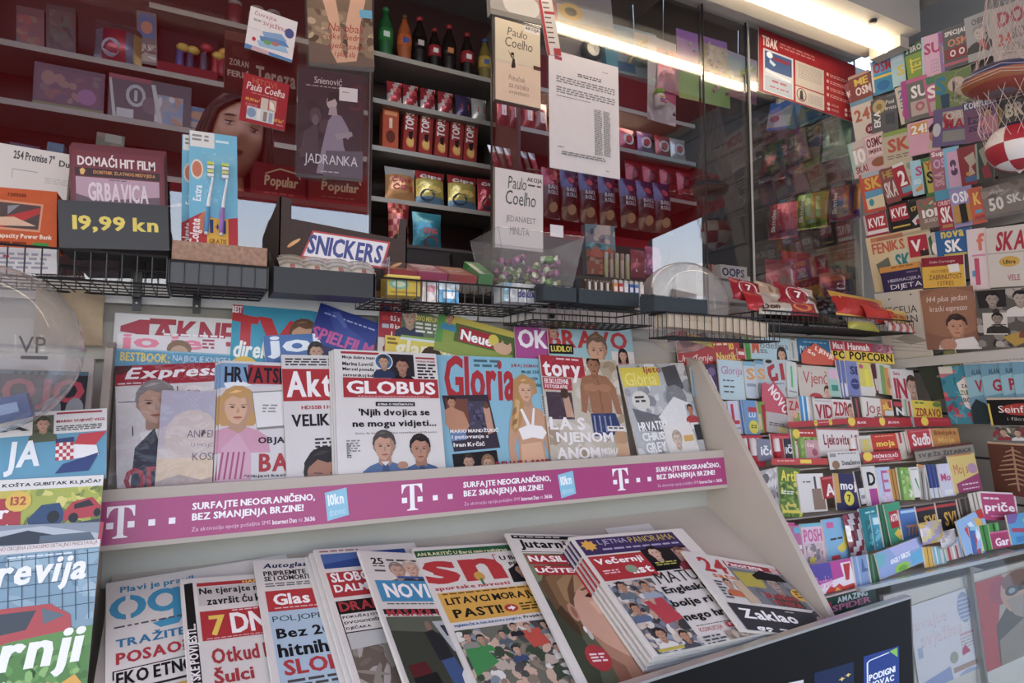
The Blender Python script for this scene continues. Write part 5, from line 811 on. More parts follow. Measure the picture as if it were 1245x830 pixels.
def tagcard(pl, pts, col, text, box, label, rot, tcol='e8dcdc'):
    P3 = [at(q, pl.p, pl.n) for q in pts]; m = MB(); n = pl.n
    m.mesh(P3+[p-n*.0012 for p in P3], [tuple(range(len(P3)))[::-1], tuple(range(len(P3), 2*len(P3)))]+[(i, (i+1) % len(P3), len(P3)+(i+1) % len(P3), len(P3)+i) for i in range(len(P3))], col, 'gloss')
    O, u, v, nn, w, h = frame(pl, *box); top = O+v*h; ik = Ink(m, lambda fx, fy, z=0: top+u*(w*fx)-v*(h*fy)+n*z, w, h, 'gloss', clip=False); ik.k = 3
    for t in text: ik.text(*t, tcol, 1, 0, rot)
    return tag(m.build('shelf_tag'), label, 'tag')
tagcard(RW['B'].off(.025), [(926, 468), (930, 464), (936, 469), (941, 463), (958, 487), (955, 507), (930, 505.5), (927, 500)], 'c0485c', [('NOVO', .12, .36, 1.0, .66)], ((926, 464), (958, 464), (926, 507)), 'large pink tag with white lettering in the rack', .95)
tagcard(RW['A'].off(.012), [(974, 431), (978, 425), (991, 417), (1020, 437), (1014, 444), (985, 443), (975, 441)], 'c85038', [('LJENJE', .34, .32, .86, .6), ('So', .14, .3, .36, .5)], ((974, 418), (1018, 418), (974, 444)), 'orange red tag with white lettering on the top step', .42, 'f0d8c8')
def pouch(row, TL, TR, BL, cols, label):
    O, u, v, n, w, h = frame(RW[row].off(.012), TL, TR, BL); m = MB()
    m.bag(O, u, v, n, w, h, .016, lambda x, y: cols[int(x*2.99+y*3.1) % len(cols)], 'foil', 6, 8, .06)
    o = m.build('toy_pouch'); tag(o, label, 'toy bag')
pouch('F', (1024, 626), (1044, 622), (1030, 680), ['8a3444', 'b4b0b4', '6a2c3a', 'c8c0c4'], 'clear and dark red toy bag beside the banana comic')
pouch('G', (1116, 636), (1144, 631), (1120, 663), ['d0b048', 'c8bcc4', 'd8c890', 'b0a0c0'], 'small clear toy bag with yellow contents on the lowest step')
pouch('G', (1140, 648), (1160, 642), (1144, 668), ['c0bcbc', 'a8a0a4', 'd0ccc8'], 'small crinkled silver toy bag on the lowest step')
LOWP = rlean(.955, -.60, 6, 0)
sheet('comic', LOWP.off(.006), (995.6, 727.5), (1063, 710), (1000, 748), '2c4a3c', [R(.03, .35, .2, .8, 'b03040'), T('AMAZING', .3, .2, .85, .55, 'c8d0cc'), T('SPIDER', .2, .62, .9, .98, 'd87a98', 1), R(0, 0, 1, .08, 'c8a8a8')], 'dark green comic lying just above the black front board', 'comic', 'comics below the rack', parts=False, lift=.003, eh=1.6)
# cabinet with posters behind glass below the rack
cab = empty('poster_cabinet', (1.75, .97, -1.2)); tag(cab, 'glazed white cabinet with posters below the stepped rack', 'cabinet')
LP2 = rlean(.955, -.475, 5, 0)
def slab(m, k, X0, X1, z0, z1, th, col, mat):
    n = LP2.n; u = V((1, 0, 0)); v = n.cross(u); O = LP2.p+n*k+v*((z0+.475)/v.z)+u*(X0-1.25)
    m.obox(O-n*th, u, v, n, X1-X0, (z1-z0)/v.z, th, col, mat)
m = MB(); slab(m, -.022, 1.50, 2.7, -1.19, -.51, .01, 'c4beb4', 'paint'); m.build('back_panel', cab)
m = MB(); slab(m, .0, 1.50, 1.835, -1.19, -.478, .003, 'fff', 'cabglass'); m.build('glass_pane', cab)
m = MB(); slab(m, .0, 1.845, 2.7, -1.19, -.478, .003, 'fff', 'cabglass'); m.build('glass_pane', cab)
m = MB(); slab(m, .002, 1.38, 2.7, -.480, -.471, .012, 'd4d4d0', 'metal'); m.build('edge_rail', cab)
m = MB(); slab(m, .001, 1.834, 1.846, -1.19, -.482, .012, '9a968e', 'metal'); m.build('divider', cab)
PP = LP2.off(-.017)
sheet('poster', PP, (1103.6, 738), (1178, 713), (1104, 850), 'ccc8cc', [T('čuvajte', -.05, .16, .55, .34, 'b88a90', 0), T('svježinu', .12, .36, .76, .56, 'b88a90', 0), T('čuvajte', -.045, .17, .545, .33, 'd0bcc0', 1), T('svježinu', .125, .37, .755, .55, 'd0bcc0', 1), E(.86, .22, .11, .19, '9098b4'), *[R(.77+.0, .1+.05*i, .95, .12+.05*i, 'b8bcd0') for i in range(6)], E(.58, .76, .07, .07, '9a9888'), R(.72, .52, .98, .55, 'c89aa0'), N(.72, .57, .98, .72, 4, 'b0a4a8'), P('b84a68', (.72, .72), (.78, .66), (.86, .76), (.72, .78)), R(.05, .5, .12, .62, '9aa8c0'), P('8a96bc', (.05, .9), (.5, .84), (.52, 1.0), (.06, 1.05)), R(.54, .88, .95, .94, 'a88a7c'), E(.78, 1.05, .2, .1, '9aa0c0')], 'white poster with reddish outlined lettering behind the cabinet glass', 'poster', None, parts=False, lift=0, th=.001, mat='paper', ew=1.0, eh=1.0)
sheet('poster', PP, (1181, 709.6), (1252, 687), (1198, 818), 'a89c8c', [P('b04848', (0, .0), (.5, 0), (.3, .6), (.25, 1), (0, 1)), P('5a544c', (.28, .55), (.5, .38), (1, .5), (1, 1), (.25, 1)), P('8a7e70', (.3, .72), (1, .5), (1, 1), (.27, 1)), E(.44, .18, .2, .16, 'a04050'), E(.72, .24, .3, .26, 'b89078'), P('9a8a7c', (.5, .3), (.98, .3), (.92, .5), (.76, .58), (.6, .5)), E(.76, .12, .3, .12, '7a5a50'), R(.52, .19, 1.0, .25, '2a2624'), E(.62, .22, .12, .06, '4a4644'), E(.9, .21, .12, .06, '4a4644'), E(.62, .22, .06, .03, '8a9a9c'), P('b8957c', (.92, .3), (1.05, .2), (1.05, .55), (.9, .55))], 'poster of a grey bearded person raising round dark lenses to the eyes', 'poster', None, parts=False, lift=0, th=.001, mat='paper')
# ---------------------------------------------------------------- puzzle magazines and books on the leaning flap
GD = {1: 'puzzle magazines in the upper rows of the flap', 2: 'magazines and books in the lower rows of the flap'}
def dm(k, label, base, TL, TR, BL, art, kind='magazine', g=1, ew=1.0, eh=None, th=.003):
    eh = eh or (1.1 if g == 1 else 1.0)
    return sheet(kind, DP.off(k), TL, TR, BL, base, art, label, kind, GD[g], lift=.004, th=th, ew=ew, eh=eh, parts=False)
def big(t, c, bg, x0=.1, y0=.1, x1=.95, y1=.45, *more): return [R(x0-.06, y0-.05, x1+.06, y1+.06, bg) if bg else R(0, 0, .01, .01, c), T(t, x0, y0, x1, y1, c), *more]
rows = [
 (.012, [('reddish magazine edge at the far left of the top flap row', '9a4a54', (1025, 104), (1032, 100), (1036, 124), [T('K', .1, .4, .9, .7, 'e0c8c4')]),
  ('brown red puzzle magazine with yellow and white capitals', '8a4a44', (1030.6, 94.5), (1056, 84), (1039, 121), [T('ME', .25, .2, .9, .5, 'e0c048'), T('OSM', .25, .56, .98, .92, 'e8dcd4'), R(0, 0, 1, .12, 'b89a8c')]),
  ('blue puzzle magazine with red capitals on the top flap row', '3a8cb0', (1057.6, 76), (1084, 66.5), (1065, 112), [R(.1, .05, .95, .46, '5a9cc8'), T('OSM', .12, .1, .95, .42, 'b83038'), R(.05, .52, .95, .6, 'd8c440'), E(.5, .85, .3, .16, '2a70a8'), R(0, 0, .1, 1, 'd8ccc8')]),
  ('pale cyan puzzle magazine with a yellow letter', 'a8ccd0', (1081.7, 66.5), (1098, 60.7), (1089, 102), [T('S', .4, .45, .98, .78, 'd8c040'), R(.1, .1, .9, .3, 'c0d8dc')]),
  ('green and yellow puzzle magazine with sideways lettering', '7a9c38', (1098, 58), (1120, 49), (1105, 96), [R(0, 0, 1, .3, '2c5c38'), T('3 BRO', .1, .06, .95, .24, 'e8e4dc'), T('TET', .1, .5, .95, .8, 'e0c434', 1, 0, -1.57)]),
  ('pink puzzle magazine with magenta capitals and a white grid', 'd8a8c4', (1120, 46), (1144, 38.5), (1128, 89.6), [T('SU', .12, .2, .98, .5, 'b02c64'), *[R(.45+.13*i, .68, .46+.13*i, .98, '7a8a90') for i in range(4)], *[R(.45, .68+.1*i, .85, .69+.1*i, '7a8a90') for i in range(4)], R(0, 0, .1, 1, 'a8c8d0')]),
  ('purple and yellow puzzle magazine beside the pink one', '8a6aa4', (1140, 39), (1150, 35.6), (1151, 83), [R(.4, .4, .9, .85, 'd8bc3c'), R(.1, .05, .7, .3, 'a84080')]),
  ('grey puzzle magazine with orange capitals over a dark red band', '55565a', (1145, 36.6), (1175, 26), (1158, 79), [T('SPECIJAL', .1, .1, .98, .26, 'e4e0dc'), T('OSM', .2, .32, 1.0, .52, 'd0805c'), R(.05, .56, 1, .85, '8a2434'), E(.38, .7, .12, .09, 'e0d4d0'), E(.38, .7, .06, .05, '8a2434'), E(.74, .7, .12, .09, 'e0d4d0'), E(.74, .7, .06, .05, '8a2434'), R(.0, .92, 1, 1, 'b85a6c')]),
  ('silver grey magazine with a dark portrait on the top flap row', 'a4a2a2', (1172, 23), (1206, 10), (1183, 70), [T('CHEK', .25, .1, .7, .24, '5a5658'), F(.5, .45, .35, 'c0b4ac', '8a8684', '3a3a3c'), P('a83c44', (.4, .7), (.6, .62), (.8, .9), (.7, .95)), R(.7, .5, .78, .95, '4a4a4c')]),
  ('large pale magazine with red capitals at the right end of the top flap row', 'b4a8a4', (1203, 13), (1262, -9), (1213, 76), [T('DOM', .15, .1, .98, .38, 'a84050'), T('24', .12, .5, .4, .72, 'b85a4c'), T('SUDOKU', .42, .46, 1.0, .66, '8a7e7c'), T('SUDOK', .2, .72, .9, .92, '9a8e8a')])]),
 (.026, [('white puzzle magazine with red figures and a dark red dot', 'd0c4b4', (1033, 126), (1060, 116), (1045, 166), [R(0, .0, 1, .12, '6a98b0'), T('24!', .12, .25, .95, .6, 'b8604c'), E(.75, .88, .25, .15, '8a2c3c'), T('3X', .6, .83, .9, .93, 'e0c8c8')]),
  ('grey puzzle magazine with sideways white lettering and a gold ring', '5c5a5c', (1058.5, 123), (1090, 115), (1065, 160), [E(.32, .24, .26, .22, 'b8a068'), E(.32, .24, .12, .1, '8a7848'), T('EKA', -.1, .52, .55, .72, 'e4e0dc', 1, 0, -1.57), T('Posl', .58, .1, .9, .22, 'c8c4c0'), T('hrvata', .55, .28, .98, .4, 'c8c4c0'), R(.55, .5, .9, .85, '4a4a50')]),
  ('beige puzzle magazine with blue figures', 'c4b49c', (1087.5, 108), (1098, 104), (1101, 146), [T('2', .3, .1, .9, .35, '4a6a98'), T('3', .3, .4, .9, .65, '5a7aa0'), E(.6, .8, .3, .12, 'b85a68')]),
  ('grey puzzle magazine with white capitals and a purple border', '6c6a66', (1095, 100), (1126, 90), (1105, 144), [P('a83c8c', (0, .0), (.2, 0), (.2, 1), (0, 1)), R(.2, .0, 1, .1, 'c05c88'), T('SU', .36, .2, .98, .52, 'e8e4e0'), R(.3, .6, .98, .98, 'b8a49c'), E(.66, .76, .18, .12, 'b86068'), E(.66, .76, .09, .06, 'b8a49c')]),
  ('pink and teal puzzle magazine with a white letter', 'b85a80', (1122, 97), (1138, 91), (1133, 137), [R(.2, .0, 1, .2, '3a7a58'), T('S', .15, .25, .9, .6, 'ecd8d8'), R(.2, .7, .9, .98, 'b0a090')]),
  ('green puzzle magazine with a blue letter and pale shapes', '6a8048', (1136, 91), (1180, 79), (1141, 134), [T('S', .02, .1, .32, .6, '2c7a9c'), E(.6, .4, .24, .2, 'c8b0a4'), E(.8, .6, .2, .15, 'a89a7c'), R(.5, .3, .56, .6, '3a4a2c'), P('2c4a60', (.15, .6), (.4, .6), (.42, .98), (.18, .98)), M(.4, .7, 1, 1, '7a8a58 98a078 5a6a3c', 12)]),
  ('dark magazine with a gold ring and pale capitals behind the net', '4c4440', (1182, 88), (1260, 66), (1196, 160), [N(.3, .2, .95, .5, 4, '9a8e88'), E(.32, .78, .13, .2, 'b08c4c'), E(.32, .78, .07, .1, '5a4838'), T('BRA', .5, .64, .98, .86, 'c8bca4')])]),
 (.040, [('white puzzle magazine with tall pale figures', 'c8b8b0', (1029.6, 176), (1049, 168.6), (1042, 213), [R(0, 0, .3, .9, 'a8c0b4'), T('10', .25, .25, .95, .7, 'ece0dc'), R(.2, .22, 1, .24, 'b85a60'), T('SKAL', .2, .76, 1, .98, '9a3038')]),
  ('pink puzzle magazine with dark red narrow capitals', 'd0a8ac', (1049, 167), (1073, 159), (1056.6, 206), [R(.08, .05, .98, .66, 'e0c0c0'), T('OSMO', .12, .1, .95, .38, '7a2434'), T('SMJERKE', .15, .44, .95, .6, '7a2434'), E(.6, .85, .4, .14, '9a5a3c')]),
  ('cream puzzle magazine with orange red capitals and a green strip', 'c0b098', (1071, 163), (1105, 154), (1080, 200), [R(.05, .0, .98, .14, '8aa048'), T('SK', .2, .24, .98, .66, 'c0543c'), N(.15, .75, .9, .9, 2, '8a7a68')]),
  ('pink puzzle magazine with white figures and a man in a cap', 'd8a0b4', (1103, 151), (1140, 141.5), (1110, 186), [R(.1, .05, .66, .42, 'd8963c'), T('24!', .12, .1, .64, .4, 'f0ece8'), P('2c2430', (.68, .3), (.85, .15), (1, .2), (1, .5), (.72, .55)), E(.82, .6, .14, .18, 'b07a5c'), P('c8b098', (.6, .85), (.8, .7), (1, .8), (1, 1), (.6, 1))]),
  ('purple and grey puzzle magazine with red letters', '6a5a84', (1135, 134), (1178, 127), (1144, 174), [R(.28, .1, .98, .55, 'b4a89c'), E(.4, .3, .12, .16, 'a83c38'), T('OBI', .36, .12, .9, .34, 'd0c4bc'), T('MA', .34, .34, .9, .62, 'a8243c'), R(.3, .66, 1, .98, '8a8684'), E(.12, .6, .12, .2, 'c8c0c8')]),
  ('purple puzzle magazine with dark sideways lettering', '7c5070', (1170, 126), (1210, 115), (1182, 169), [R(0, 0, 1, .22, '4a4a78'), T('KOMPLET', .05, .03, .9, .2, 'e4e0e4'), T('PLET', .05, .45, .6, .75, '4a3454', 1, 0, -1.57), F(.75, .4, .24, 'b8806c', '3a2420', 'c85a6c'), R(.6, .5, .98, .95, 'b07080')])]),
 (.054, [('puzzle magazine with orange capitals over a beach', 'c84c34', (1044, 213), (1069, 206), (1056.6, 255), [R(.12, .0, 1, .12, 'a8b0b8'), T('SK', .2, .14, 1.0, .46, 'd8a838'), P('5a98b8', (.15, .5), (1, .5), (1, .66), (.15, .7)), P('d8c8a0', (.15, .7), (1, .66), (1, 1), (.18, 1)), E(.4, .82, .12, .1, '3a90a0')]),
  ('brown puzzle magazine with narrow white capitals', '8a4c48', (1068, 208), (1085, 202), (1076, 245.7), [T('HE', .2, .08, .9, .3, 'b0943c'), T('SKA', .12, .42, .95, .92, 'd8ccc4')]),
  ('red puzzle magazine with a large white figure two', 'a82434', (1082.7, 202), (1098, 196), (1088, 239), [T('2', .3, .25, .85, .75, 'ece4e0'), R(.1, .0, .98, .1, 'd8d0c8'), R(.3, .8, 1, 1, '6a9aa8')]),
  ('cream puzzle magazine beside the large figure two', 'b8ac94', (1097, 195.5), (1108, 191), (1103, 238), [E(.5, .2, .3, .1, '8a9078'), R(.2, .5, .9, .9, '8a8468')]),
  ('light blue puzzle magazine with a pink letter', '9cc8d8', (1106, 196.5), (1120, 193.4), (1112.5, 234), [T('S', .4, .2, .98, .5, 'c0487c'), T('SO', .2, .6, .8, .75, 'e0e8e8'), P('d88c48', (.3, .9), (.9, .75), (.9, .95), (.3, 1))]),
  ('green and yellow puzzle magazine with dark letters', '4a7a44', (1119, 193.6), (1132, 190), (1126, 238), [R(.2, .1, 1, .95, 'b8a838'), T('Y', .3, .12, .9, .34, 'b83838'), T('S', .3, .38, .9, .7, '2a2a24'), R(.0, .1, .15, .95, '2c4a30')]),
  ('dusty pink puzzle magazine with lilac capitals', 'a86474', (1130, 185), (1148, 180.5), (1140.5, 231), [T('Sup', .1, .03, .95, .18, 'e8dcdc'), T('OS', .15, .22, .95, .46, 'c8a0c4'), T('SKA', -.1, .62, .98, .84, 'c89aa0', 1, 0, -1.57)]),
  ('light blue and pink puzzle magazine with a dark figure', '7ab4d0', (1146, 181), (1165, 176.5), (1156, 228), [R(.2, .12, 1, 1, 'd0a0bc'), E(.55, .42, .2, .1, '5a3a5c'), E(.6, .62, .22, .1, '5a3a5c'), E(.55, .52, .08, .08, 'd0a0bc')]),
  ('dark red puzzle magazine with a pale twisted figure', '8c2c34', (1163, 181), (1187, 174.5), (1172, 222.5), [P('b8a894', (.3, .3), (.8, .2), (.85, .5), (.6, .6), (.75, .8), (.4, .85), (.5, .55)), R(.2, .85, 1, 1, '4a6a94'), R(.3, .72, .5, .82, 'c88a3c')]),
  ('dark green puzzle magazine left of the net ball', '3c3c34', (1185, 175), (1206, 170.5), (1196, 217), [P('8a8a78', (.2, .2), (.6, .1), (.8, .4), (.5, .7)), P('8c2430', (.3, .7), (.7, .6), (.9, 1), (.4, 1)), R(.0, .0, .12, 1, '8a9a84')]),
  ('dark puzzle magazine behind the chequered ball', '4a4240', (1206, 170), (1262, 154), (1215, 214), [N(.1, .1, .9, .5, 4, '8a7e78')])]),
 (.068, [('red quiz magazine with white capitals at the left end of its row', 'a02434', (1049, 263), (1076, 256.5), (1056.6, 286), [R(.15, .05, .98, .8, 'b02838'), T('KVIZ', .2, .2, .92, .66, 'f0e8e4'), R(.1, .82, 1, 1, 'd8ccc8'), R(0, 0, .1, 1, 'b8aca4')]),
  ('red and black quiz magazine with white capitals', '2a2224', (1078, 249.5), (1104, 243), (1081.7, 284), [R(.08, .08, .92, .62, 'a82434'), T('KVIZ', .14, .18, .88, .5, 'f0e8e4'), R(.1, .8, .9, .86, 'c8a838')]),
  ('black quiz magazine with a white and red car', '2c2826', (1101, 247.6), (1115, 243), (1104, 280), [T('17', .3, .2, .8, .36, 'c8a84c'), P('d0ccc8', (.1, .7), (.8, .5), (1, .7), (.3, .9)), E(.6, .78, .2, .1, 'a02c34')]),
  ('brown puzzle magazine with white figures one hundred and one', '8a7264', (1113.5, 243.7), (1138, 238), (1117, 277), [M(0, 0, 1, .4, '8a6a60 b05a54 5a7a58 c8a890', 16), T('101', .2, .4, .95, .7, 'e8e0d8'), T('SKANDI', .25, .74, .9, .88, 'c8b0a8')]),
  ('blue and red puzzle magazine with white capitals', 'a82c3c', (1136, 233), (1154, 229), (1143, 279), [R(0, 0, 1, .26, '4a94b0'), T('ORBIT', .1, .28, .98, .4, 'e0b8b8'), T('SK', .2, .44, .95, .85, 'e8e0dc'), R(.2, .9, .9, .98, 'd09038')]),
  ('lilac puzzle magazine with white capitals over golden shapes', '9a8cb8', (1153, 231), (1180, 224.5), (1158, 273.6), [T('OSM', .08, .12, .95, .42, 'f0ecf0'), R(.05, .48, 1, 1, 'b8863c'), R(.35, .46, .66, 1, '2a2420')]),
  ('orange puzzle magazine with a yellow letter', 'c05434', (1176, 230), (1193, 226), (1184, 269), [T('K', .3, .15, .8, .52, 'e0b838'), R(.3, .68, .8, .78, '4a98b8'), R(.2, .85, .9, .95, 'a83434')]),
  ('wide grey brown puzzle magazine with pale figures fifty', '7c7068', (1191.6, 230), (1262, 212), (1202, 263), [M(0, 0, 1, .5, '7c7068 94857a 685c54', 16), T('50', .1, .4, .36, .85, 'd0c8c0'), T('SKAN', .42, .42, 1.0, .72, 'c8c0b8'), T('dvije godine', .15, .15, .4, .3, 'b8b0a8'), E(.95, .2, .12, .2, 'c8c0bc')])]),
]
for k, items in rows:
    for a in items: dm(k, *a)
rows2 = [
 (.070, [('cream puzzle magazine with red lettering and teal capitals', 'd0b88c', (1052, 290), (1129, 274), (1068, 355), [T('FENIKS', .08, .12, .6, .32, 'c0583c'), R(.38, .3, .66, .7, 'c8c0a0'), T('SK', .42, .38, .66, .66, '2a7c84'), P('6a6a5c', (.1, .5), (.32, .4), (.34, .66), (.14, .72)), R(.08, .1, .6, .02, 'c87848')]),
  ('red puzzle magazine with one white letter', 'b02438', (1103, 288), (1129, 283.5), (1109, 313), [T('V', .12, .2, .6, .75, 'ece4e0'), R(.5, .72, 1, 1, '3a2a2c'), T('.', .66, .65, .72, .75, 'ece4e0')]),
  ('white and green puzzle magazine with a dog shape', 'b8b0a0', (1126, 284), (1139, 281.5), (1133, 313), [P('3c5a34', (.1, .2), (.4, .1), (.5, .9), (.2, .9)), E(.6, .65, .3, .25, 'e0d4cc')]),
  ('blue puzzle magazine with yellow and white lettering', '2c6098', (1136.5, 282), (1180, 275.5), (1146, 312), [T('nova', .16, .05, .8, .3, 'd8bc34'), T('SK', .24, .38, .72, .86, 'f0ece8'), R(.2, .92, .9, 1, 'c8b048')]),
  ('pale pink magazine with a red rounded letter', 'd4c0c0', (1174.5, 279.5), (1198, 276.5), (1190, 352), [T('f', .5, .08, .9, .36, 'd06a50'), R(.3, .48, .55, .92, 'c04464'), R(.15, .68, .3, .78, '4a90b0'), R(.2, .42, .9, .45, 'c88098')]),
  ('white puzzle magazine with slanted red capitals at the right', 'c8beb4', (1198, 278), (1262, 270), (1216, 349), [T('SKAN', .16, .08, 1.0, .4, 'a82438', 1, .3), R(0, .42, 1, .44, 'a89c94'), E(.42, .58, .2, .09, 'c89c38'), T('Ultra', .3, .55, .54, .62, '5a4420'), T('VELE', .36, .8, .6, .9, 'a86a6c'), R(.7, .5, 1, 1, '9a8c84')])]),
 (.088, [('purple diet book with an orange strip and white lettering', '3a2c50', (1069, 326), (1117, 317.5), (1073, 356), [R(0, .0, 1, .22, 'd08a34'), N(.3, .05, .9, .14, 1, '8a5a20'), T('HIBERNACIJSKA', .16, .52, .98, .68, 'd0c8d8', 0), T('DIJETA', .2, .74, .98, .98, 'e0d8e0', 0), T('MRŠAVI', .66, .3, .92, .36, 'b8b0c8', 0)], 'book'),
  ('yellow advice book with a dark red top strip', 'd8a82c', (1120, 314), (1171, 309.5), (1129, 350), [R(0, 0, 1, .3, '8a2030'), T('Dale Carnegie', .2, .12, .8, .22, 'e0c0c0', 0), T('KAKO POBIJEDITI', .22, .42, .66, .54, '7a5418', 0), T('ZABRINUTOST', .16, .58, .94, .74, '6a2c1c', 0), T('I STRES', .36, .8, .74, .94, '6a2c1c', 0), P('e0d8d0', (.62, .28), (.88, .26), (.9, .52), (.66, .54))], 'book')]),
 (.100, [('white novel with thin grey lettering, leftmost book of the row', 'c4b8a8', (1063, 357.6), (1121, 351), (1085.5, 435.7), [T('CECELIA', .12, .22, .84, .33, '4a423c', 0), T('AHERN', .16, .36, .82, .47, '4a423c', 0), E(.3, .1, .02, .012, '3a3430'), E(.76, .06, .02, .012, '3a3430'), P('9a8e80', (.3, .7), (.6, .62), (.95, .75), (.6, .8)), *[P('8a7e70', (.2, .68+.06*i), (.9, .76+.05*i), (.9, .765+.05*i), (.2, .69+.06*i)) for i in range(4)]], 'book'),
  ('brown book with white script and a laughing man', '8a5c48', (1118, 353), (1183, 347), (1136.5, 425), [E(.5, .4, .7, .4, '98684f'), T('144 plus jedan', .1, .12, .88, .24, 'd8c8bc', 0, .2), T('kratki espresso', .14, .28, .86, .4, 'd8c8bc', 0, .2), F(.62, .62, .36, 'c08a6c', '3a2a24', 'c8c0bc'), P('d8d0cc', (.5, 1.0), (.56, .84), (.9, .8), (1, .95), (1, 1)), E(.42, .92, .16, .1, 'b8826a')], 'book'),
  ('black and white photo book at the right of the row', '6a625c', (1185, 353), (1262, 349), (1200, 421.6), [M(0, 0, 1, 1, '5a544e 8a827a 3a3632 a89e94', 30), P('2c2826', (.02, .02), (.5, 0), (.5, .3), (.05, .32)), F(.28, .16, .24, '9a8c80', '1c1a18'), F(.72, .16, .24, 'a8998c', '1c1a18', 'd0c8c0'), R(.1, .4, .5, .78, 'c8c0b4'), F(.34, .5, .2, '8a7c70', '1c1a18', '3a3632'), *[R(.24, .6+.04*i, .48, .615+.04*i, '2a2624') for i in range(4)], P('b08c38', (.4, .82), (.9, .66), (1, .8), (.6, .98)), F(.88, .55, .22, 'a8988a', 'd0c8c0', '7a4a3c')], 'book')]),
 (.085, [('dark green book with a light yellow corner', '3a4034', (1111, 436), (1160, 424), (1134, 487), [P('8a8a54', (.75, .0), (1, .0), (1, .4), (.6, .3)), N(.15, .12, .6, .2, 1, 'a8a890'), E(.4, .5, .05, .03, '7a8a78'), E(.6, .62, .05, .03, '7a8a78'), P('6a5a40', (.5, .9), (.9, .7), (1, 1), (.5, 1))], 'book')]),
 (.092, [('teal mosaic book with a white oval', '3c8a9c', (1140.6, 446), (1174, 444), (1153.6, 515), [M(0, 0, 1, 1, '3a8a9c b0485c 5aa0b0 2c7084 c86870', 40, .45), P('e4dcd4', (.55, .3), (1.0, .16), (1.0, .8), (.7, .7)), T('ZAŠ', .7, .3, .98, .38, '3a3430'), T('ZUBI', .62, .42, .98, .5, '5a8a40'), T('ŠEĆE', .66, .54, .98, .62, '2a2624'), R(0, 0, .5, .12, 'd8ccbc')], 'book')]),
 (.096, [(l, '6c98ac', a, b, c, [R(0, 0, 1, .1, 'd8d0c8'), T('PLANETI', .1, .02, .95, .08, '8a8680', 0), P('8ab4c0', (0, .3), (1, .25), (1, .55), (0, .6)), T('ALAN', .4, .18, .95, .26, '3a5464'), T(t, .5, .34, .95, .52, 'a8283c'), P('2c3c40', (0, .75), (.4, .62), (1, .7), (1, 1), (0, 1))], 'book') for l, t, a, b, c in [
   ('blue novel with a red letter, leftmost of the four blue ones', 'V', (1170, 435), (1190, 434), (1182, 515)), ('blue novel with two red letters, second of the four blue ones', 'G', (1189.5, 434), (1213, 433), (1194, 513)),
   ('blue novel, third of the four blue ones', 'P', (1212, 433), (1230, 432), (1217, 512)), ('blue novel at the right end of the four blue ones', 'J', (1228.5, 432), (1262, 431), (1235, 510))]]),
 (.115, [('black book with white serif lettering on a red oval', '1e1a1a', (1199, 484), (1262, 483), (1201, 516.5), [R(0, 0, 1, .06, 'c8b098'), E(.66, .42, .42, .22, 'a8342c'), T('Seinfeld', .2, .28, 1.0, .54, 'e8e0d8', 0), T('i filozofija', .34, .7, 1.0, .86, 'a8a09c', 0), R(.0, .2, .04, 1, 'd8c040')], 'book'),
  ('small book with seated people, below the black book', 'a49c90', (1204.6, 518), (1262, 518), (1207, 535), [M(0, 0, 1, 1, '6a6a5c 8a8a78 c8bcae 4a4440 8a3440', 24), F(.25, .4, .5, 'c09a84', '4a3a30', '8a3440'), F(.55, .45, .5, 'c09a84', '4a3a30', 'd0ccc8')], 'book'),
  ('brown leather-look book with a pale branching pattern', '5a3426', (1200, 537), (1262, 541), (1212, 600), [R(.0, .0, 1, .03, 'b8926c'), *[P('a88060', (.5, .1+.09*i), (.5+.36*(1-abs(i-4)/7), .16+.09*i), (.5+.36*(1-abs(i-4)/7), .18+.09*i), (.5, .13+.09*i)) for i in range(8)], *[P('a88060', (.5, .1+.09*i), (.5-.36*(1-abs(i-4)/7), .16+.09*i), (.5-.36*(1-abs(i-4)/7), .18+.09*i), (.5, .13+.09*i)) for i in range(8)], R(.48, .06, .52, .9, 'a88060')], 'book')]),
]
for k, items in rows2:
    for a in items:
        a = list(a); kind = a.pop() if len(a) == 7 else 'magazine'
        dm(k, *a, kind=kind, g=2, th=.006 if kind == 'book' else .003)
# rails of the flap, one per row
fl = empty('display_rails', (2.0, 1.2, .4)); tag(fl, 'thin clear rails that hold the puzzle magazines on the leaning flap', 'display rails')
for y0, y1, k, h in ((124, 62, .0185, .012), (168, 113, .0325, .012), (216, 165, .0465, .012), (258, 215, .0605, .012), (290, 250, .0745, .010), (437, 420, .112, .03)):
    a, b = at((1046+(y0-124)*.12, y0), DP.off(k).p, dn), at((1262, y1), DP.off(k).p, dn); u = (b-a).normalized(); L = (b-a).length; m = MB()
    v = (UP-u*UP.dot(u)-dn*UP.dot(dn)).normalized()
    m.obox(a-v*h, u, v, dn, L, h, .002 if h < .02 else .012, 'e8e0d8' if h < .02 else 'b8b0a6', 'acrylic' if h < .02 else 'paint'); m.build('rail', fl)
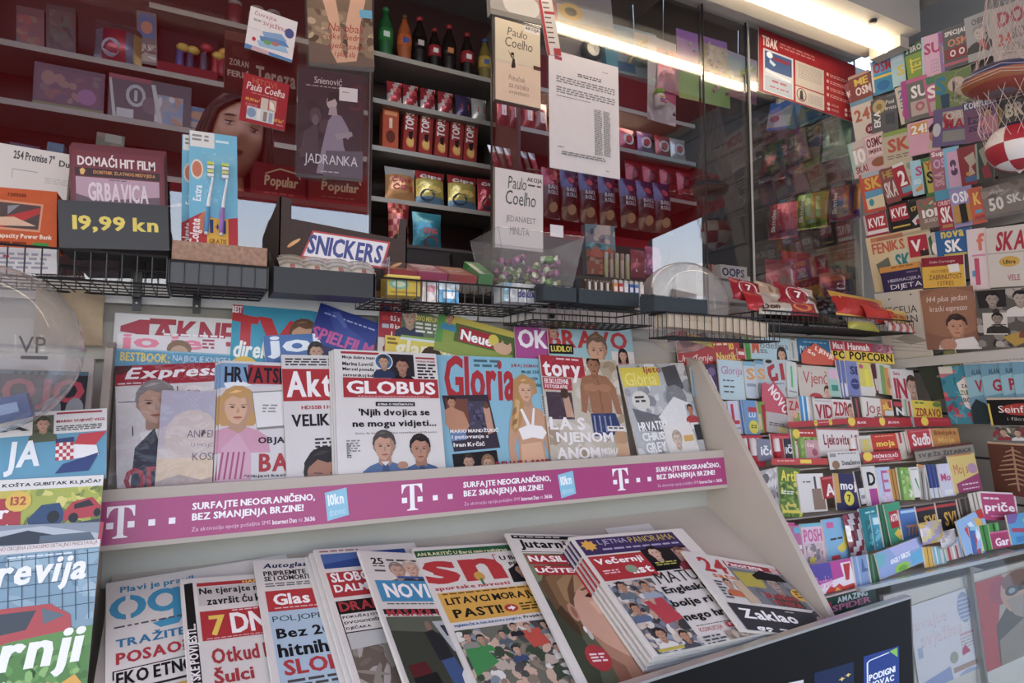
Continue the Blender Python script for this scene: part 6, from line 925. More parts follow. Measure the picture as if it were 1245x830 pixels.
# net of balls hanging in front of the flap
net = empty('ball_net', at((1225, 60), DP.off(.17).p, dn)); tag(net, 'fine white net holding play balls at the upper right', 'net')
BP = DP.off(.21)
def ballat(q, r, colf, label, sq):
    c = at(q, BP.p, dn); m = MB(); m.ball(c, r, colf, 'plastic', 24, 16, sq=sq); return tag(m.build('play_ball'), label, 'ball', 'balls in the net'), c
b1, c1 = ballat((1238, 178), .071, lambda i, k: ('232a52' if i < 4 else ('b02434' if ((k//4)+((i-4)//4)) % 2 else 'e4dcd8')), 'red and white chequered ball with a dark blue crown in the net', (1, 1, .92))
b2, c2 = ballat((1216, 97), .085, lambda i, k: ['b8765c', '5a4a5c', '3c4a74', 'b0683c', 'a84838', '8a7a7c'][min(5, i*6//16)], 'flattened blue and orange ball higher up in the net', (1, 1, .45))
m = MB()
for i in range(30):
    t = 2*math.pi*i/30; tw = .5
    path = []
    for j in range(15):
        z = c1.z-.072+.62*j/14; f = math.sin(min(1, j/3.2)*math.pi/2)*(.084 if j < 4 else .066+.028*math.exp(-((z-c2.z)/.08)**2)-.035*(j > 9)*(j-9)/5)
        a = t+tw*j*(1 if i % 2 else -1)*.42; path.append((c1.x+f*math.cos(a), c1.y+f*math.sin(a), z))
    m.tube(path, .0006, 'd8c0b4', 'plastic', 4)
for dz in (.0, .008, .02, .05):
    m.tube([(c2.x+.10*math.cos(.4*k), c2.y+.10*math.sin(.4*k), c2.z+dz-.02+.004*math.sin(k*2.3)) for k in range(17)], .0008, 'd8c0b4', 'plastic', 4)
m.build('mesh', net)
# ---------------------------------------------------------------- wire baskets and goods along the window sill
def vert(Y): return Plane((0, Y, 0), (0, -1, 0))
def carton(name, cat, label, Y, TL, TR, BL, depth, base, art, group=None, edge=None, mat='card', eh=1.0, ew=1.0, lift=0.0, pl=None):
    return sheet(name, pl or vert(Y), TL, TR, BL, base, art, label, cat, group, lift=lift, th=depth, ew=ew, eh=eh, mat=mat, parts=False, edge=edge or base)
def basket(X0, X1, Y0, Y1, z0, z1, label, hooks=(), step=.021):
    b = empty('wire_basket', ((X0+X1)/2, (Y0+Y1)/2, z0)); tag(b, label, 'basket', 'wire baskets along the window sill')
    m = MB(); r = .0016
    for z in (z0, z1): m.tube([(X0, Y0, z), (X1, Y0, z), (X1, Y1, z), (X0, Y1, z)], r*1.35, '1a1a1a', 'wire', 6, closed=True)
    m.build('rim', b); m = MB(); n = max(2, round((X1-X0)/step))
    for i in range(n+1):
        x = X0+(X1-X0)*i/n; m.tube([(x, Y0, z1), (x, Y0, z0), (x, Y1, z0), (x, Y1, z1)], r*.75, '1a1a1a', 'wire', 5)
    for i in range(1, 4):
        y = Y0+(Y1-Y0)*i/4
        for x in (X0, X1): m.tube([(x, y, z0), (x, y, z1)], r*.75, '1a1a1a', 'wire', 5)
        m.tube([(X0, y, z0), (X1, y, z0)], r*.75, '1a1a1a', 'wire', 5)
    m.build('wires', b)
    for x in hooks:
        m = MB(); m.box(x-.007, x+.007, 1.352, 1.362, .136 if x < .3 else .164, z1, '161616', 'wire'); m.box(x-.007, x+.007, Y1-.012, 1.352, z0-.004, z0, '161616', 'wire')
        m.lathe((x, 1.352, .15 if x < .3 else .175), (0, -1, 0), [(.003, 0), (.003, .0015), (.0015, .002)], 'a8a8a4', 'metal', 8); m.build('bracket', b)
basket(-.47, -.046, 1.18, 1.345, .163, .210, 'black wire basket at the left end of the sill', (-.10,))
basket(-.043, .112, 1.18, 1.345, .166, .206, 'black wire basket below the toothbrush packs', (.0,))
basket(.305, .655, 1.18, 1.345, .160, .204, 'black wire basket below the clear snack tray', (.42, .52))
basket(.66, .99, 1.20, 1.345, .140, .174, 'black wire basket below the dark grey cartons', (.80,))
basket(.900, 1.245, 1.040, 1.098, .100, .152, 'low black wire basket below the clear dome', ())
basket(1.36, 2.02, 1.18, 1.345, .158, .196, 'long black wire basket of snacks at the right end of the sill', (1.75,))
# left end
carton('power_bank_box', 'box', 'orange box with a windowed front at the left end of the sill', 1.22, (-6, 227), (69, 233), (-6, 300), .06, 'c8561e', [P('d8926c', (.0, .2), (.78, .24), (.72, .72), (.0, .70)), P('5a4a48', (.0, .24), (.74, .27), (.69, .68), (.0, .66)), P('b83834', (.1, .5), (.72, .30), (.72, .4), (.3, .62), (.0, .68)), P('d8b090', (.0, .5), (.3, .48), (.66, .62), (.0, .64)), P('8a8a90', (.2, .3), (.4, .27), (.2, .45)), T('Capacity Power Bank', .0, .76, .92, .86, 'ecd8c0'), T('romoss', .2, .08, .5, .14, '7a3418', 1, .1), R(.6, .9, .86, .98, '3a9040'), N(.02, .9, .5, .96, 1, '7a3418')])
carton('price_tray', 'display tray', 'black card tray with a yellow price on its front', 1.20, (70, 242.5), (204, 250), (71, 301), .11, '2c2b2d', [T('19,99 kn', .12, .30, .90, .66, 'e0c832')], edge='28282a', mat='gloss')
for k in range(3):
    carton('film_case', 'film case', ['dark red film case with white lettering standing in the price tray', 'film case directly behind the front film case in the price tray', 'backmost film case in the price tray'][k], 1.235+.018*k, (84+k*1.5, 177-2*k), (199+k*1.5, 188-2*k), (83, 247), .014, '6a2430', [R(.03, .06, .97, 1, '742834'), T('DOMAĆI HIT FILM', .08, .1, .9, .32, 'e0d4d0'), R(.05, .36, .95, .50, '3a1c20'), T('DOBITNIK ZLATNOG MEDVJEDA', .24, .39, .9, .47, 'c8843c'), P('e0b050', (.1, .4), (.13, .36), (.16, .4), (.14, .48), (.11, .48)), R(.06, .52, .94, 1.0, 'b894a4'), P('6a5060', (.06, .82), (.3, .92), (.94, .8), (.94, 1), (.06, 1)), N(.4, .54, .6, .57, 1, '6a5060'), T('GRBAVICA', .18, .60, .82, .93, 'dccbd2')] if k == 0 else [], 'film cases in the price tray', edge='8a6a64', mat='gloss', eh=1.2)
carton('tablet_box', 'box', 'white tablet box behind the film case', 1.32, (-10, 172), (86, 188), (-10, 240), .02, 'cfcac4', [T('254 Promise 7"', .28, .08, .80, .24, '4a4644'), T('Du', .86, .14, 1.0, .26, '4a4644'), R(.28, .42, .6, .44, 'a8a29c'), R(.28, .42, .29, .6, 'a8a29c'), N(.7, .5, 1.0, .62, 3, 'bab4ae')], mat='gloss')
carton('leaflet', 'leaflet', 'white leaflet lying in the left wire basket', 1.215, (-4, 300), (69, 303), (-4, 331), .004, 'd4d0cc', [N(.05, .2, .9, .9, 4, '9a98a4'), R(.1, .3, .2, .4, 'b84050')], mat='paper')
for k, (dx, dy) in enumerate(((0, 0), (-8.5, 5))):
    t = empty('toothbrush_pack', aty(250, 300, 1.2+.02*k)); tag(t, ['pale blue and red blister pack with two toothbrushes', 'second toothbrush blister pack half hidden behind the front one'][k], 'toothbrush pack', 'toothbrush packs on the sill')
    O, u, v, n, w, h = frame(Plane((0, 1.215+.022*k, .2), (0, -1, .12)), (230+dx, 158+dy), (288+dx, 166+dy), (217+dx, 296+dy)); top = O+v*h
    S = lambda fx, fy, z=0: top+u*(w*fx)-v*(h*fy)+n*z
    m = MB(); m.obox(O-n*.001, u, v, n, w, h, .001, '6db8d4', 'gloss'); ik = Ink(m, S, w, h, 'gloss')
    ik.draw([P('b83038', (0, .78), (.25, .72), (.5, .78), (1, .74), (1, 1), (0, 1)), P('d07850', (.12, .8), (.3, .7), (.46, .76), (.3, .9)), R(.02, .0, .52, .14, 'dcdcd8'), N(.06, .03, .4, .1, 2, '8a8a8a'), T('Extra', -.02, .52, .36, .58, 'e8f0f4', 1, 0, -1.5), T('Colgate', -.16, .84, .44, .93, 'f0e8e8', 1, 0, -1.5), E(.16, .34, .13, .09, 'd8d0c0'), E(.16, .34, .1, .07, 'c87858'), R(.36, .76, .80, 1, 'e0b028'), T('1', .42, .775, .49, .89, '2c4488'), T('+', .53, .81, .62, .86, '2c4488'), T('1', .68, .775, .75, .89, '2c4488'), T('GRATIS', .4, .94, .76, .98, '8a5a18'), N(.55, .06, .9, .1, 1, 'c8e4ec')])
    m.build('backing_card', t)
    for j, (x, c1_, c2_) in enumerate(((.44, '4a90c0', 'd8dce0'), (.74, '9a6ab4', 'dcdce0'))):
        q = MB(); hd = .016
        q.tube([S(x+.04, .28, .008), S(x+.03, .45, .009), S(x-.04, .62, .009), S(x-.08, .78, .009), S(x-.10, .92, .009)], [.0022, .002, .0028, .0038, .0032], 'dfe2e4', 'plastic', 8)
        q.tube([S(x-.055, .68, .0092), S(x-.08, .78, .0092), S(x-.098, .9, .0092)], [.0033, .0043, .0037], c1_, 'plastic', 8)
        tb = q.build('toothbrush', t); q = MB()
        for i, cc in enumerate(('c8d048', 'e4e8ea', 'd0d47c', 'e4e8ea')):
            O2 = S(x-.07, .285+.035*i, .006); q.obox(O2-v*(h*.03), u, v, n, w*.13, h*.024, .009, cc, 'plastic')
        q.build('bristles', tb)
    q = MB(); vs = []; nx, ny = 6, 10
    for i in range(ny+1):
        for j in range(nx+1):
            fx, fy = .28+.66*j/nx, .18+.56*i/ny; e = min(1, 4*min(j/nx, 1-j/nx), 5*min(i/ny, 1-i/ny)); vs.append(S(fx, fy, .001+.017*min(1, e)))
    q.mesh(vs, [(i*(nx+1)+j, (i+1)*(nx+1)+j, (i+1)*(nx+1)+j+1, i*(nx+1)+j+1) for i in range(ny) for j in range(nx)], 'fff', 'film', True); q.build('blister', t)
m = MB(); p = aty(206, 320, 1.19); m.box(-.040, .110, 1.188, 1.34, .203, .242, 'a9866e', 'crust'); tag(m.build('brown_pack'), 'flat brown speckled pack lying in the basket below the toothbrushes', 'pack')
m = MB(); m.box(-.041, .110, 1.183, 1.187, .168, .204, '4a4c4e', 'plastic'); m.box(-.041, .110, 1.187, 1.33, .168, .170, '4a4c4e', 'plastic'); tag(m.build('basket_liner'), 'dark grey plastic liner standing inside the second basket', 'liner')
# tray of foil wrapped bars, peanut bar carton
tr = empty('bar_tray', (.215, 1.2, .165)); tag(tr, 'black card tray of silver foil wrapped bars in front of the brown carton', 'display tray')
m = MB(); X0, X1, Y0, Y1, z0, z1 = .120, .300, 1.165, 1.255, .163, .207
m.box(X0, X1, Y0, Y0+.003, z0, z1, '22262a', 'plastic'); m.mesh([(X0, Y0, z0), (X0, Y1, z0), (X0, Y1, .25), (X0, Y0+.01, z1)]+[(X0+.003, Y0, z0), (X0+.003, Y1, z0), (X0+.003, Y1, .25), (X0+.003, Y0+.01, z1)], [(0, 1, 2, 3), (7, 6, 5, 4), (0, 3, 7, 4), (3, 2, 6, 7), (2, 1, 5, 6), (1, 0, 4, 5)], '2a2726', 'plastic')
m.box(X1-.003, X1, Y0, Y1, z0, z1, '22262a', 'plastic'); m.box(X0, X1, Y0, Y1, z0-.002, z0, '22262a', 'plastic'); m.build('tray_body', tr)
k = 0
for lay in range(3):
    for i in range(4):
        q = MB(); x = X0+.012+i*.044+lay*.004; y = Y0+.02+.026*lay; z = .203+.012*lay
        q.bag((x, y, z), (1, 0, 0), (0, .85, .5), (0, -.5, .85), .046, .07, .014, lambda a, b: ('aeb2a6' if int(b*6) % 2 else 'd8dad2') if not (.42 < a < .58 and b > .6) else 'b87a80', 'foil', 5, 6, .08)
        tag(q.build('foil_bar'), 'silver foil wrapped bar lying in the black card tray', 'snack bar', 'foil wrapped bars in the black tray')
sn = empty('snack_carton', (.27, 1.29, .2)); tag(sn, 'open brown carton with a blue lettered logo on its front', 'carton')
BR = '4e423e'; m = MB()
xa, xb, ya, yb, za = .137, .392, 1.262, 1.352, .190
m.mesh([(xa, ya, za), (xb, ya, za), (xb, ya, .346), (xb-.016, ya, .346), (xb-.020, ya, .302), (xa+.022, ya, .320), (xa+.022, ya, .358), (xa, ya, .362)], [tuple(range(8))], BR, 'card')
m.mesh([(xa, ya+.003, za), (xb, ya+.003, za), (xb, ya+.003, .346), (xb-.016, ya+.003, .346), (xb-.020, ya+.003, .302), (xa+.022, ya+.003, .320), (xa+.022, ya+.003, .358), (xa, ya+.003, .362)], [tuple(range(8))[::-1]], 'b07a52', 'card')
cfront = m.build('front_panel', sn)
m = MB(); m.mesh([(xa, ya, za), (xa, ya, .362), (xa-.012, yb-.02, .325), (xa-.02, yb, .30), (xa-.02, yb, za)]+[(xa+.003, ya, za), (xa+.003, ya, .362), (xa-.009, yb-.02, .325), (xa-.017, yb, .30), (xa-.017, yb, za)], [(0, 1, 2, 3, 4), (9, 8, 7, 6, 5), (0, 5, 6, 1), (1, 6, 7, 2), (2, 7, 8, 3)], BR, 'card'); m.build('side_panel', sn)
m = MB(); m.box(xb-.003, xb, ya, yb, za, .33, BR, 'card'); m.box(xa-.017, xb-.003, yb-.003, yb, za, .285, 'b07a52', 'card'); m.build('back_panel', sn)
m = MB(); wS, hS = xb-xa, .075
S = lambda fx, fy, z=0: V((xa+wS*fx, ya-.0004-z, 0.310-hS*fy))
ik = Ink(m, S, wS, hS, 'gloss'); ik.eps = .0002; ik.draw([P('c03038', (.245, .12), (.86, .22), (.80, .98), (.16, .86)), P('e4e0e4', (.255, .17), (.84, .265), (.785, .92), (.18, .81)), T('SNICKERS', .205, .28, .80, .80, '33408c', 1, .15, .06),
   E(.1, .52, .05, .045, 'd8964a', -.7), E(.125, .46, .04, .035, 'e0a860', -.7), E(.9, .86, .05, .04, 'd8964a', -.5), E(.925, .83, .035, .03, 'e0a860', -.5)])
o = m.build('logo', cfront); o['label'] = 'white logo panel with blue letters and two peanuts'
carton('tea_box', 'box', 'yellow box standing in the wire basket right of the bar tray', 1.19, (471, 333), (511, 336), (471, 358), .05, 'd8b830', [E(.35, .45, .3, .25, '7ab8a0'), E(.35, .45, .2, .16, 'c8d8a8'), R(.1, .8, .9, .9, 'b89020'), R(0, 0, 1, .1, 'e8d060')])
carton('tissue_pack', 'tissue pack', 'blue and white tissue pack lying in the wire basket', 1.21, (534, 341), (558, 343), (534, 367), .04, '4a90b8', [R(.0, .0, 1, .4, 'c8d0d4'), R(.2, .5, .8, .8, 'd8dce0')], mat='foil')
carton('tissue_pack', 'tissue pack', 'pale tissue pack with red print in the wire basket', 1.21, (514, 341), (533, 343), (514, 366), .04, 'c0b4b0', [R(.2, .2, .8, .5, 'b87880')], mat='foil')
carton('tissue_pack', 'tissue pack', 'white and green tissue pack below the clear candy box', 1.21, (612, 343), (667, 347), (612, 366), .05, 'ccd0d0', [P('8ab0c0', (.0, .0), (.2, 0), (.06, 1), (0, 1)), T('deluxe', .3, .3, .8, .75, '5a5aa0', 1, .2), R(.82, .1, 1, .9, '6aa878')], mat='foil')
# clear tray with flat boxes
ct = empty('clear_tray', (.48, 1.24, .2)); tag(ct, 'clear plastic tray with flat snack boxes behind the wire basket', 'tray')
m = MB(); m.box(.335, .590, 1.20, 1.345, .206, .209, 'fff', 'acrylic'); m.obox((.335, 1.20, .209), (1, 0, 0), (0, .35, .937), (0, -.937, .35), .255, .034, .003, 'fff', 'acrylic'); m.box(.335, .338, 1.20, 1.345, .209, .25, 'fff', 'acrylic'); m.build('tray_body', ct)
for i, (a, b, c, l) in enumerate(((.342, 'a83038', 'c8a050', 'red flat snack box with yellow print, leftmost in the clear tray'), (.410, 'b03060', 'e0c8cc', 'magenta flat snack box in the middle of the clear tray'), (.478, 'a83830', 'c89048', 'red flat snack box with orange print, rightmost in the clear tray'))):
    m = MB(); O, u, v, n = V((a, 1.245, .212)), V((1, 0, 0)), V((0, .94, .34)), V((0, -.34, .94)); m.obox(O, u, v, n, .065, .10, .022, b, 'gloss')
    ik = Ink(m, lambda fx, fy, z=0: O+u*(.065*fx)+v*(.10*(1-fy))+n*(.0222+z), .065, .10, 'gloss'); ik.draw([R(.08, .1, .92, .4, c), N(.2, .48, .8, .68, 2, 'ecdcd4'), R(.1, .78, .9, .86, c)]); tag(m.build('snack_box'), l, 'snack box', 'flat boxes in the clear tray')
m = MB(); O = V((.549, 1.25, .212)); m.obox(O, (1, 0, 0), (0, .9, .43), (0, -.43, .9), .035, .10, .03, '3a8a48', 'gloss'); m.obox(O+V((0, -.013, .027)), (1, 0, 0), (0, .9, .43), (0, -.43, .9), .012, .08, .0006, 'c8d4c0', 'gloss'); tag(m.build('snack_box'), 'small green snack box beside the clear candy box', 'snack box')
# clear candy box
cb = empty('candy_box', (.72, 1.27, .2)); tag(cb, 'tall clear box half full of wrapped candies', 'candy box')
bx = [(.600, 1.210), (.765, 1.210), (.765, 1.335), (.600, 1.335)]; tx = [(.572, 1.19), (.790, 1.19), (.790, 1.345), (.572, 1.345)]; m = MB()
for i in range(4):
    j = (i+1) % 4; (a, b), (c, d), (e, f), (g, h) = bx[i], bx[j], tx[j], tx[i]
    m.face([(a, b, .206), (c, d, .206), (e, f, .335), (g, h, .335)], 'fff', 'bin')
    m.tube([(a, b, .206), (g, h, .335)], .0011, 'e8e8e8', 'acrylic', 5); m.tube([(g, h, .335), (e, f, .335)], .0011, 'e8e8e8', 'acrylic', 5)
m.face([(x, y, .206) for x, y in bx], 'fff', 'acrylic'); m.build('box_walls', cb)
m = MB(); O = aty(672, 283, 1.187); m.obox(aty(669, 287, 1.19), (1, 0, 0), UP, (0, -1, 0), .034, .027, .0006, 'd8d0d0', 'paper'); m.build('price_label', cb)
cc = [('7a3a5a', 'purple', 18), ('6a9a3c', 'green', 22), ('3a2c30', 'dark brown', 16)]
for c_, nm, n_ in cc:
    for i in range(n_):
        x = random.uniform(.615, .75); y = random.uniform(1.225, 1.325); z = .208+.085*(i/n_)*(1 if nm != 'dark brown' else .35)*(.6+.4*random.random()); a = random.uniform(0, 6.3); d = V((math.cos(a), math.sin(a)*.5, random.uniform(-.5, .5))).normalized(); q = MB()
        c2 = {'7a3a5a': 'b06a9a', '6a9a3c': 'c8d4b8', '3a2c30': '6a7a3a'}[c_]
        q.lathe(V((x, y, z+.006))-d*.02, d, [(.009, 0), (.0085, .004), (.002, .009), (.008, .013), (.0095, .020), (.008, .027), (.002, .031), (.0085, .036), (.009, .04)], [c2, c2, c_, c_, c_, c_, c2, c2], 'foil', 8)
        tag(q.build('candy'), nm+' wrapped candy in the tall clear box', 'candy', nm+' candies in the clear box')
# dark grey cartons with gum and lighters
def gcart(X0, X1, Y0, Y1, z0, z1, label, top):
    m = MB(); m.box(X0, X1, Y0, Y0+.003, z0, z1, '3c4448', 'card'); m.box(X0, X0+.003, Y0+.003, Y1, z0, z1+.004, '343a3e', 'card'); m.box(X1-.003, X1, Y0+.003, Y1, z0, z1, '343a3e', 'card'); m.box(X0+.003, X1-.003, Y1-.003, Y1, z0, z1+.01, '343a3e', 'card'); m.box(X0+.003, X1-.003, Y0+.003, Y1-.003, z0, z0+.003, '343a3e', 'card')
    o = tag(m.build('display_carton'), label, 'carton', 'dark grey cartons on the sill'); n = max(2, int((X1-X0-.01)/.022))
    for i in range(n):
        x = X0+.006+i*(X1-X0-.012)/n; m = MB(); c = top[i % len(top)]
        m.obox((x, Y0+.006, z0+.004), (1, 0, 0), (0, 1, 0), (0, 0, 1), (X1-X0-.012)/n-.002, Y1-Y0-.012, z1-z0-.003, c, 'gloss'); m.obox((x+.002, Y0+.006, z1+.0011), (1, 0, 0), (0, 1, 0), (0, 0, 1), (X1-X0-.012)/n-.006, .016, .0003, 'd4d8d4', 'gloss')
        tag(m.build('gum_pack'), 'flat gum pack standing in '+label.split(',')[0], 'gum pack', 'gum packs in '+label.split(',')[0])
gcart(.668, .752, 1.165, 1.207, .180, .211, 'dark grey carton right of the candy box', ['6a9a4c', 'a8b8a0', '7a9a6c'])
gcart(.757, .922, 1.160, 1.207, .178, .210, 'long dark grey carton below the lighters', ['b8c4b8', '6aa04c', 'c8ccd0', 'a04848'])
gcart(.872, 1.022, 1.045, 1.095, .155, .187, 'dark grey carton in front of the clear dome', ['78b0d0', 'a0c8dc', '8ab8d4'])
for i in range(9):
    m = MB(); x = .800+.0085*i; m.box(x, x+.006, 1.20, 1.212, .214, .236, ['4a3428', 'c8c0b8'][i % 2], 'plastic'); m.lathe((x+.003, 1.206, .236), (0, 0, 1), [(.003, 0), (.003, .004), (.0015, .006)], '8a8078', 'metal', 6); tag(m.build('lighter'), ['brown', 'pale'][i % 2]+' lighter in the dense left part of the lighter row', 'lighter', ['brown', 'pale'][i % 2]+' lighters in the dense part of the row')
for i, (c, l) in enumerate((('c88a4c', 'orange'), ('b83434', 'red'), ('c8c8cc', 'white'), ('3c5ca0', 'blue'), ('4a78b8', 'lighter blue'), ('d0c8c4', 'cream'))):
    m = MB(); x = .880+.0155*i; y = 1.20
    m.box(x, x+.011, y, y+.011, .212, .238, c, 'plastic'); m.box(x+.001, x+.010, y+.001, y+.010, .238, .246, 'c8c4c0', 'metal'); m.lathe((x+.003, y+.005, .247), (1, 0, 0), [(.0035, 0), (.0035, .005)], '5a5650', 'metal', 8); m.box(x+.001, x+.010, y-.0006, y, .219, .230, 'ddd8d4', 'gloss')
    tag(m.build('lighter'), l+' lighter with a pale sticker in the right part of the lighter row', 'lighter')
# clear dome dispensers
def dome(c, r, label, tilt=0):
    d = empty('clear_dome', c-V((0, 0, r))); tag(d, label, 'dome'); m = MB(); m.ball(c, r, 'fff', 'dome', 28, 18); m.build('bowl', d)
    m = MB(); N_ = 28; X, Y = V((1, 0, 0)), V((0, 1, 0))
    m.tube([c+(X*math.cos(2*math.pi*k/N_)+Y*math.sin(2*math.pi*k/N_))*r*1.005 for k in range(N_)], r*.022, 'd8d4d0', 'acrylic', 6, closed=True); m.build('rim', d); return d
cR = aty(829, 374, 1.222)
dome(cR, .116, 'clear round dispenser dome between the dark grey cartons and the snack basket')
for i, (dx, dz, c, l) in enumerate(((-.045, -.080, '7a3848', 'dark red'), (.0, -.094, '8a4a60', 'plum'), (.05, -.078, '6a2c40', 'wine red'), (-.015, -.072, 'b04050', 'bright red'), (.03, -.085, '5a3a5c', 'purple'))):
    q = MB(); q.bag(cR+V((dx-.02, -.02, dz-.012)), (1, 0, .2), (0, .5, .86), (0, -.86, .5), .04, .024, .014, lambda a, b: c, 'foil', 5, 5); tag(q.build('sweet'), l+' wrapped sweet lying in the right dome', 'sweet', 'sweets in the right dome')
q = MB(); q.bag(cR+V((-.03, -.056, -.090)), V((1, .0, -.18)).normalized(), V((.15, .3, .94)).normalized(), V((0, -.95, .3)).normalized(), .085, .022, .014, lambda a, b: 'd8b830' if abs(a-.5) < .4 else 'c8a020', 'foil', 8, 5); tag(q.build('sweet'), 'yellow wrapped bar lying in the right dome', 'sweet')
cL = aty(-22, 424, 1.10)
dL = dome(cL, .118, 'large clear round dispenser dome at the left edge')
m = MB(); fw = V((-cL.x, -cL.y, 0)).normalized(); rt = V((fw.y*-1, fw.x, 0))*-1
ax = (V((0, 0, 0))-cL).normalized(); rx = V((0, 0, 1)).cross(ax).normalized(); ry = ax.cross(rx)
def SD(fx, fy, z=0):
    a, b = (fx-.5)*1.5, (.5-fy)*1.5
    return cL+(ax*math.cos(a)*math.cos(b)+rx*math.sin(a)*math.cos(b)+ry*math.sin(b))*(.1195+z)
ik = Ink(m, SD, .118*1.5, .118*1.5, 'plastic'); ik.draw([T('VP', .70, .40, .88, .52, '6a6664', 0), R(.72, .54, .90, .565, '6a6664')]+[P('7a7674', *[(x+.022*math.cos(math.pi*(.5+.2*j))*(1 if j % 2 == 0 else .42), .665-.022*math.sin(math.pi*(.5+.2*j))*(1 if j % 2 == 0 else .42)) for j in range(10)]) for x in (.70, .752, .804, .856, .908)])
m.build('printed_mark', [c_ for c_ in dL.children if c_.name.startswith('bowl')][0])
q = MB(); q.obox(aty(-4, 516, 1.12), V((1, 0, .25)).normalized(), V((-.25, 0, 1)).normalized(), (0, -1, 0), .045, .035, .02, '2c4c8c', 'gloss'); q.obox(aty(0, 505, 1.098), V((1, 0, .25)).normalized(), V((-.25, 0, 1)).normalized(), (0, -1, 0), .022, .014, .001, '8aa4cc', 'gloss'); tag(q.build('sweet_box'), 'small blue box lying in the left dome', 'box')
# brown paper and beige cartons
m = MB(); O = aty(40, 432, 1.35); nn = 8
vs = [V((aty(45, 338, 1.345).x+.10*i/nn, 1.345-.006*math.sin(i*1.3+j), .068+.098*j/nn)) for j in range(nn+1) for i in range(nn+1)]
m.mesh(vs+[p_+V((0, .004, 0)) for p_ in vs], [(j*9+i, j*9+i+1, (j+1)*9+i+1, (j+1)*9+i) for j in range(nn) for i in range(nn)]+[(81+(j+1)*9+i, 81+(j+1)*9+i+1, 81+j*9+i+1, 81+j*9+i) for j in range(nn) for i in range(nn)], 'b09878', 'card', True)
tag(m.build('brown_paper'), 'creased brown wrapping paper hanging on the wall at the left', 'paper')
carton('beige_carton', 'carton', 'beige carton with faint print in the low basket below the dome', 1.048, (813, 379), (880, 386), (814, 397), .045, 'c4b096', [T('OZON NATURAL', .2, .2, .8, .5, 'a08868', 0)])
carton('beige_carton', 'carton', 'plain beige carton at the right end of the low basket', 1.046, (881, 384), (934, 393), (880, 402), .045, 'c8b498', [R(.0, .0, 1, .08, 'b09c80')])
# snacks in the right basket
def snack(pl, TL, TR, BL, d, colf, art, label, group=None, name='snack_bag', cat='snack bag', nx=8, ny=9, mat='foil'):
    O, u, v, n, w, h = frame(pl, TL, TR, BL); m = MB(); S0 = m.bag(O+n*(d/2), u, v, n, w, h, d, colf, mat, nx, ny)
    if art: ik = Ink(m, lambda fx, fy, z=0: S0(fx, fy, 1, .0012+z), w, h, 'gloss'); ik.draw(art)
    return tag(m.build(name), label, cat, group)
fl_ = lambda Y, z, t=22: Plane((0, Y, z), (0, -math.cos(math.radians(t)), math.sin(math.radians(t))))
CR = [E(.45, .5, .3, .36, 'e0d0cc'), E(.45, .5, .25, .30, 'a82434'), T('7', .36, .36, .54, .64, 'ece0dc')]
snack(fl_(1.22, .185), (880, 340), (917, 348), (877, 364), .03, lambda x, y: 'a02434', CR, 'dark red croissant bag left of the glass edge', 'croissant bags in the right basket')
snack(fl_(1.20, .178), (898, 356), (932, 360), (893, 378), .025, lambda x, y: 'b8262e' if x < .5 else 'c8bcb0', [], 'red and cream bag lying at the left end of the right basket')
snack(fl_(1.24, .19), (912, 344), (945, 352), (910, 366), .03, lambda x, y: 'c8b49c', [R(.3, .3, .7, .6, '8a6a4c')], 'cream bag behind the dark red croissant bag')
snack(fl_(1.23, .19), (934, 345), (982, 356), (930, 372), .03, lambda x, y: 'a02434' if x < .6 else 'cfc4bc', CR+[T('mini', .66, .4, .95, .6, '3a3430')], 'dark red and white croissant bag in the middle', 'croissant bags in the right basket')
snack(fl_(1.20, .182), (912, 368), (985, 372), (912, 384), .028, lambda x, y: 'd0c4b4' if x < .55 else 'b83038', [T('Don', .04, .3, .3, .7, '4a342c'), E(.7, .5, .18, .3, 'c87838')], 'white and red bag lying along the basket front')
snack(fl_(1.25, .19), (1000, 356), (1066, 369), (1008, 386), .035, lambda x, y: 'c02c24' if .2 < y < .85 else 'd8a830', [P('d8a030', (.1, .2), (.9, .3), (.9, .4), (.1, .3)), T('bake', .5, .55, .8, .75, 'e8c850')], 'large red and gold snack bag lying in the right basket')
snack(fl_(1.22, .185), (1042, 372), (1096, 382), (1046, 392), .028, lambda x, y: 'c8342c' if x < .5 else 'd8b43c', [T('B', .45, .3, .6, .7, 'b02424'), T('KVEV', .6, .4, .9, .7, 'a02c24')], 'red and yellow snack bag at the right end of the basket')
snack(fl_(1.26, .19), (985, 362), (1012, 368), (983, 384), .03, lambda x, y: '1a181a' if (x*7+y*5) % 2 < 1.4 else '4a484c', [], 'black shiny bag between the croissant and the red gold bag')
snack(fl_(1.19, .170), (1022, 386), (1060, 391), (1022, 400), .02, lambda x, y: '8a8a8c' if y < .5 else 'a8a434', [], 'silver and yellow pack low in the right basket')
snack(fl_(1.19, .170), (1072, 391), (1106, 395), (1072, 402), .015, lambda x, y: ['d0c8c4', 'c06a5c'][int(x*8) % 2], [], 'striped white pack at the right corner of the basket')
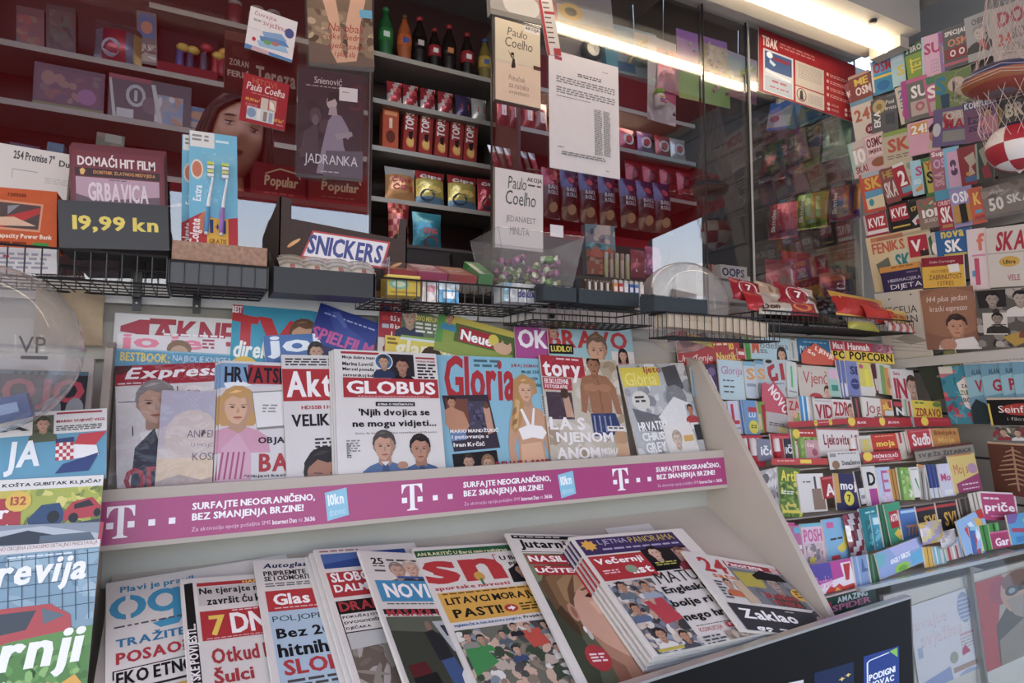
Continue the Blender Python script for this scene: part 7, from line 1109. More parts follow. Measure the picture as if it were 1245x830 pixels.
# ---------------------------------------------------------------- papers and goods on the glass
YG = 1.3585
def vy(x, Y, deg):                                  # upright board turned a little towards the buyer
    a = math.radians(deg); return Plane((x, Y, 0), (-math.sin(a), -math.cos(a), 0))
BP1, BP2 = vy(.17, 1.352, 12), vy(.18, 1.352, 10)
def onglass(name, cat, label, TL, TR, BL, base, art, th=.0012, Y=YG, **k):
    k.setdefault('parts', False)
    return sheet(name, k.pop('pl', None) or vert(Y), TL, TR, BL, base, art, label, cat, None, lift=0, th=th, **k)
onglass('paper_sheet', 'notice', 'white typed notice sheet taped to the window', (667, 59), (751.5, 82), (672, 204), 'd4ced0', [R(.08, .045, .18, .075, 'a83848'), N(.76, .08, .84, .09, 1), N(.4, .15, .74, .185, 2, '4a4a4a'), N(.1, .21, .94, .27, 3, '7a7a7a'), N(.1, .30, .94, .36, 3, '7a7a7a'), N(.1, .375, .58, .385, 1, '3a3a3a'), *[N(.63, .43+.0125*i, .74, .44+.0125*i, 1, '4a4a4a') for i in range(32)], *[N(.76, .43+.0125*i, .86, .44+.0125*i, 1, '6a6a6a') for i in range(32)], N(.1, .81, .2, .82, 1, '3a3a3a'), N(.16, .845, .78, .88, 2, '7a7a7a'), N(.78, .95, .84, .96, 1)], mat='paper')
o = onglass('book', 'book', 'dark purple novel with a woman in a pale dress, displayed on the window', (363, 82), (443, 92), (361, 211), '3c2530', [M(.02, .3, .5, .9, '3c2832 4c3640 33202a', 12), T('Snienović', .24, .06, .66, .13, 'c8b8b8', 0), N(.12, .15, .7, .17, 1, '9a8488'), T('S', .78, .1, .98, .36, '5a2430', 0), R(.62, .14, .90, .27, 'd8cccc'), N(.66, .18, .8, .2, 1, '9a9090'),
   P('8a7a8c', (.38, .72), (.46, .48), (.54, .40), (.66, .42), (.74, .5), (.82, .6), (.76, .64), (.68, .58), (.7, .7), (.86, .98), (.3, .98)), E(.51, .30, .08, .065, 'b8a0a0'), P('2a1a20', (.44, .3), (.47, .2), (.6, .2), (.62, .34), (.56, .26)), P('a89098', (.48, .34), (.58, .34), (.6, .42), (.46, .42)), P('9a8890', (.56, .6), (.82, .56), (.84, .6), (.6, .65)), E(.27, .44, .09, .08, '4e3c44'), P('4a3842', (.1, .6), (.3, .5), (.34, .8), (.05, .85)), E(.27, .48, .05, .05, '6a565c'), P('5e5260', (.44, .76), (1, .74), (1, 1), (.4, 1)), T('JADRANKA', .12, .80, .92, .92, 'd4ccd0', 0), N(.36, .955, .64, .975, 1, 'b0a4a8')], th=.02, pl=BP1, edge='b4aaa4')
film(o, (360, 78), (446, 86), (358, 216), BP1, .006, amp=.0006, mat='acrylic')
onglass('book', 'book', 'novel with two bare legs on its cover at the top of the window', (372, -26), (451, -16), (370, 75), '7c6450', [M(0, .35, 1, .9, '86705c 9a8468 6a5444 b09a7c 5a4638', 50), R(0, .0, 1, .35, '74604e'), P('6e5a50', (0, .74), (1, .9), (1, 1), (0, 1)), P('c89c80', (.16, .0), (.40, .0), (.48, .45), (.5, .8), (.58, .96), (.42, .98), (.34, .85), (.36, .6)), P('c89c80', (.72, .0), (.96, .0), (.8, .5), (.76, .8), (.72, .94), (.56, .96), (.6, .8), (.58, .5)), T('Na obali', .3, .5, .85, .6, '9a3c38', 0, .2), T('rijeke Piedre', .2, .62, .85, .72, '9a3c38', 0, .2), T('sjela sam', .28, .74, .86, .82, '9a3c38', 0, .2), T('i plakala', .38, .83, .72, .92, '9a3c38', 0, .2), R(.8, .3, 1, .4, '5aa0c0')], th=.02, pl=BP2, edge='b4aaa4')
onglass('leaflet', 'leaflet', 'white leaflet with a stack of blue lidded boxes, stuck on the window', (305, 7), (362, 27), (299, 58), 'd4ced0', [T('čuvajte', .1, .06, .56, .2, 'a85060', 0, 0), T('svježinu', .3, .22, .76, .38, 'a85060', 0), N(.1, .26, .28, .32, 2), E(.86, .34, .1, .12, '4a508c'), P('7a9cc4', (.3, .5), (.7, .42), (.84, .55), (.36, .62)), P('5a80b4', (.26, .62), (.8, .56), (.9, .68), (.3, .74)), P('8ab0d0', (.22, .74), (.82, .68), (.9, .82), (.28, .86)), E(.44, .72, .08, .06, '6a9a5a'), E(.6, .7, .08, .05, 'b86a5a'), E(.16, .74, .04, .05, 'b02c38'), P('4a80b8', (0, .9), (1, .94), (1, 1), (0, 1)), R(.14, .92, .5, 1, 'c8a0a4'), N(.0, .5, .3, .52, 1, 'b0a8ac')], mat='paper')
onglass('promo_card', 'card', 'red promotion card with yellow prices, stuck on the window', (297, 88), (352, 103), (290, 146), '9c1c28', [T('HITOVI', .2, .05, .72, .18, 'c06048', 0), T('Paula Coelha', .08, .16, .94, .32, 'e8dcd8', 0, .2), N(.2, .36, .8, .39, 1, 'c87878'), T('49,90 kn*', .08, .48, .4, .56, 'd8a838'), N(.1, .6, .36, .66, 2, 'c87878'), R(.42, .42, .58, .66, 'c8b8a8'), R(.6, .42, .76, .66, 'b8a090'), P('e0d0c4', (.6, .44), (.7, .5), (.74, .64), (.62, .6)), R(.14, .66, .74, .92, 'c4c4c8'), E(.24, .78, .1, .1, '7a94b0'), R(.36, .68, .44, .9, 'd8d4cc'), R(.5, .7, .58, .9, '8a7a70'), R(.62, .7, .7, .9, '8a9ab0'), T('69 kn*', .74, .78, .96, .86, 'd8a838'), N(.8, .9, .95, .94, 1, 'c87878')])
onglass('book', 'book', 'dark red novel with large pale lettering behind the red promotion card', (274, 36), (362, 56), (277, 94), '4a2626', [T('ZORAN', .06, .58, .32, .72, 'b0a098'), T('FERIĆ', .04, .78, .34, .96, 'b0a098'), T('Tereza', .42, .62, .98, .98, 'b0a098'), E(.72, .2, .2, .2, '5e3834'), R(.0, .0, .3, .2, '6a4a44'), P('5a3430', (.1, .3), (.4, .25), (.3, .55), (.1, .5))], th=.02, Y=1.40, edge='8a7a74', eh=1.25)
CO = [T('Paulo', .24, .12, .84, .26, '4a4a40', 0, .15), T('Coelho', .18, .28, .84, .42, '4a4a40', 0, .15)]
onglass('book', 'book', 'cream novel with a small dancing figure in a clear holder on the window', (602, 20.5), (656.5, 36), (602, 120), 'c8b8a4', [P('d0c0a4', (0, 0), (1, 0), (1, .5), (0, .5)), P('d8bca4', (0, .55), (1, .5), (1, 1), (0, 1)), T('Paulo', .26, .08, .72, .18, '5a5244', 0, .15), T('Coelho', .2, .2, .84, .32, '5a5244', 0, .15), R(.64, .0, 1, .08, 'd4ccc8'), T('AKCIJA', .66, .01, .98, .06, '4a4644'), P('3a2c28', (.34, .56), (.38, .44), (.42, .46), (.44, .56), (.36, .58)), P('3a2c28', (.26, .36), (.38, .44), (.36, .46)), P('3a2c28', (.4, .36), (.41, .44), (.39, .44)), E(.37, .4, .035, .02, '3a2c28'), T('Priručnik', .28, .66, .66, .73, '9a8474', 0, .2), T('za ratnika', .28, .75, .74, .82, '9a8474', 0, .2), T('svjetlosti', .28, .84, .74, .91, '9a8474', 0, .2), R(.84, .48, 1, .53, '5a3430')], th=.02, edge='a89c90')
onglass('book', 'book', 'white novel with dark handwritten title standing behind the candy box', (602, 203), (660, 213), (600, 300), 'cfc8c8', [T('Paulo', .26, .08, .66, .24, '3a4442', 0, .15), T('Coelho', .2, .26, .86, .44, '3a4442', 0, .15), T('AKCIJA', .66, .06, .98, .13, '4a4644'), N(.68, .15, .96, .19, 1, '4a4644'), T('JEDANAEST', .22, .58, .84, .68, '7a7474', 0), T('MINUTA', .3, .72, .7, .82, '7a7474', 0)], th=.02, Y=1.35, edge='a89c90')
onglass('book', 'book', 'grey book with a pale disc at the very top of the window', (594, -30), (657, -14), (594, 16), '8a8684', [E(.6, .6, .36, .36, 'b8b4b0'), R(.0, .85, 1, 1, '6a6664')], th=.02, edge='9a948e')
onglass('price_list', 'notice', 'narrow white and red printed list beside the notice sheet', (651, -20), (668, -18), (653, 66), 'c8c0bc', [R(.0, .0, .2, 1, 'a83440'), *[R(.25, .25+.07*i, .7, .27+.07*i, '6a5a5a') for i in range(9)], R(.3, .38, 1, .42, 'a83440'), R(.5, .9, 1, 1, 'a83440')], Y=1.3572, mat='paper')
onglass('red_notice', 'notice', 'red notice board with white panels at the upper right of the window', (922.5, 33), (1040, 80), (929, 112), 'a81c26', [T('TISAK', .03, .1, .18, .26, 'f0e4e0'), N(.2, .12, .55, .22, 2, 'd08080'), P('c8ccd4', (.04, .30), (.33, .30), (.33, .97), (.04, .97)), P('3a5a8c', (.055, .33), (.315, .33), (.315, .62), (.055, .62)), E(.1, .38, .03, .05, 'e8e8ec'), R(.14, .38, .3, .44, '8a3448'), P('c8d4e0', (.1, .44), (.16, .5), (.14, .54), (.1, .5)), P('d8e0e8', (.06, .6), (.18, .64), (.3, .68), (.3, .72), (.06, .66)), R(.055, .72, .315, .95, 'a8b4c4'), N(.12, .76, .26, .82, 1, 'b05060'), N(.1, .86, .28, .9, 1, 'b05060'), R(.35, .30, .645, .70, 'c4b8ac'), N(.38, .34, .62, .58, 9, 'a89c94'), R(.35, .72, .645, .98, 'ccc0b4'), E(.41, .84, .05, .11, '7a2028'), E(.41, .84, .042, .095, 'ccc0b4'), P('3a3030', (.395, .78), (.42, .76), (.43, .92), (.39, .92)), N(.48, .78, .63, .94, 6, 'a8a098'), *[E(.685, .34+.115*i, .013, .03, 'd8a8a4') for i in range(4)], *[N(.71, .32+.115*i, .96, .38+.115*i, 2, 'd89890') for i in range(4)], *[E(.69+.19*(i % 2), .84+.08*(i//2), .016, .03, 'e0b8b4') for i in range(4)], *[N(.72+.19*(i % 2), .82+.08*(i//2), .8+.19*(i % 2), .86+.08*(i//2), 2, 'd89890') for i in range(4)]], th=.003)
# ---------------------------------------------------------------- hanging toys behind the glass
def hang(p, z1): m = MB(); m.tube([p, (p[0], p[1], z1)], .0012, 'c8c4bc', 'metal', 5); return m
def cardpack(Y, TL, TR, BL, base, art, label, cat='toy pack', blister=None, hook=True, group='toy packs hanging in the window'):
    O, u, v, n, w, h = frame(vert(Y), TL, TR, BL); top = O+v*h; S = lambda fx, fy, z=0: top+u*(w*fx)-v*(h*fy)+n*z
    t = empty('toy_pack', O+u*(w/2)); tag(t, label, cat, group); m = MB(); m.obox(O-n*.001, u, v, n, w, h, .001, base, 'gloss'); ik = Ink(m, S, w, h, 'gloss'); ik.draw(art); m.build('backing_card', t)
    if hook: m = MB(); m.tube([S(.5, .05, .002), S(.5, -.02, .003), S(.5, -.5, .003)], .001, 'c8c4bc', 'metal', 5); m.build('hook', t)
    return t, S, u, v, n, w, h
t, S, u, v, n, w, h = cardpack(1.45, (668, -28), (742, -10), (670, 78), '8a7a78', [R(.0, .28, 1, .46, 'a8a0a0'), E(.3, .35, .2, .1, 'd09a40'), E(.3, .35, .1, .05, '5a4a30'), R(.04, .53, .46, .66, '241a1a'), T('UP !!!', .08, .55, .3, .62, 'd8b830'), T('299', .32, .58, .46, .65, 'e0dcd8'), R(0, .28, .08, .5, 'a82c34')], 'toy car pack with a black wheel above the notice sheet', hook=False)
m = MB(); c = S(.52, .8, .02); m.lathe(c+n*-.012, n, [(.030, 0), (.033, .004), (.033, .018), (.030, .022), (.021, .022), (.019, .018)], '1c1a1c', 'plastic', 20)
for k in range(10): a = 2*math.pi*k/10; m.tube([c+n*.009, c+n*.009+(u*math.cos(a)+v*math.sin(a))*.02], .0022, 'd4d0cc', 'metal', 5)
m.lathe(c+n*.007, n, [(.022, 0), (.022, .003), (.019, .003)], 'c8c4c0', 'metal', 20); m.build('wheel', t)
m = MB(); m.obox(S(.74, .98, .004), u, v, n, w*.2, h*.36, .02, '2a88a8', 'plastic'); m.obox(S(.70, .74, .004), u, v, n, w*.28, h*.1, .024, '3a9ab8', 'plastic'); m.build('car_body', t)
t, S, u, v, n, w, h = cardpack(1.475, (743, 28), (796, 42), (742, 86), '7a8a94', [R(0, .2, 1, .6, '6a8a98'), E(.3, .45, .2, .15, 'b05050'), E(.6, .6, .2, .2, '4a5a4c'), R(.1, .75, .5, .95, '24507c'), R(.5, .05, .9, .3, 'b8a090')], 'pale blue toy pack with a red spot in the window')
m = MB(); m.ball(S(.7, .7, .015), .018, '3c443c', 'plastic', 12, 8); m.tube([S(.3, .8, .012), S(.6, .3, .014), S(.95, .1, .012)], .004, 'c89a4c', 'plastic', 8); m.build('toy', t)
t, S, u, v, n, w, h = cardpack(1.42, (788, 42), (822, 54), (770, 140), 'b0a4b0', [M(0, .5, 1, 1, 'a8a8b4 b8bcc8 9898a8 c8c0c8', 24), P('a84878', (.5, .1), (1, .2), (1, .75), (.6, .7))], 'clear toy bag with a white bottle that has a green cap')
m = MB(); O2 = S(.30, .86, .018); ax_ = (v+u*-.08).normalized(); m.lathe(O2, ax_, [(.012, 0), (.0165, .003), (.0165, .032), (.013, .037), (.013, .038), (.015, .038), (.015, .050), (.012, .052)], ['d4d0d0', 'd4d0d0', 'd4d0d0', 'd4d0d0', '6ab040', '6ab040', '6ab040'], 'plastic', 16)
for k, cc in enumerate(('b84070', '5a4a9c', 'd88a40')): m.obox(O2+ax_*(.008+.007*k)+n*.0162-u*.012, u, ax_, n, .024-.004*k, .005, .0006, cc, 'gloss')
m.build('bubble_bottle', t)
m = MB(); m.bag(S(.28, .62, .004), u, v, n, w*.8, h*.5, .03, lambda x, y: 'c05a84' if y < .5 else 'c88a98', 'foil', 6, 6); m.lathe(S(.62, .22, .026), n, [(.013, 0), (.013, .004), (.006, .006)], 'b83858', 'plastic', 14); m.build('pink_toy', t)
t, S, u, v, n, w, h = cardpack(1.46, (822, 34), (884, 52), (816, 116), '96589a', [P('7f9f58', (0, .62), (1, .5), (1, 1), (0, 1)), M(.5, .1, 1, .6, 'c0a888 d0b8a0 b09878', 14)], 'purple and green toy card in the window')
m = MB()
for k in range(30): m.ball(S(random.uniform(.22, .95), random.uniform(.15, .82), .006), random.uniform(.004, .008), random.choice(['c88a9c', '6a8ab4', 'c8b490', 'a03c70', 'b8a0c0']), 'plastic', 8, 6)
m.tube([S(.4, .1, .01), S(.5, .35, .012), S(.6, .1, .01)], .003, 'c8a060', 'plastic', 6); m.build('beads', t)
t, S, u, v, n, w, h = cardpack(1.49, (872, 56), (920, 74), (872, 112), 'b89c9c', [R(0, .7, 1, 1, 'b87a80'), R(.1, .1, .9, .65, 'a8b0a0')], 'pale pink toy pack at the right of the hanging toys')
m = MB(); m.lathe(S(.25, .68, .012), v, [(.01, 0), (.012, .002), (.012, .022), (.009, .026)], 'c8d0b8', 'plastic', 12); m.ball(S(.62, .42, .012), .013, 'b8b840', 'plastic', 10, 8); m.ball(S(.8, .3, .012), .01, '9ab04c', 'plastic', 10, 8); m.build('toy', t)
# on the slatted side wall inside
SW = Plane((2.055, 0, 0), (-1, 0, 0))
def side(name, cat, label, TL, TR, BL, d, colf, art=None): return snack(SW, TL, TR, BL, d, colf, art or [], label, 'goods hanging on the slatted side wall', name, cat, 6, 8)
for lab, c, cs, q in (('red sweet multipack hanging on the side wall', 'a02434', ['b03050', '8a2c40', 'c04848'], ((938, 250), (975, 243), (941, 292))), ('green sweet multipack hanging on the side wall', '7c9a28', ['8aa834', '6a7a2c', 'b09030'], ((972, 238), (1011, 231), (975, 280))), ('purple sweet multipack hanging on the side wall', '4c2c60', ['5a3474', '7a3a5c', 'a86c34'], ((1012, 230), (1050, 222), (1016, 270)))):
    side('sweet_multipack', 'sweets', lab, *q, .02, lambda x, y: (c if x < .3 else cs[int(x*9) % 3]) if y < .8 else cs[int(x*9+1) % 3], [T('Skittles', -.12, .4, .52, .56, 'd8ccc8', 1, 0, -1.57)])
side('toy_bag', 'toy bag', 'dark toy bag with a red figure on the side wall', (930, 178), (962, 170), (934, 222), .03, lambda x, y: ['2c2024', '4a2c2c', '6a4038', '8a2438'][int(x*3+y*4) % 4 if y > .4 else 0])
side('toy_bag', 'toy bag', 'purple and yellow toy bag on the side wall', (970, 158), (1004, 149), (974, 212), .03, lambda x, y: ['3a2a50', '8a6a4a', '6a5a48', '4a3a34'][int(x*3+y*5) % 4])
side('toy_bag', 'toy bag', 'pale green toy bag on the side wall', (1004, 150), (1040, 138), (1004, 198), .03, lambda x, y: '8ab49c' if not (.4 < x < .75 and .35 < y < .6) else '4a6a50')
carton('toy_box', 'toy box', 'blue and white toy box hanging below the red notice', 0, (937, 126), (966, 121), (940, 158), .04, 'a89890', [P('3a6aa8', (0, .0), (1, .0), (.9, .15), (.3, .4), (0, .4)), R(.3, .5, .95, .9, 'c8bcb0'), E(.3, .6, .2, .12, 'a04848'), R(0, .92, 1, 1, '3a6aa8')], pl=SW.off(.045), edge='4a7ab0')
for i, (x, y, c, l) in enumerate(((935, 316, '9a1c30', 'leftmost'), (956, 306, 'b02030', 'second from left'), (982, 312, 'a82430', 'middle'), (1000, 326, '98202c', 'second from right'), (1022, 336, 'b02838', 'rightmost'))):
    snack(vert(1.47+.055*(i % 3)), (x-13, y), (x+22, y+3), (x-10, 361), .05, lambda a, b: c if b < .55 or (int(a*9) % 3) else '6a1824', [R(.4, .55, .7, .75, 'c8b8b4')] if i in (2, 3, 4) else [E(.5, .6, .2, .16, '5a1420')], 'deep red sweets bag standing inside the window, '+l+' of five', 'deep red bags inside the window', 'sweets_bag', 'sweets bag')
# ---------------------------------------------------------------- counter behind the glass
m = MB(); m.box(-1.2, 2.05, 1.425, 1.66, .168, .19, '7a6e66', 'paint'); m.box(-1.2, 2.05, 1.64, 1.66, -1.19, .168, '5a504a', 'paint'); tag(m.build('service_counter'), 'plain service counter inside the kiosk window', 'counter')
def block(name, label, x0, x1, y0, y1, z0, z1, col):
    m = MB(); m.box(x0, x1, y0, y1, z0, z1-.012, col, 'paint'); m.box(x0-.004, x1+.004, y0-.004, y1, z1-.012, z1, '4a403a', 'paint'); return tag(m.build(name), label, name.replace('_', ' '))
block('counter_riser', 'dark riser on the service counter below the dark red cartons', .03, .36, 1.50, 1.655, .19, aty(340, 249, 1.57).z, '2a2422')
block('display_step', 'low dark display step behind the lighters', .86, 1.12, 1.428, 1.60, .19, .296, '2e2826')
block('display_step', 'low dark display step below the deep red bags', 1.76, 2.04, 1.44, 1.64, .19, .278, '2e2826')
block('low_cabinet', 'low dark cabinet at the back behind the cash register', .55, 1.08, 2.42, 2.68, -1.19, aty(500, 303, 2.5).z, '332a28')
PO = [T('Popular', .2, .28, .86, .62, 'c8a884', 1, .1), P('c8a884', (.22, .24), (.5, .08), (.88, .16), (.9, .3), (.87, .3), (.85, .19), (.5, .12), (.24, .26)), N(.2, .7, .8, .78, 1, '8a4a40')]
carton('red_carton', 'carton', 'dark red carton with cream lettering, left one behind the brown carton', 1.58, (308, 196), (372, 205), (309, 246), .08, '6a1a20', PO, 'red cartons on the service counter')
carton('red_carton', 'carton', 'dark red carton with cream lettering, right one below the purple novel', 1.56, (375, 206), (446, 214), (375, 249), .08, '72201f', PO, 'red cartons on the service counter')
carton('toy_game_box', 'box', 'upright toy box with blue and orange print beside the candy box', 1.44, (711, 272), (747, 275), (712, 333), .02, '4a6a74', [M(.0, .0, 1, .5, '5a98a8 7ab8c0 3a6878 b8c8c0', 20), M(0, .5, 1, 1, 'a85a44 c87850 7a4438 b09080', 20), R(.45, .0, .85, .2, 'd0c8c4'), P('c86850', (.1, .6), (.3, .42), (.55, .56), (.9, .4), (.8, .64), (.4, .66))])
for i in range(5):
    m = MB(); p = aty(737+6.5*i, 331, 1.43); m.lathe(V((p.x, p.y, .297)), UP, [(.006, 0), (.006, .05), (.0062, .052), (.0062, .07), (.004, .072)], ['d8b8ac', 'd8b8ac', 'b8907c', 'b8907c'] if i % 2 else ['d0c890', 'd0c890', 'c8c4bc', 'c8c4bc'], 'plastic', 10)
    tag(m.build('balm_tube'), ['pale pink', 'pale yellow'][1-i % 2]+' tube standing beside the upright toy box', 'tube', ['pale pink', 'pale yellow'][1-i % 2]+' tubes beside the toy box')
for i, (x, y, c, l) in enumerate(((762, 304, 'a02c44', 'dark red'), (780, 300, 'b85a90', 'pink'))):
    snack(vert(1.44+.04*i), (x, y), (x+19, y+2), (x, y+34), .03, lambda a, b: c, [R(.2, .35, .85, .8, 'd0c0c4')], l+' gum pouch with a pale label behind the lighters', None, 'gum_pouch', 'gum pouch', 6, 6)
m = MB(); p0, p1 = aty(846, 332, 1.47), aty(912, 332, 1.47)
m.box(p0.x, p1.x, 1.47, 1.56, .19, .352, 'cfcac4', 'plastic'); m.box(p0.x+.01, p1.x-.01, 1.468, 1.47, .25, .262, '8a8680', 'plastic')
tag(m.build('white_rack'), 'white plastic rack of small packs behind the dome', 'rack')
for i in range(9):
    q = MB(); x = p0.x+.03+(p1.x-p0.x-.04)*i/9; q.box(x, x+.009, 1.475, 1.54, .353, .381, ['d0c4bc', 'b89a94', 'c86a64', 'd8d0cc'][i % 4], 'gloss'); q.box(x+.002, x+.007, 1.4744, 1.475, .357, .372, 'a83c40', 'gloss'); tag(q.build('small_pack'), ['cream', 'dusty rose', 'red', 'white'][i % 4]+' small pack standing in the white rack', 'small pack', ['cream', 'dusty rose', 'red', 'white'][i % 4]+' packs in the white rack')
carton('wafer_box', 'box', 'white wafer box with blue lettering behind the glass', 1.44, (876, 321), (908, 325), (877, 338), .04, 'c8bcb8', [T('OOPS', .05, .2, .9, .8, '38406c')])
m = MB(); p = aty(560, 300, 1.55)
m.obox((p.x-.075, 1.50, .20), (1, 0, 0), (0, .35, .937), (0, -.937, .35), .15, .09, .02, '1c1a1a', 'plastic'); m.obox((p.x-.02, 1.56, .27), (1, 0, -.08), (0, .3, .95), (0, -.95, .3), .17, .08, .025, '242222', 'plastic'); m.box(p.x-.05, p.x+.12, 1.47, 1.63, .19, .205, '1c1a1a', 'plastic'); m.tube([(p.x+.05, 1.60, .2), (p.x+.05, 1.60, .30)], .015, '1a1818', 'plastic', 8)
tag(m.build('cash_register'), 'black cash register with tilted displays inside the open window', 'cash register')
# ---------------------------------------------------------------- shelves at the back of the kiosk
SHC = '9a9084'
sh = empty('wall_shelving', (.4, 2.85, -1.2)); tag(sh, 'grey shelving along the back wall of the kiosk', 'shelving')
ZL = []
for (q, X0, X1) in (((100, 66), -.75, .66), ((100, 134), -.75, .66), ((265, 22), -.2, .66), ((525, 78), .66, 1.35), ((530, 134), .66, 1.35), ((530, 189), .66, 1.35), ((520, 247), .66, 1.35), ((100, 200), -.75, .66)):
    p = aty(*q, 2.72); ZL.append(p.z); m = MB(); m.box(X0, X1, 2.72, 2.97, p.z-.022, p.z, SHC, 'paint'); m.build('shelf', sh)
for x in (-.75, .665, 1.345): m = MB(); m.box(x-.008, x+.008, 2.70, 2.97, -1.19, 1.85, '6a6058', 'paint'); m.build('upright', sh)
s2 = empty('wall_shelving', (1.6, 2.3, -1.2)); tag(s2, 'grey shelving nearer the window at the right', 'shelving'); ZR = []
for q in ((700, 167), (700, 220), (700, 116)):
    p = aty(*q, 2.15); ZR.append(p.z); m = MB(); m.box(1.13, 2.05, 2.15, 2.35, p.z-.018, p.z, SHC, 'paint'); m.build('shelf', s2)
m = MB(); m.box(1.12, 1.13, 2.15, 2.36, -1.19, 1.5, '4a3a36', 'paint'); m.box(1.13, 2.05, 2.35, 2.36, -1.19, 1.5, '5c1c20', 'paint'); m.build('panel', s2)
def px2x(px, Y): return math.tan(YAW+math.atan((px-622.5)/FPX))*Y
def bottle(px, Y, z, h, body, cap, lab, label, lab2=None):
    x = px2x(px, Y); r = h*.14; b = empty('drink_bottle', (x, Y, z)); tag(b, label, 'bottle', 'bottles on the back shelf'); m = MB()
    m.lathe((x, Y, z), UP, [(r*.85, 0), (r, h*.04), (r*.92, h*.2), (r, h*.32), (r, h*.6), (r*.8, h*.72), (r*.4, h*.86), (r*.36, h*.92)], body, 'plastic', 14); body_ = m.build('body', b)
    m = MB(); m.lathe((x, Y, z+h*.92), UP, [(r*.46, 0), (r*.46, h*.07), (r*.4, h*.08)], cap, 'plastic', 12); m.build('cap', b)
    m = MB(); m.lathe((x, Y, z+h*.34), UP, [(r*1.03, 0), (r*1.03, h*.24)], lab, 'gloss', 14, ref=None); m.box(x-r*.5, x+r*.3, Y-r*1.06, Y-r*1.0, z+h*.40, z+h*.5, lab2 or 'd0c8c4', 'gloss'); m.build('label', body_)
for a in ((463, .26, '1c5a2c', '2a7a3c', '2c7a38', 'green soda bottle at the left of the bottle shelf', 'c8d8c8'), (487, .25, '9a4a18', '5a3a20', 'c05a1c', 'orange soda bottle on the bottle shelf', '3a4a98'), (506, .26, '1a0f0e', 'a0242c', '1c1414', 'dark cola bottle right of the orange one', 'b8a8a8'), (525, .225, '1a0f0e', '8a1c24', 'a0242c', 'short cola bottle with a red label, left one', 'd8ccc8'), (543, .26, '1a0f0e', '9a2028', '241a18', 'tall dark cola bottle in the middle of the shelf', 'c87840'), (566, .245, '1a0f0e', '8a1c24', '962028', 'cola bottle with a red label, right one', 'd8ccc8'), (588, .24, '6a5a20', '2a4a80', 'b09030', 'yellow soda bottle at the right of the bottle shelf', '3a5a90')):
    bottle(a[0], 2.80, ZL[3], *a[1:])
def shelfbag(px, wpx, hpx, Y, z, colf, art, label, grp, d=.05, name='snack_bag', cat='snack bag'):
    x = px2x(px, Y); dep = Y/(math.cos(YAW)-math.sin(YAW)*(px-622.5)/FPX)
    s_ = dep/FPX; wv = (px2x(px+wpx, Y)-x); m = MB(); S0 = m.bag((x, Y, z), (1, 0, 0), (0, .08, 1), (0, -1, .08), wv, hpx*s_, d, colf, 'foil', 6, 8)
    if art: ik = Ink(m, lambda fx, fy, zz=0: S0(fx, fy, 1, .0015+zz), wv, hpx*s_, 'gloss'); ik.draw(art)
    return tag(m.build(name), label, cat, grp)
CD = [P('c8bcb4', (.2, .6), (.5, .1), (.7, .2), (.5, .9)), T('COR', .3, .3, .9, .5, 'c83838')]
for i, (px, c, l) in enumerate(((466, 'b83038', 'leftmost red snack bag on the second back shelf'), (486, 'a82430', 'second red snack bag on the second back shelf'), (508, '9c2430', 'third red snack bag on the second back shelf'), (530, 'a82c34', 'fourth red snack bag on the second back shelf'), (552, '4a3a5c', 'small purple bag on the second back shelf'), (572, 'b8b0a8', 'silver and red bag at the right of the second back shelf'))):
    shelfbag(px, 19, 34, 2.78, ZL[4], lambda a, b: c if (a+b) % .9 < .6 else ('d0b8b0' if i < 4 else c), CD if i < 4 else [R(.3, .4, .8, .6, 'a83838')], l, 'snack bags on the second back shelf')
carton('biscuit_box', 'biscuit box', 'orange biscuit box at the left of the biscuit row', 2.76, (466, 128), (485, 132), (466, 180), .06, 'b84a24', [R(.1, .1, .9, .2, 'd88a50'), E(.5, .7, .3, .15, '6a2c1c'), P('e0c0a0', (.4, .26), (.6, .26), (.6, .5), (.4, .5))])
for i, px in enumerate((493, 512, 531, 549, 566)):
    carton('biscuit_box', 'biscuit box', 'red biscuit box with an orange slice, %s in the biscuit row' % ['first', 'second', 'third', 'fourth', 'fifth'][i], 2.76, (px, 132+i*4), (px+15.5, 136+i*4), (px, 182+i*3.2), .06, 'a02c24', [T('TOPS', -.3, .18, 1.1, .38, 'e0d8d0', 1, 0, -1.57), E(.55, .78, .36, .14, 'd8862c'), E(.55, .78, .28, .10, 'e0a850'), P('2a1c18', (.35, .55), (.7, .5), (.66, .72), (.4, .7)), R(.8, .0, 1, 1, '8a2420')], 'biscuit boxes in a row')
CH_ = lambda a, b: 'b02c2c' if b < .3 else ('c8b04c' if b < .7 else '6a8aa0')
for i, (px, w_x, l) in enumerate(((465, 38, 'leftmost chips bag with a silver top'), (503, 36, 'second chips bag with blue and yellow print'), (543, 36, 'third chips bag with blue and yellow print'), (580, 30, 'rightmost red chips bag'))):
    shelfbag(px, w_x, 46, 2.78, ZL[5]-.215 if False else ZL[6], (lambda a, b: ('b8b0a8' if b < .22 else 'c88a4c')) if i == 0 else (CH_ if i < 3 else (lambda a, b: 'a82830')), [T('čips', .15, .3, .85, .5, 'a82c34', 1, .1), T('ČIPS', .2, .5, .9, .68, 'a82c34')] if i == 0 else [T('čips', .1, .1, .9, .28, 'd8ccc4', 1, .1), E(.35, .72, .25, .16, '34404c'), E(.6, .55, .25, .1, 'd8b450')], l+' on the chips shelf', 'chips bags on the back shelf', .07)
shelfbag(500, 36, 48, 2.5, aty(500, 303, 2.5).z+.002, lambda a, b: '2c7a88', [T('KING', .3, .45, .8, .6, 'b84848'), E(.6, .8, .25, .15, '8a3c34')], 'teal snack bag behind the cash register', None, .06)
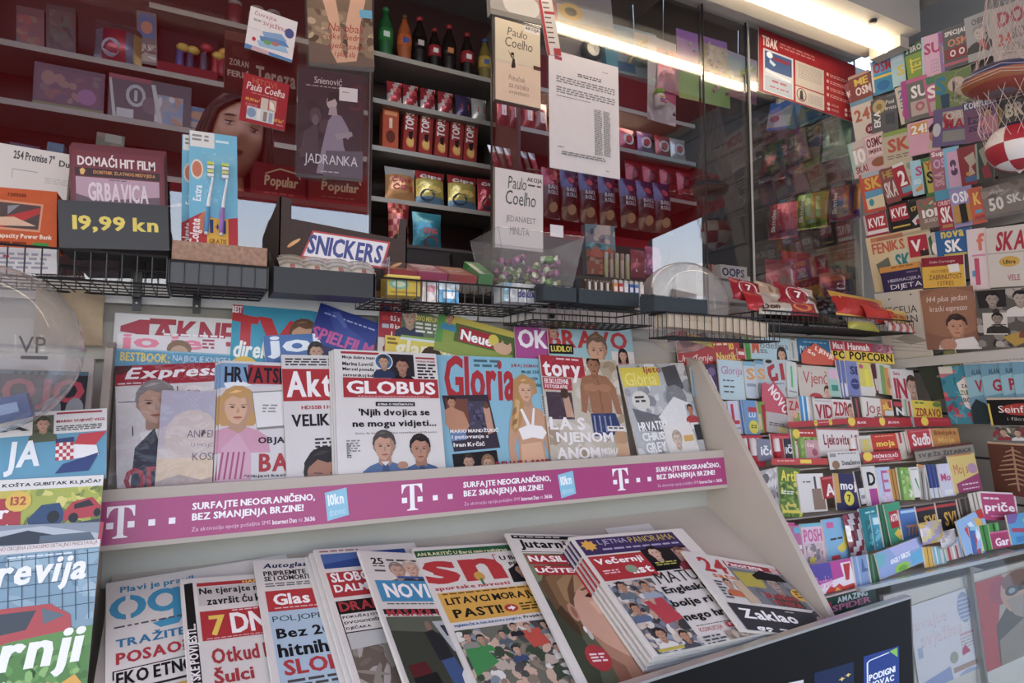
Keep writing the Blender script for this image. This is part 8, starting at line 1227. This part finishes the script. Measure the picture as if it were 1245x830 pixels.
shelfbag(470, 26, 60, 2.55, aty(500, 303, 2.5).z+.002, lambda a, b: '8a2028' if (a*7+b*9) % 2 < 1.3 else 'b86a54', [], 'dark red snack bag left of the teal one', None, .06)
# right hand shelves
for i in range(4):
    shelfbag(604+16*i, 15, 40, 2.18, ZR[0], lambda a, b: ['8a2428', '7a2c30', '9a3034', '6a3a34'][i] if b > .25 else 'b89888', [R(.3, .35, .7, .7, 'c8a8a0')], '%s red packet on the upper right shelf, left of the notice sheet' % ['first', 'second', 'third', 'fourth'][i], 'packets on the upper right shelf', .03)
for i, (px, c, l) in enumerate(((757, '8a3a44', 'red and white'), (779, '6a4a6c', 'purple and white'), (801, '983030', 'red and orange'), (820, 'a89890', 'small pale'))):
    shelfbag(px, 19, 30, 2.18, ZR[0], lambda a, b: c, [E(.5, .5, .35, .25, 'b8a8a4'), E(.5, .5, .2, .14, 'a03838')], l+' packet on the upper right shelf, right of the notice sheet', 'packets on the upper right shelf', .03)
for i in range(6):
    m = MB(); x = px2x(606+10*i, 2.2); O = V((x, 2.22, ZR[1])); m.bag(O, V((1, 0, 0)), V((-.35, 0, .94)), (0, -1, 0), .03, .12, .02, lambda a, b: ['8a2028', '5a3a2c', '962830'][i % 3] if b > .2 else 'b8a8a0', 'foil', 5, 8); tag(m.build('chocolate_bar'), '%s leaning chocolate bar on the lower right shelf' % ['first', 'second', 'third', 'fourth', 'fifth', 'sixth'][i], 'chocolate bar', 'chocolate bars on the right shelf')
for i in range(4):
    shelfbag(764+21*i, 23, 44, 2.18, ZR[1], lambda a, b: '8c1c22', [T('D', .2, .3, .7, .65, '2a1216', 1, .2), R(.2, .75, .7, .8, 'b08880')], 'deep red bag on the lower right shelf, %s from the left' % ['first', 'second', 'third', 'fourth'][i], 'deep red bags on the right shelf', .05)
hr = aty(735, 248, 2.12)
rb = MB(); rb.tube([(1.15, 2.14, hr.z+.10), (2.05, 2.14, hr.z+.10)], .004, '8a8680', 'metal', 6); rb.build('hanging_bar', s2)
for i, px in enumerate((661, 684, 707, 731, 757, 779, 800)):
    shelfbag(px, 21, 66, 2.10, hr.z-.10, lambda a, b: ('1a284c' if b < .35 else ('221e1c' if b < .7 else '5a4a38')) if i else ('8a2430' if b < .35 else '3a2624'), [E(.5, .22, .18, .07, 'a83440'), T('BAKE', .2, .38, .8, .46, 'a8a4a0'), T('ROLLS', .2, .48, .8, .56, 'a8a4a0'), E(.5, .8, .25, .09, 'b08858')], 'hanging bread crisp bag with a round red mark, %s in the row' % ['first', 'second', 'third', 'fourth', 'fifth', 'sixth', 'seventh'][i], 'bread crisp bags hanging at the right', .05)
# toys on the left shelves
def toy(px, py, wpx, hpx, Y, base, art, label, d=.06, name='toy_box', mat='gloss'):
    return carton(name, 'toy', label, Y, (px, py), (px+wpx, py+wpx*.19), (px, py+hpx), d, base, art, 'toys on the left back shelves', mat=mat)
toy(20, 6, 34, 50, 2.76, '5a3a34', [M(.0, .2, 1, 1, '6a3c3c 7a5a3a 8a3a34 4a4a3c', 16)], 'brown toy box at the left of the upper toy shelf')
toy(56, 4, 36, 56, 2.76, '3a3230', [M(.1, .1, .9, .9, '4a3c34 3a4a3c 5a4a34 2a2624', 16)], 'dark toy box on the upper toy shelf')
shelfbag(96, 62, 54, 2.74, ZL[0], lambda a, b: ['6a7484', '8a2438', '9a2430', '5a6478', 'a88a50'][int(a*4.9)] if b > .25 else '5a4c4c', [E(.35, .7, .2, .2, '8a8c98')], 'clear toy bag with red and blue pieces on the upper toy shelf', 'toys on the left back shelves', .07, 'toy_bag', 'toy')
toy(166, 12, 24, 64, 2.75, '6a5a58', [R(.1, .05, .9, .5, '3a5a84'), E(.5, .3, .3, .12, 'b06a4c'), M(.05, .62, .95, .95, 'a08878 c0b0a4 6a4a44', 10)], 'tall narrow toy box on the upper toy shelf')
t = empty('figure_stand', aty(228, 88, 2.75)); tag(t, 'red stand of toy figures with yellow and red heads', 'toy', 'toys on the left back shelves')
m = MB(); pa, pb = aty(190, 84, 2.75), aty(264, 98, 2.75); m.box(pa.x, pb.x, 2.75, 2.85, ZL[0]+.0, ZL[0]+.05, '7a1c24', 'card'); m.box(pa.x, pb.x, 2.83, 2.84, ZL[0]+.05, ZL[0]+.22, '3a2024', 'card'); m.build('stand', t)
for px, c1, c2 in ((205, 'c8a030', '3a4a84'), (218, 'c8a030', '2a3a60'), (235, 'a82c34', '4a4a5c'), (250, 'c8a030', 'a02c34'), (258, 'c8902c', '8a2c34')):
    m = MB(); x = px2x(px, 2.79); m.lathe((x, 2.79, ZL[0]+.05), UP, [(.012, 0), (.016, .02), (.012, .08), (.006, .09)], c2, 'plastic', 10); m.ball((x+.01, 2.785, ZL[0]+.15+.015*math.sin(px)), .018, c1, 'plastic', 10, 8, sq=(1.4, 1, 1)); m.tube([(x, 2.79, ZL[0]+.13), (x+.01, 2.785, ZL[0]+.15)], .005, c1, 'plastic', 6); m.build('figure', t)
toy(42, 74, 86, 56, 2.76, '4a2434', [M(.05, .1, .95, .8, '5a2c3c 6a4a44 7a3a34 4a2c4a 8a5a48', 20), E(.2, .3, .1, .16, '8a5a4c'), E(.75, .6, .14, .18, '8a4a78'), R(0, .85, 1, 1, '6a6a2c')], 'wide dark purple toy box on the middle toy shelf')
o = toy(133, 88, 100, 54, 2.74, '3c2c2c', [R(.0, .0, .5, .1, '8a2028'), E(.32, .42, .12, .26, 'a09894'), E(.32, .42, .08, .18, '3c2c2c'), R(.3, .3, .34, .55, 'a09894'), E(.5, .6, .1, .2, '5a4444'), M(.55, .3, .9, .95, '8a8080 b8a8a4 6a7a94 a86a3c', 14), R(.1, .75, .3, .95, 'b0a8a4'), P('b0a49c', (.5, .1), (.55, .1), (.66, 1), (.6, 1)), P('b0a49c', (.0, .1), (.03, .1), (.1, 1), (.06, 1))], 'clear fronted toy box with a silver wheel on the middle toy shelf')
toy(228, 128, 26, 26, 2.75, '2c5a74', [E(.5, .4, .4, .2, 'a06a3c'), R(0, .7, 1, 1, '8a7a70')], 'small blue toy box right of the silver wheel box')
toy(118, 160, 34, 34, 2.74, '4a4a34', [M(0, 0, 1, 1, '4a5a34 6a6a44 7a5a44', 10), R(.3, .0, .9, .3, '8a8a74')], 'green brown box behind the film case')
toy(58, 172, 20, 26, 2.74, '2a6a80', [], 'small turquoise box behind the tablet box')
toy(12, 172, 36, 26, 2.74, '3a3450', [R(.3, .2, .8, .6, '7a3038')], 'dark purple box behind the tablet box')
for i, (px, py, c, l) in enumerate(((285, -6, '6a2c30', 'dark red jar, left one on the top left shelf'), (312, -2, 'a8a09c', 'pale jar in the middle of the top left shelf'), (332, 2, '5a3c34', 'brown jar, right one on the top left shelf'))):
    m = MB(); p = aty(px, 34, 2.78); m.lathe((p.x, 2.78, ZL[2]), UP, [(.03, 0), (.034, .01), (.034, .09), (.026, .10), (.028, .10), (.028, .115), (.02, .118)], [c, c, c, c, '8a8480', '8a8480'], 'plastic', 14); tag(m.build('jar'), l, 'jar', 'jars on the top left shelf')
# ---------------------------------------------------------------- the seller behind the glass
YS = 1.80
ce = aty(286, 171, YS)                                    # centre of the head
per = empty('person', (ce.x, YS, -.35)); tag(per, 'person with dark shoulder length hair looking out from behind the glass, in a dark top', 'person')
R_ = math.radians(8)                                      # head leans a little to the right of the photo
hu, hv = V((math.cos(R_), 0, -math.sin(R_))), V((math.sin(R_), 0, math.cos(R_)))
yaw = V((.10, -1, -.02)).normalized(); hx = (hu-yaw*hu.dot(yaw)).normalized(); hz = yaw.cross(hx)*-1
hz = hx.cross(yaw*-1); 
def headmesh():
    m = MB(); seg, rings = 40, 36; H, Wd, Dp = .118, .076, .094; vs = []
    for i in range(rings+1):
        t = math.pi*i/rings; zz = math.cos(t)
        for k in range(seg):
            a = 2*math.pi*k/seg; x, y = math.sin(a)*math.sin(t), math.cos(a)*math.sin(t)   # y > 0 is the face
            X, Y, Z = x*Wd, y*Dp, zz*H
            jaw = max(0, -zz); X *= 1-.36*jaw**1.5; 
            if y > 0:
                Y *= 1-.10*jaw
                f = math.exp(-((x)/.16)**2); X2 = abs(x)
                Y += .021*f*math.exp(-((zz+.10)/.17)**2)*(1 if zz > -.30 else .6)          # nose
                Y += .012*math.exp(-((X2)/.11)**2)*math.exp(-((zz+.22)/.07)**2)
                Y -= .011*math.exp(-((X2-.40)/.17)**2)*math.exp(-((zz-.10)/.11)**2)        # eye sockets
                Y += .006*math.exp(-((X2-.42)/.26)**2)*math.exp(-((zz-.27)/.09)**2)        # brow
                Y += .006*math.exp(-((X2)/.26)**2)*math.exp(-((zz+.48)/.06)**2)            # lips
                Y += .006*math.exp(-((X2-.58)/.2)**2)*math.exp(-((zz+.12)/.18)**2)         # cheeks
                Y += .010*math.exp(-((X2)/.24)**2)*math.exp(-((zz+.82)/.12)**2)            # chin
            vs.append(ce+hx*X+yaw*Y+hz*Z)
    fs = [(i*seg+k, (i+1)*seg+k, (i+1)*seg+(k+1) % seg, i*seg+(k+1) % seg) for i in range(rings) for k in range(seg)]
    SK = 'c08e78'
    m.mesh(vs, fs, SK, 'skin', True)
    # neck and bust as one surface with the head's underside
    nb = [(.042, .050, -.07), (.044, .050, -.12), (.050, .056, -.155), (.085, .07, -.18), (.155, .085, -.205), (.19, .095, -.25), (.185, .10, -.34), (.17, .10, -.46), (.16, .10, -.60)]
    ring = []; sg = 28
    for rx_, ry_, z in nb:
        c = ce+V((-.012-.02*min(1, -z*2), .02, z)); ring.append([c+V((math.cos(2*math.pi*k/sg)*rx_, math.sin(2*math.pi*k/sg)*ry_, 0)) for k in range(sg)])
    vv = [p for r_ in ring for p in r_]; ff = [(i*sg+k, i*sg+(k+1) % sg, (i+1)*sg+(k+1) % sg, (i+1)*sg+k) for i in range(len(nb)-1) for k in range(sg)]
    m.mesh(vv, ff, SK, 'skin', True)
    def on(x, z, c, rx_, rz_, lift=.0015, seg_=14, rot=0):
        zz = z; s_ = math.sqrt(max(0, 1-zz*zz)); pts = []
        for k in range(seg_):
            a = 2*math.pi*k/seg_; px, pz = x+rx_*math.cos(a), z+rz_*math.sin(a)
            st = math.sqrt(max(.001, 1-pz*pz)); sx = max(-1, min(1, px)); y = math.sqrt(max(0, st*st-sx*sx))
            jaw = max(0, -pz); X2 = abs(sx); Y = y*Dp*(1-.10*jaw)
            f = math.exp(-((sx)/.16)**2)
            Y += .021*f*math.exp(-((pz+.10)/.17)**2)*(1 if pz > -.30 else .6)+.012*math.exp(-((X2)/.11)**2)*math.exp(-((pz+.22)/.07)**2)-.011*math.exp(-((X2-.40)/.17)**2)*math.exp(-((pz-.10)/.11)**2)+.006*math.exp(-((X2-.42)/.26)**2)*math.exp(-((pz-.27)/.09)**2)+.006*math.exp(-((X2)/.26)**2)*math.exp(-((pz+.48)/.06)**2)+.006*math.exp(-((X2-.58)/.2)**2)*math.exp(-((pz+.12)/.18)**2)
            pts.append(ce+hx*(sx*Wd*(1-.36*jaw**1.5))+yaw*(Y+lift)+hz*(pz*H))
        m.face(pts[::-1], c, 'skin', False)
    for sg_ in (-1, 1):
        on(sg_*.40, .10, 'b8a8a0', .135, .036, .0034); on(sg_*.40+.02, .102, '2c2420', .058, .036, .0046); on(sg_*.40, .140, '2a1814', .155, .012, .0052); on(sg_*.40, .062, '9a6c5c', .13, .008, .0044); on(sg_*.42, .26, '4a3028', .20, .018, .003)
    on(0, -.455, '8e4c48', .25, .034, .004); on(0, -.51, '96544c', .20, .036, .004); on(0, -.482, '4a2422', .23, .007, .0052)
    return m
headmesh().build('body', per)
m = MB(); NR, NC = 26, 44
def hgrid(sc_, rev):
    vs = []
    for j in range(NR+1):
        v_ = j/NR
        if v_ < .4:
            t = math.radians(84)*v_/.4; rx_, ry_, z = .088*math.sin(t), .108*math.sin(t), .130*math.cos(t); op = 0 if z > .088 else math.radians(50)*min(1, (.088-z)/.05)**.7
        else:
            f = (v_-.4)/.6; rx_, ry_, z = .088+.010*math.sin(f*2.6)-.012*f*f, .107-.03*f, .0136-.225*f; op = math.radians(50+14*f)
        for k in range(NC+1):
            a = op+(2*math.pi-2*op)*k/NC; w_ = 1+.018*math.sin(a*17+j*.3)
            vs.append(ce+hx*(math.sin(a)*rx_*sc_*w_)+yaw*((math.cos(a)*ry_-(.0 if v_ < .4 else .012*(v_-.4)))*sc_*w_-.004)+hz*(z*sc_+.004))
    fs = [(j*(NC+1)+k, (j+1)*(NC+1)+k, (j+1)*(NC+1)+k+1, j*(NC+1)+k+1) for j in range(NR) for k in range(NC)]
    m.mesh(vs, [f[::-1] for f in fs] if rev else fs, '2c1814', 'hair', True); return vs
vo = hgrid(1.0, False); hgrid(.95, True)
for side_ in (0, NC):
    for q_ in (0, 2, 4):
        kk = abs(side_-q_); pth = [vo[j*(NC+1)+kk] for j in range(7, NR+1)]
        m.tube(pth, [.004+.006*math.sin(math.pi*i/(len(pth)-1))+.001 for i in range(len(pth))], '2c1814', 'hair', 8)
m.build('hair', per)
m = MB(); sg = 28; ring = []
for rx_, ry_, z in [(.075, .066, -.178), (.10, .076, -.188), (.160, .090, -.208), (.197, .101, -.25), (.192, .106, -.34), (.177, .106, -.46), (.168, .106, -.60)]:
    c = ce+V((-.012-.02*min(1, -z*2), .02, z)); ring.append([c+V((math.cos(2*math.pi*k/sg)*rx_, math.sin(2*math.pi*k/sg)*ry_, -.03*max(0, -math.sin(2*math.pi*k/sg)) if z > -.2 else 0)) for k in range(sg)])
m.mesh([p for r_ in ring for p in r_], [(i*sg+k, i*sg+(k+1) % sg, (i+1)*sg+(k+1) % sg, (i+1)*sg+k) for i in range(6) for k in range(sg)], '3a3436', 'cloth', True)
for sg_ in (-1, 1):
    m.tube([ce+V((sg_*.165, .02, -.24)), ce+V((sg_*.205, .02, -.32)), ce+V((sg_*.215, -.01, -.45)), ce+V((sg_*.205, -.05, -.55))], [.045, .05, .043, .038], '3a3436', 'cloth', 12)
m.build('top', per)
for o in sc.objects:
    for k in ('_o', '_n', '_u', '_v', '_t'):
        if k in o: del o[k]
